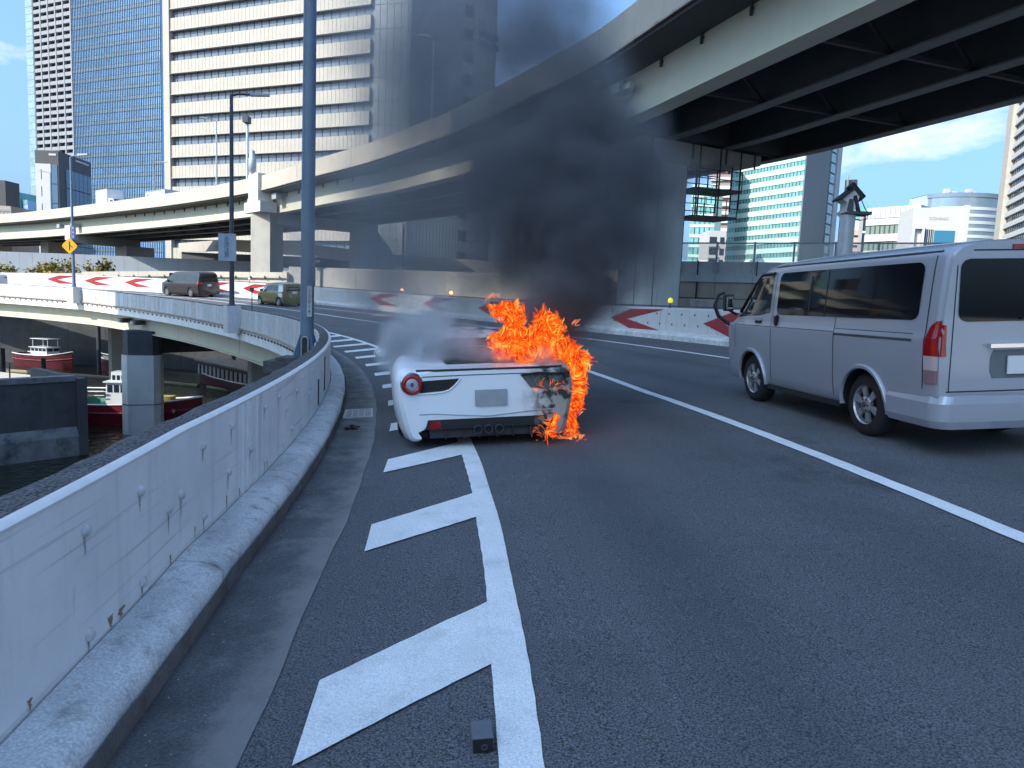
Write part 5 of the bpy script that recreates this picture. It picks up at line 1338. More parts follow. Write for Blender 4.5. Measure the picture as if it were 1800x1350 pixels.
mb = MB(); mb.box(-5, .1, -1.05, 1.05, 1.2, 1.32); mb.prism([(-5, 1.3), (.1, 1.3), (.1, 1.72), (-5, 1.72)], lambda a, z, d: (a, d, z), -1.2, -1.15); mb.build('coaming', GRN, t)
mb = MB(); mb.box(2.6, 4.0, -.45, .45, 1.15, 1.75); mb.box(2.4, 4.2, -.55, .55, 1.05, 1.2); mb.build('engine_cover', mat('dull_yellow', (.34, .30, .08), .7), t)
for j in range(4):
    mb = MB(); mb.box(2.0 + j * .75, 2.2 + j * .75, -1.24 + j * .06, -1.20 + j * .06, .90, .96); mb.box(2.07 + j * .75, 2.12 + j * .75, -1.25 + j * .06, -1.20 + j * .06, .80, 1.08); mb.box(2.0 + j * .75, 2.2 + j * .75, -1.24 + j * .06, -1.20 + j * .06, 1.02, 1.06); mb.build('bow_mark', mat('faded_mark', (.38,.33,.33), .7), t)
t = boat('dark red boat with white wheelhouse moored under the ramp at the far left', (-48.8, 74, -7), -.25, 6.8, 2.3, 1.2, RED_SHADE, DG, cab=(-1.2, 1.0, .75, .8))
mb = MB()
for x in (-1.0, .9):
    for y in (-.6, .6): mb.tube([(x, y, 1.9), (x, y, 2.9)], .03, 5)
mb.box(-1.2, 1.1, -.75, .75, 2.88, 2.94); mb.build('canopy_frame', M['white_paint'], t)
boat('dark red open boat with green deck, bow towards us, left of the far pier', (-39.5, 72, -7), 2.75, 7.5, 2.4, 1.2, RED_SHADE, DG)
boat('small boat with a dark blue cover at the left edge under the ramp', (-53.5, 70, -7), 2.9, 5.5, 2.0, .9, mat('navy_cover', (.03, .05, .12), .6), mat('navy_cover', (.03, .05, .12), .6), cab=(-1, .6, .6, .7))
t = boat('covered tour boat with a long windowed cabin and red hull between ramp piers', (-25.0, 63.2, -7), 2.35, 15, 3.0, .95, RED_SHADE, DG, name='tour_boat')
mb = MB(); mb.box(-7, 4.6, -1.3, 1.3, .9, 2.1); c = mb.build('cabin', mat('cabin_screen', (.30, .31, .32), .5), t)
mb = MB(); mb.box(-7.2, 5.0, -1.5, 1.5, 2.1, 2.22); mb.build('roof', mat('roof_brown_green', (.19, .17, .14), .8, var=.3, vscale=1.5, spot=(.25, .13, .09), spot_amt=.6, spot_scale=1), c)
for s in (-1, 1):
    for j in range(13):
        mb = MB(); mb.box(-6.9 + j * .9, -6.72 + j * .9, s * 1.33 - .04, s * 1.33 + .04, .9, 2.1); mb.build('post', M['black'], c)
    mb = MB(); mb.box(-7.1, 4.8, s * 1.4 - .05, s * 1.4 + .05, 1.85, 2.1); mb.build('eave', M['black'], c)

wall_line('site_hoarding', 'pale blue grey hoarding seen under the overpass between its piers', [(-90, 104), (-62, 100), (-34, 96)], [5.9, 5.9, 5.7], [-1.2] * 3, .1, mat('pale_hoarding', (.20, .225, .26), .6, var=.08, vscale=.6), 2.0)
# ================================================================= vehicles
class Shell:
    """vehicle skin lofted through half sections; x right, y forward (rear at 0), z up"""
    def __init__(self, st, ky=5, ks=3):
        ys = [s[0] for s in st]; P = np.array([s[1] for s in st], float)      # stations x pts x 2
        def cr(A, k):
            out = []
            n = len(A)
            for i in range(n - 1):
                a, b, c, d = A[max(0, i - 1)], A[i], A[i + 1], A[min(n - 1, i + 2)]
                for j in range(k):
                    t = j / k
                    m0 = (c - a) * 0.5; m1 = (d - b) * 0.5
                    out.append((2 * t ** 3 - 3 * t * t + 1) * b + (t ** 3 - 2 * t * t + t) * m0 + (-2 * t ** 3 + 3 * t * t) * c + (t ** 3 - t * t) * m1)
            out.append(A[-1]); return np.array(out)
        Y = np.array(ys, float); Yd = []
        for i in range(len(Y) - 1):
            for j in range(ky): Yd.append(Y[i] + (Y[i + 1] - Y[i]) * j / ky)
        Yd.append(Y[-1]); self.Y = np.array(Yd)
        S = cr(P, ky)
        S = np.array([cr(s, ks) for s in S])
        S[:, 0, 0] = 0; S[:, -1, 0] = 0; S[:, :, 0] = np.maximum(S[:, :, 0], 0)
        self.S = S
    def mesh(self):
        mb = MB(); n = self.S.shape[1]; k = 2 * n - 2
        for y, s in zip(self.Y, self.S):
            ring = [(x, y, z) for x, z in s] + [(-x, y, z) for x, z in s[-2:0:-1]]
            mb.v += ring
        for i in range(len(self.Y) - 1):
            for j in range(k):
                j2 = (j + 1) % k; mb.f.append((i * k + j, i * k + j2, (i + 1) * k + j2, (i + 1) * k + j)); mb.mi.append(0)
        mb.f.append(tuple(range(k - 1, -1, -1))); mb.mi.append(0)
        b = (len(self.Y) - 1) * k; mb.f.append(tuple(range(b, b + k))); mb.mi.append(0)
        return mb
    def sec(self, y):
        y = min(max(y, self.Y[0]), self.Y[-1]); i = int(np.searchsorted(self.Y, y)) - 1
        i = min(max(i, 0), len(self.Y) - 2); f = (y - self.Y[i]) / (self.Y[i + 1] - self.Y[i])
        return self.S[i] * (1 - f) + self.S[i + 1] * f
    def hw(self, y, z):
        s = self.sec(y); best = None
        for a, b in zip(s, s[1:]):
            if (a[1] - z) * (b[1] - z) <= 0 and abs(a[1] - b[1]) > 1e-9:
                x = a[0] + (b[0] - a[0]) * (z - a[1]) / (b[1] - a[1])
                if best is None or x > best: best = x
        return best if best is not None else s[:, 0].max() * 0.9
    def topz(self, x, y):
        s = self.sec(y); x = abs(x); best = None
        for a, b in zip(s, s[1:]):
            if (a[0] - x) * (b[0] - x) <= 0 and abs(a[0] - b[0]) > 1e-9:
                z = a[1] + (b[1] - a[1]) * (x - a[0]) / (b[0] - a[0])
                if best is None or z > best: best = z
        return best if best is not None else s[:, 1].max()
    def reary(self, x, z, front=False):
        """first y at which the skin reaches half width |x| at height z"""
        ys = np.linspace(0, 0.9, 46)
        for y in ys:
            yy = self.Y[-1] - y if front else y
            s = self.sec(yy)
            if s[:, 1].min() <= z <= s[:, 1].max() and self.hw(yy, z) >= abs(x): return yy
        return self.Y[-1] - 0.9 if front else 0.9
    def patch(self, poly, where, off=0.004, nu=10, nv=6, th=0.0):
        """convex outline in (y,z) for 'L'/'R', (x,z) for 'rear'/'front', (y,x) for 'top' laid on the skin"""
        mb = MB(); vs_ = [p[1] for p in poly]; v0, v1 = min(vs_), max(vs_); rows = []
        for j in range(nv + 1):
            v = v0 + (v1 - v0) * j / nv; v = min(max(v, v0 + 1e-5), v1 - 1e-5); us = []
            for a, b in zip(poly, poly[1:] + poly[:1]):
                if (a[1] - v) * (b[1] - v) <= 0 and abs(a[1] - b[1]) > 1e-9: us.append(a[0] + (b[0] - a[0]) * (v - a[1]) / (b[1] - a[1]))
            if len(us) < 2: us = [poly[0][0], poly[0][0]]
            u0, u1 = min(us), max(us); row = []
            for i in range(nu + 1):
                u = u0 + (u1 - u0) * i / nu
                if where in 'LR':
                    x = self.hw(u, v) + off; row.append(((-x if where == 'L' else x), u, v))
                elif where == 'rear': row.append((u, self.reary(u, v) - off, v))
                elif where == 'front': row.append((u, self.reary(u, v, True) + off, v))
                else: row.append((v, u, self.topz(v, u) + off))
            rows.append(row)
        for j in range(nv):
            for i in range(nu): mb.quad(rows[j][i], rows[j][i + 1], rows[j + 1][i + 1], rows[j + 1][i])
        return mb
def rounded(y0, y1, z0, z1, r=0.06, k=4):
    out = []
    for cx, cz, a0 in ((y1 - r, z1 - r, 0), (y0 + r, z1 - r, 90), (y0 + r, z0 + r, 180), (y1 - r, z0 + r, 270)):
        for i in range(k + 1):
            a = R(a0 + 90 * i / k); out.append((cx + r * math.cos(a), cz + r * math.sin(a)))
    return out
def cut_wells(o, wells, m_in):
    """wheel wells: real cavities cut from the skin"""
    for (y, z, r, xi) in wells:
        for s in (-1, 1):
            mb = MB(); a, b = (xi, 1.4) if s > 0 else (-1.4, -xi)
            mb.lathe([(r, a), (r, b)], (0, y, z), 'X', 28)
            c = mb.build('well_cutter', m_in); c.parent = o.parent
            md = o.modifiers.new('well', 'BOOLEAN'); md.operation = 'DIFFERENCE'; md.solver = 'EXACT'; md.object = c; md.material_mode = 'TRANSFER'
            dg = bpy.context.evaluated_depsgraph_get(); dg.update()
            me = bpy.data.meshes.new_from_object(o.evaluated_get(dg)); o.modifiers.clear()
            old = o.data; o.data = me; bpy.data.meshes.remove(old); bpy.data.objects.remove(c, do_unlink=True)
    me = o.data
    me.polygons.foreach_set('use_smooth', [True] * len(me.polygons)); me.set_sharp_from_angle(angle=R(38)); me.update()
def wheel(root, x, y, r, w, style='van', steer=0.0, rimm=None):
    s = -1 if x < 0 else 1
    mb = MB(); p = [(r * .62, 0), (r * .80, 0.0), (r * .93, .012), (r * .985, .035), (r, .06), (r, w - .06), (r * .985, w - .035), (r * .93, w - .01), (r * .62, w)]
    mb.lathe([(a, -s * b) for a, b in p], (0, 0, 0), 'X', 36, cap=False); ty = mb.build('wheel', M['rubber'], root, smooth=40)
    ty.matrix_basis = Matrix.Translation((x, y, r)) @ Matrix.Rotation(steer, 4, 'Z')
    rr = r * .655; rimm = rimm or M['alloy']
    mb = MB(); prof = [(rr, .005), (rr * .96, .0), (rr * .90, .015), (rr * .86, .06)]
    mb2 = MB(); n = 32
    for (r0, h0), (r1, h1) in zip(prof, prof[1:]):
        for k in range(n):
            a0, a1 = 2 * PI * k / n, 2 * PI * (k + 1) / n
            mb.quad((-s * h0, r0 * math.cos(a0), r0 * math.sin(a0)), (-s * h0, r0 * math.cos(a1), r0 * math.sin(a1)), (-s * h1, r1 * math.cos(a1), r1 * math.sin(a1)), (-s * h1, r1 * math.cos(a0), r1 * math.sin(a0)))
    if style == 'van':
        ns = 6
        for k in range(ns):
            a = 2 * PI * k / ns + .3
            for da, rad in ((0, 0),):
                pts = []
                for aa, ra in ((-.34, .30), (-.30, .88), (.30, .88), (.34, .30)): pts.append((ra * rr * math.cos(a + aa * (1 if ra < .5 else .75)), ra * rr * math.sin(a + aa * (1 if ra < .5 else .75))))
                mb.prism(pts, lambda p_, q, d: (-s * d, p_, q), .012, .035)
        mb.lathe([(rr * .40, -s * .045), (rr * .40, -s * .008), (rr * .33, -s * -.004), (rr * .2, -s * -.006)], (0, 0, 0), 'X', 18)
    else:
        ns = 5 if style == 'five' else 10
        for k in range(ns):
            a = 2 * PI * k / ns; wd = .16 if ns == 5 else .09
            pts = [(.18 * rr * math.cos(a - wd * 2), .18 * rr * math.sin(a - wd * 2)), (.9 * rr * math.cos(a - wd), .9 * rr * math.sin(a - wd)), (.9 * rr * math.cos(a + wd), .9 * rr * math.sin(a + wd)), (.18 * rr * math.cos(a + wd * 2), .18 * rr * math.sin(a + wd * 2))]
            mb.prism(pts, lambda p_, q, d: (-s * d, p_, q), .005, .03)
        mb.lathe([(rr * .25, -s * .04), (rr * .25, -s * .0), (rr * .15, 0.0)], (0, 0, 0), 'X', 14)
    rim = mb.build('rim', rimm, ty, smooth=40)
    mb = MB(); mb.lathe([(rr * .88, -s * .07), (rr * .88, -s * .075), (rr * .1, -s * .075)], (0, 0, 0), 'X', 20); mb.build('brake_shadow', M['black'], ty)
    if style == 'van':
        mb = MB()
        for k in range(6):
            a = 2 * PI * k / 6; mb.lathe([(.012, s * .004), (.012, s * .012), (.005, s * .014)], (0, rr * .29 * math.cos(a), rr * .29 * math.sin(a)), 'X', 6)
        mb.lathe([(rr * .14, s * .0), (rr * .14, s * .02), (rr * .08, s * .024)], (0, 0, 0), 'X', 12)
        mb.build('hub_nuts', M['steel_dark'], ty)
    return ty

# ---------------------------------------------------------------- silver van
VS = mat('silver_van_paint', (0.375, 0.39, 0.44), 0.36, metal=0.25, coat=0.6, spec=.5)
def van():
    t = thing('van', 'silver van with dark tinted side glass driving in the right lane', 'van', mtx=road_frame(61.57, 7.1, R(-0.3)))
    base = [(0, .27), (.66, .27), (.79, .31), (.83, .50), (.845, .80), (.848, 1.02), (.846, 1.09), (.83, 1.16), (.802, 1.45), (.765, 1.76), (.73, 1.87), (.60, 1.945), (.32, 1.975), (0, 1.98)]
    def sec(xs, top, drop=0, zb=None, xt=1.0):
        out = []
        for x, z in base:
            if z > 1.09: f = (z - 1.09) / (1.98 - 1.09); z2 = 1.09 + (top - 1.09) * f; x2 = x * xs * (1 - (1 - xt) * f)
            else: z2 = z; x2 = x * xs
            if zb and z < .4: z2 = zb
            out.append((x2, z2))
        return out
    st = [(0.0, sec(.965, 1.955)), (.02, sec(.978, 1.965)), (.07, sec(.99, 1.975)), (.20, sec(1, 1.98)), (.9, sec(1, 1.985)), (1.8, sec(1, 1.985)), (2.8, sec(1, 1.975)), (3.35, sec(1, 1.95)), (3.62, sec(1, 1.90, xt=.985)), (3.95, sec(.998, 1.66, xt=.97)), (4.3, sec(.985, 1.37, xt=.96)), (4.52, sec(.965, 1.17, xt=.95)), (4.66, sec(.92, 1.10)), (4.74, sec(.85, 1.09, zb=.33)), (4.765, sec(.78, 1.09, zb=.38))]
    sh = Shell(st)
    b = sh.mesh().build('body', VS, t); W0, W1 = 1.10, 3.74
    cut_wells(b, [(W0, .335, .385, .52), (W1, .335, .38, .52)], M['black'])
    for y in (W0, W1):
        for x in (-.80, .80): wheel(t, x, y, .335, .21, 'van', 0.0 if y < 2 else .03)
        for s in ('L', 'R'):                                         # flared arch lips
            sg = -1 if s == 'L' else 1
            pts = []
            for k in range(21):
                a = PI * k / 20 * 1.06 - .03 * PI; yy = y + .41 * math.cos(a); zz = max(.29, .335 + .41 * math.sin(a)); pts.append((sg * (sh.hw(yy, max(zz, .33)) + .006), yy, zz))
            mb = MB(); mb.tube(pts, .028, 6); mb.build('wheel_arch', VS, t, smooth=60)
    # glass
    for s in ('L', 'R'):
        g = sh.patch(rounded(.30, 3.06, 1.25, 1.79, .09, 7), s, .006, 26, 40).build('side_window', M['glass_dark'], t, smooth=60)
        sg = -1 if s == 'L' else 1
        mb = sh.patch([(1.90, 1.26), (1.915, 1.26), (1.915, 1.78), (1.90, 1.78)], s, .009, 1, 8); mb.build('window_joint', M['black'], g)
        sh.patch([(2.24, 1.31), (2.27, 1.31), (2.27, 1.72), (2.24, 1.72)], s, .009, 1, 8).build('sash', M['black'], g)
        fd = [(3.24, 1.25), (4.30, 1.19), (4.24, 1.27), (3.68, 1.745), (3.60, 1.77), (3.24, 1.775)]
        sh.patch(fd, s, .006, 16, 14).build('door_window', M['glass_grey'], t, smooth=60)
        # black frame line of the door window and rain visor
        pts = [(sg * (sh.hw(y, z) + .012), y, z) for y, z in ((3.22, 1.79), (3.6, 1.785), (3.72, 1.755), (3.98, 1.53), (4.27, 1.27))]
        mb = MB(); mb.tube(pts, .022, 6); mb.build('rain_visor', M['black'], t, smooth=60)
        # gaps between panels
        for pl in ([(3.16, .36), (3.172, .36), (3.172, 1.85), (3.16, 1.85)], [(1.66, .36), (1.672, .36), (1.672, 1.25), (1.66, 1.25)], [(.17, .62), (.182, .62), (.182, 1.90), (.17, 1.90)], [(4.30, .74), (4.31, .74), (4.31, 1.2), (4.30, 1.2)]):
            sh.patch(pl, s, .0025, 1, 20).build('door_gap', M['black'], t)
        sh.patch([(.34, 1.05), (1.66, 1.05), (1.66, 1.075), (.34, 1.075)], s, .004, 12, 1).build('slide_rail', M['steel_dark'], t)
        sh.patch([(1.68, 1.083), (4.3, 1.083), (4.3, 1.092), (1.68, 1.092)], s, .003, 24, 1).build('belt_crease', M['steel_dark'], t)
        sh.patch([(.34, 1.12), (1.64, 1.12), (1.64, 1.128), (.34, 1.128)], s, .003, 12, 1).build('rail_gap', M['steel_dark'], t)
        for y0, y1 in ((3.44, 3.66), (2.98, 3.09)):
            mb = sh.patch(rounded(y0, y1, 1.12 if y0 > 3.2 else 1.10, 1.19 if y0 > 3.2 else 1.25, .03), s, .006, 6, 4); h = mb.build('handle_recess', M['black'], t)
            mb = MB(); yy = (y0 + y1) / 2; x = sg * (sh.hw(yy, 1.16) + .02)
            if y0 > 3.2: mb.beam((x, y0 + .02, 1.175), (x, y1 - .02, 1.175), .03, .025)
            else: mb.beam((x, yy, 1.12), (x, yy, 1.23), .03, .04)
            mb.build('handle', VS if y0 > 3.2 else M['black'], h)
        # lamp cluster on the rear corner: red over clear
        a = sh.patch([(.003, .93), (.16, .93), (.155, 1.10), (.12, 1.20), (.05, 1.25), (.003, 1.25)], s, .012, 6, 8).build('tail_light', M['red_lens'], t, smooth=60)
        sh.patch([(.003, .80), (.155, .80), (.16, .93), (.003, .93)], s, .012, 6, 4).build('clear_lens', M['clear_lens'], a, smooth=60)
        sh.patch([(.003, .68), (.15, .68), (.155, .80), (.003, .80)], s, .012, 6, 4).build('lower_lens', mat('dusky_lens', (.25, .16, .17), .25), a, smooth=60)
        mb = sh.patch([(sg * .76, .93), (sg * .826, .93), (sg * .812, 1.25), (sg * .77, 1.22)], 'rear', .010, 4, 8)
        mb.build('tail_light_back', M['red_lens'], a, smooth=60)
        # mirror and its arm
        mb = MB(); x = sg * .93; mb.tube([(x, 4.34, 1.33), (x - sg * .0, 4.35, 1.47)], [.075, .075], 10); mb.box(x - .07, x + .07, 4.29, 4.41, 1.28, 1.53); mm = mb.build('mirror', M['black'], t, smooth=30)
        md = mm.modifiers.new('b', 'BEVEL'); md.width = .025; md.segments = 2
        mb = MB(); mb.quad((x - .055, 4.286, 1.31), (x + .055, 4.286, 1.31), (x + .055, 4.286, 1.50), (x - .055, 4.286, 1.50)); mb.build('mirror_glass', mat('mirror_glass', (.5, .52, .54), .03, metal=1), mm)
        mb = MB(); mb.tube([(sg * .80, 4.32, 1.22), (x, 4.35, 1.3)], .02, 6); mb.build('arm', M['black'], mm)
    mb = MB(); mb.tube([(-.78, 4.62, 1.06), (-.93, 4.72, 1.2), (-.98, 4.74, 1.36), (-.92, 4.74, 1.52), (-.84, 4.70, 1.56)], [.025, .03, .03, .025, .02], 8); mb.build('corner_mirror', M['black'], t, smooth=60)
    # front
    sh.patch([(-.66, 1.16), (.66, 1.16), (.60, 1.78), (-.60, 1.78)], 'front', .006, 10, 10).build('windscreen', M['glass_grey'], t, smooth=60)
    for sx in (-1, 1):
        sh.patch(rounded(min(sx * .45, sx * .74), max(sx * .45, sx * .74), .74, .95, .04), 'front', .008, 6, 4).build('headlight', M['clear_lens'], t, smooth=60)
    sh.patch([(-.7, .34), (.7, .34), (.72, .6), (-.72, .6)], 'front', .012, 8, 4).build('front_bumper', VS, t, smooth=60)
    # rear: glass, tailgate gap, bumper, plate, lamp, wiper
    g = sh.patch(rounded(-.66, .66, 1.24, 1.80, .09, 7), 'rear', .006, 14, 40).build('rear_window', M['glass_dark'], t, smooth=60)
    mb = MB(); mb.beam((-.05, -.02, 1.26), (.42, -.022, 1.34), .02, .015); mb.build('wiper', M['black'], g)
    for pl in ([(-.74, .60), (.74, .60), (.74, .612), (-.74, .612)], [(-.72, .61), (-.71, .61), (-.68, 1.88), (-.69, 1.88)], [(.71, .61), (.72, .61), (.69, 1.88), (.68, 1.88)], [(-.69, 1.87), (.69, 1.87), (.69, 1.882), (-.69, 1.882)]):
        sh.patch(pl, 'rear', .003, 8, 8).build('tailgate_gap', M['black'], t)
    mb = MB()
    pts = [(-.850, .68), (-.858, .30)] + [(-.70 - .158 * math.sin(R(q)), .10 - .18 * math.cos(R(q))) for q in range(80, -1, -10)] + [(-.35, -.095), (0, -.10), (.35, -.095)] + [(.70 + .158 * math.sin(R(q)), .10 - .18 * math.cos(R(q))) for q in range(0, 81, 10)] + [(.858, .30), (.850, .68)]
    for i in range(len(pts) - 1):
        (x0, y0), (x1, y1) = pts[i], pts[i + 1]
        for z0, z1, i0, i1 in ((.27, .34, .03, .0), (.34, .50, .0, .0), (.50, .57, 0, .035), (.57, .58, .035, .09)):
            def q(x, y, k): 
                c = Vector((x, y - .3)); l = c.length; c = c * ((l - k) / l); return (c.x, c.y + .3)
            a0, a1, b0, b1 = q(x0, y0, i0), q(x1, y1, i0), q(x0, y0, i1), q(x1, y1, i1); mb.quad((*a0, z0), (*a1, z0), (*b1, z1), (*b0, z1))
    mb.build('rear_bumper', VS, t, smooth=40)
    sh.patch(rounded(-.32, .32, .72, .98, .03), 'rear', .004, 6, 4).build('plate_recess', mat('van_recess', (.14, .15, .17), .5), t)
    mb = MB(); mb.box(-.165, .165, -.03, -.02, .76, .925); mb.build('number_plate', M['white_paint'], t)
    mb = MB(); mb.beam((-.36, -.025, 1.02), (.36, -.025, 1.02), .05, .035); mb.build('handle_strip', M['chrome'], t)
    mb = MB(); mb.box(-.17, .17, -.015, .02, 1.885, 1.925); mb.build('brake_light', M['red_lens'], t)
    mb = MB(); mb.tube([(.45, .3, .24), (.45, -.02, .24)], .03, 10); mb.build('exhaust', M['steel_dark'], t, smooth=60)
    # rain gutters along the roof, underbody
    for s in (-1, 1):
        mb = MB(); mb.tube([(s * (sh.hw(y, 1.875) + .003), y, 1.876 if y < 3.2 else 1.876 - (y - 3.2) * .08) for y in np.linspace(.14, 3.5, 14)], .011, 5); mb.build('roof_gutter', M['steel_dark'], t, smooth=60)
        mb = MB(); mb.box(s * .76 - .05, s * .76 + .05, 1.55, 3.3, .245, .30); mb.build('sill', M['black'], t)
    mb = MB(); mb.box(-.6, .6, .3, 4.4, .22, .30); mb.build('underbody', M['black'], t)
van()

# ---------------------------------------------------------------- white sports car on fire
def soot_paint():
    m, n, l, b = _nodes('scorched_white_paint')
    b.inputs['Roughness'].default_value = .28; b.inputs['Coat Weight'].default_value = .5; b.inputs['Coat Roughness'].default_value = .08
    tc = n.new('ShaderNodeTexCoord'); sp = n.new('ShaderNodeSeparateXYZ'); l.new(tc.outputs['Object'], sp.inputs[0])
    no = n.new('ShaderNodeTexNoise'); no.inputs['Scale'].default_value = 5.5; no.inputs['Detail'].default_value = 8; no.inputs['Roughness'].default_value = .65; l.new(tc.outputs['Object'], no.inputs['Vector'])
    def mth(op, a, b_):
        q = n.new('ShaderNodeMath'); q.operation = op
        for i, v in enumerate((a, b_)):
            if isinstance(v, (int, float)): q.inputs[i].default_value = v
            else: l.new(v, q.inputs[i])
        return q.outputs[0]
    def mr(v, a, b_):
        q = n.new('ShaderNodeMapRange'); q.interpolation_type = 'SMOOTHSTEP'; q.inputs['From Min'].default_value = a; q.inputs['From Max'].default_value = b_; l.new(v, q.inputs['Value']); return q.outputs['Result']
    noc = mth('SUBTRACT', no.outputs['Fac'], .5)
    x = mth('ADD', sp.outputs['X'], mth('MULTIPLY', noc, .8))
    f1 = mr(x, .28, .75)
    def mix(f, a, c):
        q = n.new('ShaderNodeMixRGB'); l.new(f, q.inputs['Fac'])
        if isinstance(a, tuple): q.inputs['Color1'].default_value = a
        else: l.new(a, q.inputs['Color1'])
        q.inputs['Color2'].default_value = c; return q.outputs['Color']
    c = mix(f1, (.80, .81, .82, 1), (.34, .34, .29, 1))
    # black scorch patches with a shape of their own
    n2 = n.new('ShaderNodeTexNoise'); n2.inputs['Scale'].default_value = 7; n2.inputs['Detail'].default_value = 6; l.new(tc.outputs['Object'], n2.inputs['Vector'])
    f2 = mth('MULTIPLY', mr(n2.outputs['Fac'], .50, .62), mr(sp.outputs['X'], .38, .62))
    c = mix(f2, c, (.03, .03, .028, 1))
    # soot along the lip of the engine cover
    f3 = mth('MULTIPLY', mth('MULTIPLY', mr(sp.outputs['Z'], .77, .86), mr(no.outputs['Fac'], .38, .6)), mr(sp.outputs['X'], -.55, .3))
    c = mix(f3, c, (.13, .13, .125, 1))
    l.new(c, b.inputs['Base Color'])
    rr = n.new('ShaderNodeMapRange'); rr.inputs['To Min'].default_value = .28; rr.inputs['To Max'].default_value = .75; l.new(f1, rr.inputs['Value']); l.new(rr.outputs['Result'], b.inputs['Roughness'])
    return m
def sports_car():
    t = thing('sports_car', 'white sports car on fire at its right rear, stopped over the hatched lines', 'car', mtx=road_frame(56.80, 8.45, R(2.6)) )
    P = soot_paint()
    k = 1.04
    def S(*q): return [(x * k, z) for x, z in q]
    st = [
     (0.00, S((0, .20), (.64, .20), (.655, .115), (.745, .14), (.815, .43), (.835, .58), (.825, .68), (.77, .755), (.62, .775), (.42, .785), (.2, .788), (0, .788))),
     (0.03, S((0, .20), (.645, .20), (.66, .095), (.775, .115), (.855, .43), (.868, .58), (.858, .69), (.80, .785), (.64, .795), (.42, .797), (.2, .798), (0, .798))),
     (0.14, S((0, .19), (.64, .19), (.68, .095), (.82, .115), (.892, .44), (.90, .60), (.888, .71), (.82, .825), (.66, .815), (.45, .805), (.22, .803), (0, .803))),
     (0.40, S((0, .15), (.64, .15), (.74, .12), (.87, .22), (.912, .46), (.918, .62), (.90, .75), (.82, .865), (.64, .83), (.45, .82), (.22, .82), (0, .82))),
     (0.90, S((0, .13), (.64, .13), (.80, .14), (.88, .28), (.912, .46), (.915, .64), (.89, .78), (.80, .885), (.64, .86), (.46, .875), (.25, .90), (0, .905))),
     (1.45, S((0, .13), (.64, .13), (.80, .14), (.87, .28), (.89, .46), (.89, .62), (.865, .76), (.79, .86), (.64, .89), (.50, .985), (.28, 1.04), (0, 1.05))),
     (2.00, S((0, .13), (.64, .13), (.80, .14), (.865, .28), (.878, .46), (.87, .60), (.85, .74), (.79, .83), (.67, .89), (.545, 1.08), (.32, 1.135), (0, 1.145))),
     (2.45, S((0, .13), (.64, .13), (.80, .14), (.865, .28), (.875, .46), (.87, .60), (.85, .72), (.79, .80), (.68, .86), (.545, 1.06), (.32, 1.12), (0, 1.13))),
     (2.95, S((0, .13), (.64, .13), (.80, .14), (.87, .28), (.885, .46), (.885, .58), (.865, .70), (.80, .775), (.68, .80), (.52, .90), (.32, .96), (0, .975))),
     (3.45, S((0, .13), (.64, .13), (.80, .14), (.88, .28), (.905, .44), (.905, .56), (.88, .67), (.80, .735), (.64, .735), (.45, .72), (.25, .73), (0, .74))),
     (3.95, S((0, .13), (.60, .13), (.76, .14), (.83, .25), (.86, .38), (.86, .47), (.83, .55), (.74, .60), (.58, .59), (.40, .57), (.2, .57), (0, .575))),
     (4.28, S((0, .15), (.45, .15), (.58, .16), (.64, .22), (.67, .30), (.67, .36), (.64, .41), (.56, .44), (.42, .44), (.28, .43), (.14, .43), (0, .43))),
     (4.40, S((0, .20), (.30, .20), (.40, .21), (.45, .24), (.47, .28), (.47, .31), (.45, .34), (.40, .36), (.30, .36), (.2, .36), (.1, .36), (0, .36)))]
    sh = Shell(st)
    b = sh.mesh().build('body', P, t)
    cut_wells(b, [(.86, .335, .365, .56), (3.46, .325, .355, .56)], M['black'])
    for x in (-.90, .90): wheel(t, x, .86, .335, .29, 'five'); wheel(t, x, 3.46, .325, .24, 'five')
    # engine-cover glass, rear window, side windows, roof edge
    sh.patch([(.42, -.40), (1.10, -.45), (1.10, .45), (.42, .40)], 'top', .006, 12, 12).build('engine_cover_glass', M['glass_dark'], t, smooth=60)
    sh.patch([(1.13, -.455), (1.42, -.475), (1.42, .475), (1.13, .455)], 'top', .006, 6, 12).build('rear_window', M['glass_dark'], t, smooth=60)
    sh.patch([(2.80, -.50), (3.35, -.60), (3.35, .60), (2.80, .50)], 'top', .006, 10, 12).build('windscreen', M['glass_dark'], t, smooth=60)
    for s in ('L', 'R'):
        sg = -1 if s == 'L' else 1
        sh.patch([(1.65, .90), (2.85, .835), (2.75, .88), (2.35, 1.035), (1.85, 1.04)], s, .006, 14, 8).build('side_window', M['glass_dark'], t, smooth=60)
        sh.patch([(1.62, .22), (1.63, .22), (1.66, .86), (1.65, .86)], s, .003, 1, 12).build('door_gap', M['black'], t)
        sh.patch([(2.85, .22), (2.86, .22), (2.90, .76), (2.89, .76)], s, .003, 1, 12).build('door_gap', M['black'], t)
        sh.patch([(1.10, .45), (1.55, .42), (1.60, .60), (1.30, .66)], s, .004, 6, 6).build('side_intake', M['black'], t)
        # mirror
        mb = MB(); cx = sg * 1.02; 
        mb.lathe([(.005, -.10), (.055, -.095), (.085, -.06), (.095, 0), (.085, .05), (.05, .11), (.005, .14)], (0, 0, 0), 'Y', 18); mm = mb.build('mirror', mat('clean_white_paint', (.80, .81, .82), .28, coat=.5), t, smooth=60)
        mm.matrix_basis = Matrix.Translation((cx, 2.50, .82)) @ Matrix.Diagonal((1.25, 1, .78, 1))
        mb = MB(); mb.lathe([(.088, -.0665), (.078, -.072), (.02, -.072)], (0, 0, 0), 'Y', 18); mb.build('mirror_glass', mat('mirror_dark', (.16, .18, .2), .05, metal=.8), mm)
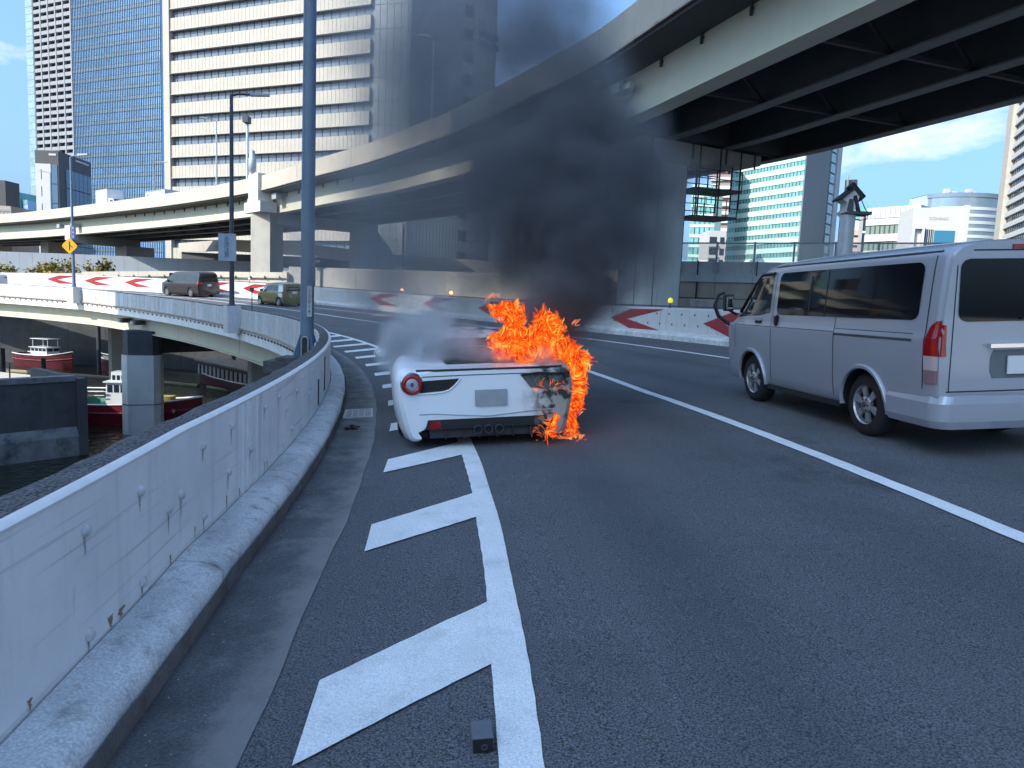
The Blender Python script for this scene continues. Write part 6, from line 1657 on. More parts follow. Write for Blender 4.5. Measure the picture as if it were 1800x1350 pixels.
        mb = MB(); mb.tube([(sg * .84, 2.62, .74), (cx - sg * .04, 2.52, .80)], .022, 6); mb.build('arm', M['black'], t)
    # rear fascia
    def face(poly, m, nm, off=.006, nu=12, nv=8, par=None): return sh.patch(poly, 'rear', off, nu, nv).build(nm, m, par or t, smooth=50)
    face([(-.72, .705), (-.28, .715), (-.345, .64), (-.40, .60), (-.48, .585), (-.70, .578)], mat('dark_grille_mesh', (.010, .010, .014), .5, bump=.6, bscale=300), 'light_panel')
    pts = [(-.27, .718), (-.335, .645), (-.395, .598), (-.47, .578), (-.62, .568), (-.74, .566)]
    mb = MB(); mb.tube([(x, sh.reary(x, z) - .006, z) for x, z in pts], .009, 6); mb.build('panel_lip', mat('clean_white_paint', (.80, .81, .82)), t, smooth=60)
    for sg in (-1, 1):
        pts = [(sg * .33, .785), (0, .79)]
    mb = MB(); mb.tube([(x, sh.reary(x, .735) - .002, .735 + .012 * math.cos(x * 1.6)) for x in np.linspace(-.66, .72, 24)], .0045, 5); mb.build('lip_gap', M['black'], t)
    mb = MB(); mb.tube([(x, sh.reary(x, .78) + .012, .802) for x in np.linspace(-.72, .80, 24)], .012, 5); mb.build('spoiler_gap', M['black'], t, smooth=60)
    # round tail lamp
    lx, lz = -.765, .672; ly = sh.reary(-.70, lz) - .012
    tl = MB(); tl.lathe([(.118, .10), (.118, .0), (.108, -.018), (.102, -.01)], (lx, ly, lz), 'Y', 36); hs = tl.build('tail_light', M['chrome'], t, smooth=50)
    mb = MB(); mb.lathe([(.104, -.012), (.100, -.030), (.086, -.040), (.066, -.036), (.060, -.028)], (lx, ly, lz), 'Y', 36); mb.build('red_ring', M['red_lens'], hs, smooth=60)
    mb = MB(); mb.lathe([(.061, -.03), (.055, -.036), (.03, -.040), (.004, -.041)], (lx, ly, lz), 'Y', 28); ce = mb.build('lamp_centre', mat('grey_lens', (.34, .35, .38), .2, coat=.5), hs, smooth=60)
    mb = MB(); mb.prism([(-.012, -.02), (.012, -.022), (.018, .006), (.006, .024), (-.008, .02), (-.02, .0)], lambda a, z, d: (lx + a, ly + d, lz + z), -.0425, -.040); mb.build('emblem', M['steel_dark'], ce)
    # burnt-out lamp recess on the right
    BK = mat('burnt_metal', (.10, .105, .10), .85, var=.4, vscale=14, spot=(.015, .015, .015), spot_amt=.9, spot_scale=6, speck=.3, speck_scale=60)
    face([(.34, .735), (.86, .735), (.86, .60), (.58, .572), (.46, .59)], BK, 'burnt_lamp_recess', .006)
    mb = MB(); mb.tube([(x, sh.reary(x, .73) - .02, .742 - .006 * math.sin(x * 20)) for x in np.linspace(.36, .86, 12)], .012, 6); mb.tube([(.62, sh.reary(.62, .7) - .02, .74), (.63, sh.reary(.62, .7) - .03, .68), (.70, sh.reary(.7, .62) - .03, .64), (.82, sh.reary(.8, .62) - .03, .645)], .009, 5)
    mb.box(.80, .86, sh.reary(.8, .7) - .05, sh.reary(.8, .7) + .02, .69, .75); mb.build('charred_wiring', M['black'], t)
    # dark diffuser mouth, reflector, fins, exhaust
    DF = mat('diffuser_black', (.012, .012, .013), .6)
    face([(-.645, .205), (-.615, .300), (-.08, .240), (.08, .240), (.615, .300), (.645, .205)], DF, 'diffuser', .010, 20, 8)
    mb = MB(); mb.prism([(-.03, .205), (.6, .12), (.6, .21), (-.03, .215)], lambda y, z, x: (x, y, z), -.655, .655); mb.prism([(.0, .11), (.5, .10), (.5, .19), (.02, .205)], lambda y, z, x: (x, y, z), -.60, .60); mb.build('diffuser_tray', DF, t)
    for x in (-.44, -.26, -.09, .09, .26, .44):
        mb = MB(); y0 = sh.reary(x, .18); mb.prism([(y0 - .03, .10), (y0 + .25, .10), (y0 + .25, .16), (y0 - .012, .22)], lambda y, z, d: (x + d, y, z), -.006, .006); mb.build('fin', DF, t)
    for sg in (-1, 1):
        mb = sh.patch(rounded(min(sg * .485, sg * .60), max(sg * .485, sg * .60), .195, .285, .015), 'rear', .016, 5, 4); mb.build('reflector', M['red_lens'] if sg < 0 else BK, t)
    for x in (-.11, 0, .11):
        mb = MB(); mb.lathe([(.045, .1), (.045, -.03), (.038, -.03), (.038, .08)], (x, sh.reary(x, .19) - .02, .185), 'Y', 16); mb.build('exhaust', M['steel_dark'], t, smooth=40)
    mb = MB(); mb.tube([(x, sh.reary(x, .33) - .004, .315 + .045 * min(1, (abs(x) / .55)) ) for x in np.linspace(-.70, .70, 26)], .006, 5); mb.build('bumper_crease', mat('crease_grey', (.36, .37, .38), .5), t)
    mb = MB(); y0 = sh.reary(0, .5) - .022; mb.box(-.13, .20, y0, y0 + .012, .425, .59); mb.build('number_plate', mat('blank_plate', (.30, .32, .34), .6, var=.1, vscale=8), t)
    for pl in ([(-.855, .60), (-.70, .635), (-.70, .64), (-.855, .606)],):
        sh.patch(pl, 'rear', .004, 6, 1).build('bumper_gap', M['steel_dark'], t)
    mb = MB(); mb.box(-.7, .7, .2, 4.0, .085, .14); mb.build('underbody', M['black'], t)
    return t, sh
CAR, CARSH = sports_car()

# ---------------------------------------------------------------- smaller traffic
def hatch(name, label, mtx, L, W, H, paint, roofp, prof, wb, wr, belt, win, glass, rear_glass, lamp=None, group=None, cat='car', plate=True, style='ten', grp=None):
    """prof: list of (y fraction from rear, roof/hood height fraction)"""
    t = thing(name, label, cat, mtx=mtx, group=grp); w = W / 2
    st = []
    n = len(prof)
    for i, (fy, fz) in enumerate(prof):
        top = H * fz; e = 1.0 if 0 < i < n - 1 else .86
        if fy > .93: e *= .90
        bz_ = min(belt, top - .03)
        g = max(0, (top - belt) / (H - belt))
        st.append((fy * L, [(0, .20), (w * .8 * e, .20), (w * .95 * e, .26), (w * e, .5), (w * e, bz_ * .82), (w * .985 * e, bz_ - .02), (w * .95 * e, bz_ + .03 * g), (w * (.95 - .10 * g) * e, bz_ + (top - bz_) * .55), (w * (.93 - .17 * g) * e, top - .06 * g - .01), (w * .62 * e, top - .012), (w * .3 * e, top), (0, top)]))
    sh = Shell(st, 4, 2)
    b = sh.mesh().build('body', paint, t)
    cut_wells(b, [(wb[0], wr, wr * 1.13, w - .32), (wb[1], wr, wr * 1.13, w - .32)], M['black'])
    for y in wb:
        for x in (-w + .01, w - .01): wheel(t, x, y, wr, .2, style)
    for s in ('L', 'R'):
        for pl in win: sh.patch(pl, s, .006, 8, 6).build('side_window', glass, t, smooth=60)
    if rear_glass: sh.patch(rear_glass, 'rear', .008, 8, 6).build('rear_window', M['glass_dark'], t, smooth=60)
    ws = [(-w * .72, belt + .05), (w * .72, belt + .05), (w * .62, H * .92), (-w * .62, H * .92)]
    sh.patch(ws, 'front', .008, 8, 6).build('windscreen', M['glass_grey'], t, smooth=60)
    if lamp:
        for sg in (-1, 1):
            q = [(sg * a, z) for a, z in lamp]; sh.patch(q, 'rear', .012, 5, 5).build('tail_light', M['red_lens'], t, smooth=60)
            sh.patch([(0.01, lamp[0][1]), (.16, lamp[0][1]), (.10, lamp[2][1]), (.01, lamp[2][1])], 'L' if sg < 0 else 'R', .01, 3, 3).build('tail_light_side', M['red_lens'], t)
    if plate:
        mb = MB(); y0 = sh.reary(0, .8) - .02; mb.box(-.165, .165, y0, y0 + .012, .82, .98); mb.build('number_plate', M['white_paint'], t)
    for sg in (-1, 1):
        mb = MB(); mb.box(sg * (w + .1) - .09, sg * (w + .1) + .09, L * .70, L * .70 + .1, belt + .02, belt + .18); mb.build('mirror', paint, t)
    mb = MB(); mb.box(-w * .8, w * .8, .3, L - .3, .15, .24); mb.build('underbody', M['black'], t)
    return t, sh
BR = mat('brown_van_paint', (.035, .028, .027), .3, metal=.3, coat=.6)
prof = [(0, .80), (.012, .90), (.05, .975), (.15, .995), (.35, 1.0), (.55, .99), (.66, .955), (.78, .76), (.86, .60), (.95, .54), (1.0, .42)]
_, sh_ = hatch('minivan', 'dark brown minivan on the ramp bend before the red chevrons', road_frame(64.3, 58.7), 4.9, 1.85, 1.92, BR, BR, prof, (1.0, 3.95), .345, 1.06,
      [[(.35, 1.16), (1.55, 1.16), (1.55, 1.66), (.42, 1.66)], [(1.7, 1.15), (2.6, 1.14), (2.6, 1.68), (1.7, 1.68)], [(2.72, 1.13), (3.62, 1.12), (3.25, 1.58), (2.72, 1.68)]], M['glass_grey'], [(-.72, 1.16), (.72, 1.16), (.66, 1.62), (-.66, 1.62)],
      [(.44, .92), (.80, .95), (.80, 1.20), (.72, 1.20)])
GG = mat('olive_gold_paint', (.15, .135, .03), .3, metal=.3, coat=.5)
prof = [(0, .60), (.02, .72), (.07, .93), (.16, .985), (.35, 1.0), (.55, .985), (.68, .90), (.80, .68), (.90, .60), (.97, .52), (1.0, .44)]
gt, gs = hatch('small_car', 'small olive green hatchback with a white roof and pillars half behind the lamp post', road_frame(63.6, 48.6), 3.5, 1.67, 1.55, GG, None, prof, (.62, 3.0), .31, .95,
      [[(.75, 1.02), (1.35, 1.02), (1.35, 1.36), (.85, 1.36)], [(1.45, 1.02), (2.45, 1.0), (2.15, 1.30), (1.45, 1.38)]], M['glass_grey'], [(-.58, 1.0), (.58, 1.0), (.52, 1.36), (-.52, 1.36)],
      [(.50, .84), (.70, .84), (.70, .99), (.52, .99)], style='five')
gs.patch([(.30, -.56), (2.2, -.56), (2.2, .56), (.30, .56)], 'top', .008, 10, 8).build('roof', M['white_paint'], gt, smooth=60)
for s in ('L', 'R'):
    gs.patch([(.06, .52), (.60, .66), (.72, 1.42), (.30, 1.42), (.08, 1.05)], s, .003, 8, 8).build('white_pillar', M['white_paint'], gt, smooth=60)
    gs.patch([(2.4, .95), (3.1, .92), (2.5, 1.12), (2.2, 1.3)], s, .003, 6, 6).build('white_pillar', M['white_paint'], gt, smooth=60)
WP = M['white_paint']
profs = [(0, .60), (.02, .68), (.10, .74), (.22, .94), (.34, 1.0), (.5, 1.0), (.62, .93), (.74, .70), (.85, .64), (.96, .54), (1.0, .42)]
hatch('white_car', 'white car at the left edge on the ramp, partly out of frame', road_frame(62.6, 78.0), 4.5, 1.78, 1.55, WP, WP, profs, (.9, 3.6), .32, .92, [[(.9, 1.0), (1.9, 1.0), (1.9, 1.36), (1.3, 1.36)], [(2.0, 1.0), (3.1, .98), (2.65, 1.34), (2.0, 1.38)]], M['glass_grey'], [(-.6, .98), (.6, .98), (.52, 1.34), (-.52, 1.34)], [(.5, .75), (.78, .75), (.78, .90), (.5, .90)])
# on the overpass, coming towards the picture's right
def ov_frame(x, y, off):
    i = OV.find(x, y); p, d, nn = OV.at(i, off); d2 = -d
    return frame((p.x, p.y, ZL), (d2.y, -d2.x, 0), d2, (0, 0, 1)), i
def truck(label, mtx, L, Hb, boxm, cabm, logo=None):
    t = thing('box_truck', label, 'truck', mtx=mtx, group='trucks on the overpass')
    mb = MB(); mb.box(-1.05, 1.05, 0, L - 1.9, .75, Hb); bx = mb.build('cargo_box', boxm, t)
    mb = MB()
    for s in (-1, 1):
        for y in np.linspace(.02, L - 1.95, 5): mb.box(s * 1.05 - .02, s * 1.05 + .02, y, y + .04, .75, Hb)
        mb.box(s * 1.05 - .03, s * 1.05 + .03, 0, L - 1.9, Hb - .08, Hb + .02)
    mb.build('box_ribs', M['galv'], bx)
    mb = MB(); mb.prism([(L - 1.8, .5), (L, .5), (L, 1.25), (L - .35, 2.25), (L - 1.8, 2.35)], lambda y, z, x: (x, y, z), -.95, .95); cb = mb.build('cab', cabm, t)
    mb = MB(); mb.prism([(L - .02, 1.32), (L - .32, 2.15), (L - .29, 2.16), (L + .012, 1.33)], lambda y, z, x: (x, y, z), -.85, .85); mb.build('windscreen', M['glass_grey'], cb)
    for s in (-1, 1):
        mb = MB(); mb.prism([(L - 1.4, 1.35), (L - .25, 1.3), (L - .5, 2.05), (L - 1.4, 2.1)], lambda y, z, x: (x, y, z), s * .955 - .01, s * .955 + .01); mb.build('door_window', M['glass_grey'], cb)
        mb = MB(); mb.box(s * 1.15 - .1, s * 1.15 + .1, L - .2, L - .1, 1.3, 1.75); mb.build('mirror', M['black'], cb)
        for y in (1.2, L - 1.0): wheel(t, s * .98, y, .38, .24, 'van')
    if logo:
        text_mesh(logo, 1.0, 'lettering', mat('navy_letter', (.02, .03, .08), .5), bx, frame((1.072, .85, Hb - .8), (0, 1, 0), (0, 0, 1), (1, 0, 0)), .004)
    return t
m_, i_ = ov_frame(-59.5, 97, 3.2); truck('white box truck with dark windscreen on the overpass at the left', m_, 5.6, 3.55, M['white_paint'], M['white_paint'])
m_, i_ = ov_frame(-53, 92, 6.2); truck('long silver box truck with a dark letter on the overpass behind the white truck', m_, 7.5, 3.3, mat('silver_box', (.42, .43, .45), .5), M['galv'], 'S')
m_, i_ = ov_frame(-47.5, 87.5, 3.0)
hatch('white_car', 'white car on the overpass to the right of the box trucks', m_, 4.5, 1.78, 1.85, WP, WP, profs, (.9, 3.6), .34, 1.08, [[(.9, 1.17), (1.9, 1.17), (1.9, 1.62), (1.3, 1.62)], [(2.0, 1.17), (3.1, 1.15), (2.65, 1.6), (2.0, 1.64)]], M['glass_grey'], [(-.6, 1.15), (.6, 1.15), (.52, 1.62), (-.52, 1.62)], None)
# ================================================================= fire
def flame_mat(name, ramp, strength, alpha_lo, alpha_hi):
    m = bpy.data.materials.new(name); m.use_nodes = True
    n, l = m.node_tree.nodes, m.node_tree.links; n.clear()
    out = n.new('ShaderNodeOutputMaterial'); mx = n.new('ShaderNodeMixShader'); tr = n.new('ShaderNodeBsdfTransparent'); em = n.new('ShaderNodeEmission')
    g = n.new('ShaderNodeNewGeometry'); cr = n.new('ShaderNodeValToRGB')
    no = n.new('ShaderNodeTexNoise'); no.inputs['Scale'].default_value = 13; no.inputs['Detail'].default_value = 4
    l.new(g.outputs['Position'], no.inputs['Vector'])
    ad = n.new('ShaderNodeMath'); ad.operation = 'MULTIPLY_ADD'; ad.inputs[1].default_value = .55
    l.new(g.outputs['Random Per Island'], ad.inputs[0])
    sb = n.new('ShaderNodeMath'); sb.operation = 'MULTIPLY_ADD'; sb.inputs[1].default_value = 2.0; sb.inputs[2].default_value = -.80
    l.new(no.outputs['Fac'], sb.inputs[0]); l.new(sb.outputs[0], ad.inputs[2])
    e = cr.color_ramp.elements
    e[0].position = ramp[0][0]; e[0].color = (*ramp[0][1], 1); e[1].position = ramp[-1][0]; e[1].color = (*ramp[-1][1], 1)
    for p, c in ramp[1:-1]:
        x = e.new(p); x.color = (*c, 1)
    l.new(ad.outputs[0], cr.inputs['Fac']); l.new(cr.outputs['Color'], em.inputs['Color']); em.inputs['Strength'].default_value = strength
    lw = n.new('ShaderNodeLayerWeight'); lw.inputs['Blend'].default_value = .45
    mr = n.new('ShaderNodeMapRange'); mr.inputs['From Min'].default_value = 0; mr.inputs['From Max'].default_value = 1; mr.inputs['To Min'].default_value = alpha_hi; mr.inputs['To Max'].default_value = alpha_lo
    l.new(lw.outputs['Facing'], mr.inputs['Value']); l.new(mr.outputs['Result'], mx.inputs['Fac'])
    l.new(tr.outputs[0], mx.inputs[1]); l.new(em.outputs[0], mx.inputs[2]); l.new(mx.outputs[0], out.inputs['Surface'])
    return m
FL = flame_mat('flame', [(0.0, (.20, .008, .002)), (.28, (.62, .030, .004)), (.58, (1.0, .12, .008)), (.9, (1.0, .50, .06))], .52, .0, .75)
FB = flame_mat('flame_body', [(0.0, (.70, .045, .006)), (.5, (.95, .10, .008)), (1.0, (1.0, .20, .012))], .36, .0, .34)
FP = flame_mat('thin_flame', [(0.0, (.5, .10, .05)), (.5, (.8, .16, .06)), (1.0, (1.0, .45, .12))], .42, .0, .5)
def inside(pl, x, z):
    c = False; j = len(pl) - 1
    for i in range(len(pl)):
        if (pl[i][1] > z) != (pl[j][1] > z) and x < (pl[j][0] - pl[i][0]) * (z - pl[i][1]) / (pl[j][1] - pl[i][1]) + pl[i][0]: c = not c
        j = i
    return c
_fr = random.Random(21)
_wv = [(Vector((_fr.gauss(0, 1), _fr.gauss(0, 1), _fr.gauss(0, 1))).normalized() * _fr.uniform(9, 46), Vector((_fr.gauss(0, 1), _fr.gauss(0, 1), _fr.gauss(0, 1))), _fr.uniform(0, 6.28)) for _ in range(26)]
def curl(p):
    v = Vector((0, 0, 0))
    for k, a, ph in _wv: v += k.normalized().cross(a) * math.cos(k.dot(p) + ph)
    return v * .56
def strands(poly, n, ymid, yspread, rad, steps, step, up=.5, drift=(0, 0), outside=0.02, seed=1, sides=5):
    rnd = random.Random(seed); mb = MB(); xs = [p[0] for p in poly]; zs = [p[1] for p in poly]; made = 0; tries = 0
    while made < n and tries < n * 60:
        tries += 1
        x, z = rnd.uniform(min(xs), max(xs)), rnd.uniform(min(zs), max(zs))
        if not inside(poly, x, z): continue
        p = Vector((x, ymid + rnd.gauss(0, yspread), z)); pts = [p.copy()]; out = 0
        L = rnd.randint(steps // 2, steps)
        for _ in range(L):
            v = curl(p) + Vector((drift[0], 0, up + drift[1]))
            p = p + v.normalized() * step; pts.append(p.copy())
            if not inside(poly, p.x, p.z):
                out += 1
                if out > rnd.randint(0, 4): break
        if len(pts) < 4: continue
        r0 = rad * rnd.uniform(.55, 1.35); k = len(pts)
        mb.tube(pts, [max(.0012, r0 * math.sin(PI * (i + .35) / k) ** .8) for i in range(k)], sides, cap=False); made += 1
    return mb
MAIN = [(-0.213, 0.891), (-0.26, 1.122), (-0.128, 1.198), (-0.094, 1.302), (-0.262, 1.32), (-0.317, 1.42), (-0.209, 1.444), (-0.096, 1.5), (0.006, 1.516), (0.099, 1.45), (0.097, 1.335), (0.114, 1.24), (0.217, 1.244), (0.269, 1.374), (0.333, 1.517), (0.355, 1.448), (0.422, 1.394), (0.497, 1.307), (0.568, 1.297), (0.558, 1.239), (0.503, 1.179), (0.609, 1.113), (0.711, 1.021), (0.855, 0.969), (0.822, 0.864), (0.842, 0.735), (0.72, 0.716), (0.593, 0.783), (0.462, 0.823), (0.292, 0.874), (0.143, 0.868), (-0.01, 0.835), (-0.14, 0.856)]
SIDE = [(0.632, 0.837), (0.791, 0.887), (0.81, 0.763), (0.774, 0.636), (0.777, 0.453), (0.735, 0.287), (0.728, 0.07), (0.641, 0.047), (0.619, 0.237), (0.66, 0.423)]
CORE = [(-0.20, .90), (-.2, 1.1), (-.05, 1.13), (.1, 1.05), (.3, 1.1), (.5, 1.05), (.62, .98), (.75, .90), (.78, .80), (.6, .82), (.3, .88), (0, .86)]
fire = thing('fire', 'orange flames pouring over the right rear of the white sports car', 'fire', (.6, 7.6, .05))
strands(MAIN, 420, 8.02, .13, .021, 9, .026, seed=2).build('flame_body', FB, fire, world=True, smooth=80, kind='stuff')
strands(MAIN, 2100, 7.97, .17, .0066, 15, .018, seed=3).build('flame', FL, fire, world=True, smooth=80, kind='stuff')
strands(CORE, 800, 7.93, .13, .0066, 14, .018, seed=4).build('flame', FL, fire, world=True, smooth=80, kind='stuff')
strands(SIDE, 110, 7.74, .04, .020, 8, .026, up=.9, seed=5).build('flame_body', FB, fire, world=True, smooth=80, kind='stuff')
strands(SIDE, 560, 7.72, .05, .0062, 14, .019, up=.9, seed=6).build('flame', FL, fire, world=True, smooth=80, kind='stuff')
REC = [(0.20, 0.655), (0.265, 0.73), (0.50, 0.735), (0.74, 0.70), (0.74, 0.62), (0.362, 0.590), (0.23, 0.60)]
strands(REC, 45, 7.30, .02, .0045, 9, .013, up=.25, drift=(.2, 0), seed=7).build('flame', FP, fire, world=True, smooth=80, kind='stuff')
LOW = [(0.19, 0.13), (0.25, 0.30), (0.31, 0.44), (0.34, 0.34), (0.42, 0.36), (0.40, 0.25), (0.50, 0.21), (0.62, 0.29), (0.66, 0.14), (0.53, 0.10), (0.33, 0.10)]
strands(LOW, 60, 7.26, .03, .005, 8, .013, up=.3, drift=(.2, 0), seed=8).build('flame', FP, fire, world=True, smooth=80, kind='stuff')
strands([(.36, .15), (.36, .21), (.46, .22), (.47, .14), (.40, .11)], 40, 7.25, .02, .011, 8, .018, up=.5, drift=(.5, 0), seed=9).build('flame', FL, fire, world=True, smooth=80, kind='stuff')
strands([(.38, .27), (.44, .34), (.48, .33), (.50, .24), (.46, .22)], 40, 7.25, .02, .011, 8, .018, up=.5, drift=(-.3, 0), seed=10).build('flame', FL, fire, world=True, smooth=80, kind='stuff')
strands([(.45, .02), (.45, .075), (.75, .10), (.80, .05), (.74, .015)], 150, 7.62, .07, .008, 7, .018, up=.25, drift=(.3, 0), seed=11).build('flame', FP, fire, world=True, smooth=80, kind='stuff')
# loose tongues
for q, sd in (([(-.36, 1.50), (-.33, 1.56), (-.20, 1.60), (-.16, 1.55)], 12), ([(.62, 1.27), (.65, 1.32), (.72, 1.31), (.70, 1.27)], 13)):
    strands(q, 14, 8.0, .05, .006, 7, .018, up=.3, drift=(.4, 0), seed=sd).build('flame', FP, fire, world=True, smooth=80, kind='stuff')
# embers and melted drips on the road below
mb = MB()
for _ in range(60):
    x, y = random.gauss(.62, .12), random.gauss(7.55, .12); s = random.uniform(.004, .014); z = BANK * x + .012
    mb.add([(x + s, y, z), (x, y + s, z), (x - s, y, z), (x, y - s, z), (x, y, z + s * .7)], [(0, 1, 4), (1, 2, 4), (2, 3, 4), (3, 0, 4)])
mb.build('ember', FP, fire, world=True, kind='stuff')

# ================================================================= smoke
def smoke(name, label, blobs, colour, dens, nscale, contrast, bias, box, res=14, grain=5, rise=1.0, aniso=.15, thr=0.0):
    """a grid of smoke density, filled once from soft blobs carved by turbulence; res = cells per metre"""
    m = bpy.data.materials.new(name); m.use_nodes = True
    n, l = m.node_tree.nodes, m.node_tree.links; n.clear()
    out = n.new('ShaderNodeOutputMaterial'); pv = n.new('ShaderNodeVolumePrincipled')
    pv.inputs['Color'].default_value = (*colour, 1); pv.inputs['Anisotropy'].default_value = aniso; pv.inputs['Density'].default_value = dens
    l.new(pv.outputs[0], out.inputs['Volume'])
    x0, x1, y0, y1, z0, z1 = box
    ng = bpy.data.node_groups.new(name, 'GeometryNodeTree')
    ng.interface.new_socket('Geometry', in_out='OUTPUT', socket_type='NodeSocketGeometry')
    n, l = ng.nodes, ng.links
    go = n.new('NodeGroupOutput'); vc = n.new('GeometryNodeVolumeCube'); sm = n.new('GeometryNodeSetMaterial'); sm.inputs['Material'].default_value = m
    vc.inputs['Min'].default_value = (x0, y0, z0); vc.inputs['Max'].default_value = (x1, y1, z1)
    vc.inputs['Resolution X'].default_value = int((x1 - x0) * res); vc.inputs['Resolution Y'].default_value = int((y1 - y0) * res); vc.inputs['Resolution Z'].default_value = int((z1 - z0) * res)
    l.new(vc.outputs[0], sm.inputs['Geometry']); l.new(sm.outputs[0], go.inputs[0])
    pos = n.new('GeometryNodeInputPosition').outputs[0]
    # the outline is displaced by a slow noise so that no blob reads as a ball
    wn_ = n.new('ShaderNodeTexNoise'); wn_.inputs['Scale'].default_value = nscale * .55; wn_.inputs['Detail'].default_value = 3; l.new(pos, wn_.inputs['Vector'])
    ws = n.new('ShaderNodeVectorMath'); ws.operation = 'MULTIPLY_ADD'; a_ = 1.6 / nscale; ws.inputs[1].default_value = (a_, a_, a_); ws.inputs[2].default_value = (-a_ / 2, -a_ / 2, -a_ / 2); l.new(wn_.outputs['Color'], ws.inputs[0])
    wp = n.new('ShaderNodeVectorMath'); wp.operation = 'ADD'; l.new(pos, wp.inputs[0]); l.new(ws.outputs[0], wp.inputs[1])
    acc = None
    for (c, r_, w_) in blobs:
        rr = r_ if isinstance(r_, tuple) else (r_, r_, r_)
        sb = n.new('ShaderNodeVectorMath'); sb.operation = 'SUBTRACT'; sb.inputs[1].default_value = c; l.new(wp.outputs[0], sb.inputs[0])
        dv = n.new('ShaderNodeVectorMath'); dv.operation = 'DIVIDE'; dv.inputs[1].default_value = rr; l.new(sb.outputs[0], dv.inputs[0])
        ln = n.new('ShaderNodeVectorMath'); ln.operation = 'LENGTH'; l.new(dv.outputs[0], ln.inputs[0])
        mr = n.new('ShaderNodeMapRange'); mr.interpolation_type = 'SMOOTHSTEP'; mr.inputs['From Min'].default_value = .1; mr.inputs['From Max'].default_value = 1.3; mr.inputs['To Min'].default_value = w_; mr.inputs['To Max'].default_value = 0; l.new(ln.outputs['Value'], mr.inputs['Value'])
        if acc is None: acc = mr.outputs['Result']
        else:
            a = n.new('ShaderNodeMath'); a.operation = 'ADD'; l.new(acc, a.inputs[0]); l.new(mr.outputs['Result'], a.inputs[1]); acc = a.outputs[0]
    no = n.new('ShaderNodeTexNoise'); no.inputs['Scale'].default_value = nscale; no.inputs['Detail'].default_value = grain; no.inputs['Roughness'].default_value = .6; no.inputs['Distortion'].default_value = .5
    mp = n.new('ShaderNodeVectorMath'); mp.operation = 'MULTIPLY'; mp.inputs[1].default_value = (1, 1, rise); l.new(pos, mp.inputs[0]); l.new(mp.outputs[0], no.inputs['Vector'])
    ca = n.new('ShaderNodeMath'); ca.operation = 'MULTIPLY_ADD'; ca.inputs[1].default_value = contrast; ca.inputs[2].default_value = bias; l.new(no.outputs[0], ca.inputs[0])
    cl = n.new('ShaderNodeMath'); cl.operation = 'MAXIMUM'; cl.inputs[1].default_value = 0; l.new(ca.outputs[0], cl.inputs[0])
    mu = n.new('ShaderNodeMath'); mu.operation = 'MULTIPLY'; l.new(cl.outputs[0], mu.inputs[0]); l.new(acc, mu.inputs[1])
    th = n.new('ShaderNodeMath'); th.operation = 'SUBTRACT'; th.inputs[1].default_value = .02 + thr; th.use_clamp = False; l.new(mu.outputs[0], th.inputs[0])
    mx = n.new('ShaderNodeMath'); mx.operation = 'MAXIMUM'; mx.inputs[1].default_value = 0; l.new(th.outputs[0], mx.inputs[0])
    l.new(mx.outputs[0], vc.inputs['Density'])
    mb = MB(); mb.box(*box); o = mb.build(name, m, kind='stuff', label=label)
    md = o.modifiers.new('smoke', 'NODES'); md.node_group = ng
    return o
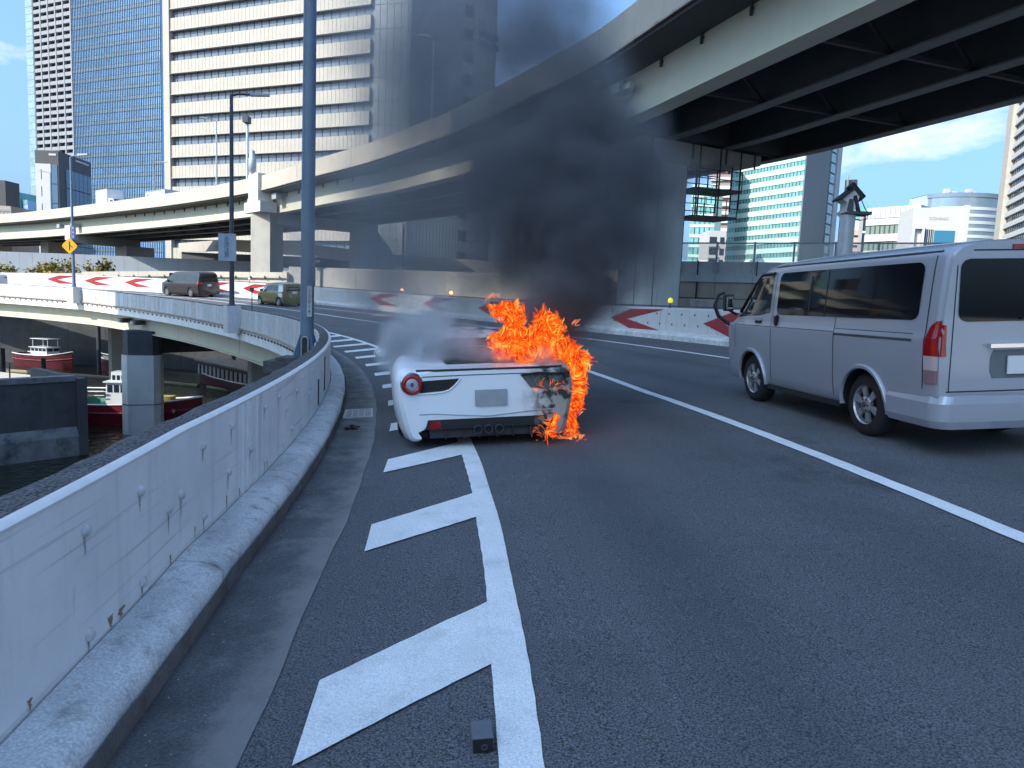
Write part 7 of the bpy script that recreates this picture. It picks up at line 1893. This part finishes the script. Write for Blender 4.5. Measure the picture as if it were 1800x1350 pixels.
DARK = [((0.36, 8.6, 1.32), .50, 1.0), ((0.72, 8.8, 1.45), .60, 1.0), ((1.07, 9.0, 2.10), .80, .9), ((0.70, 9.1, 2.45), .80, 1.0), ((1.15, 9.3, 2.95), .85, 1.0), ((1.30, 9.5, 3.5), .62, .8), ((0.69, 9.6, 3.55), .80, .75), ((0.75, 10.0, 4.4), .85, .30), ((0.35, 10.5, 5.1), 1.0, .16), ((0.55, 11.0, 5.9), 1.05, .15), ((-.2, 11.4, 6.6), 1.2, .16), ((-0.2, 9.5, 1.95), .5, .22), ((-0.05, 9.4, 2.3), .7, .35), ((0.15, 9.8, 3.06), .90, .40), ((.2, 9.6, 2.6), .7, .5), ((1.75, 9.6, 3.1), .6, .6), ((.1, 9.9, 3.3), .9, .4), ((1.7, 9.5, 2.3), .5, .35), ((-.35, 9.9, 2.9), .9, .28), ((-.6, 10.3, 3.9), 1.0, .14), ((.1, 10.6, 4.6), 1.1, .2)]
smoke('smoke_plume', 'thick black smoke rising from the burning car', DARK, (.30, .31, .335), 5.0, 1.6, 4.4, -1.42, (-2.6, 3.2, 7.4, 13.4, .5, 8.6), res=12)
HAZE = [((-1.33, 11.0, 3.19), 1.5, 1.0), ((-2.0, 11.0, 2.4), 1.32, .9), ((-0.89, 11.5, 4.41), 1.56, .9), ((-1.52, 12.0, 5.76), 1.63, .9), ((-0.46, 10.4, 2.4), .96, .8), ((-2.51, 11.0, 1.95), 1.06, .8), ((-1.64, 10.0, 1.54), .88, 1.0), ((-2.82, 11.5, 3.03), 1.1, .5), ((.2, 11.5, 6.2), 1.3, .5), ((.6, 10.5, 3.6), 1.3, .8), ((1.3, 10.2, 2.6), 1.0, .5), ((-1.0, 10.9, 1.6), 1.2, 1.0), ((.1, 11.0, 1.8), 1.1, 1.1), ((-2.2, 11.6, 4.2), 1.4, .6), ((-1.9, 12.2, 5.4), 1.5, .6)]
smoke('smoke_haze', 'thin grey smoke drifting left of the plume in front of the overpass', HAZE, (.46, .475, .50), .85, .9, 4.0, -1.3, (-6.0, 3.2, 7.9, 15.6, .1, 9.0), res=7)
WHITE = [((-1.12, 8.8, 1.12), .40, .38), ((-1.21, 8.3, 0.95), .36, .9), ((-0.8, 8.15, 0.92), .36, 1.0), ((-0.46, 7.95, 0.82), .28, 1.0), ((-0.9, 7.9, 0.83), .28, .9), ((-1.42, 8.6, 0.85), .26, .7), ((-0.13, 7.8, 0.82), .25, .9), ((0.22, 7.75, 0.82), .24, .9), ((-1.15, 9.2, 1.4), .45, .22)]
smoke('smoke_cloud', 'pale grey smoke rolling off the engine cover of the white car', WHITE, (.88, .90, .92), 10.0, 3.6, 4.0, -1.25, (-2.3, .9, 7.2, 10.2, .5, 2.3), res=26)
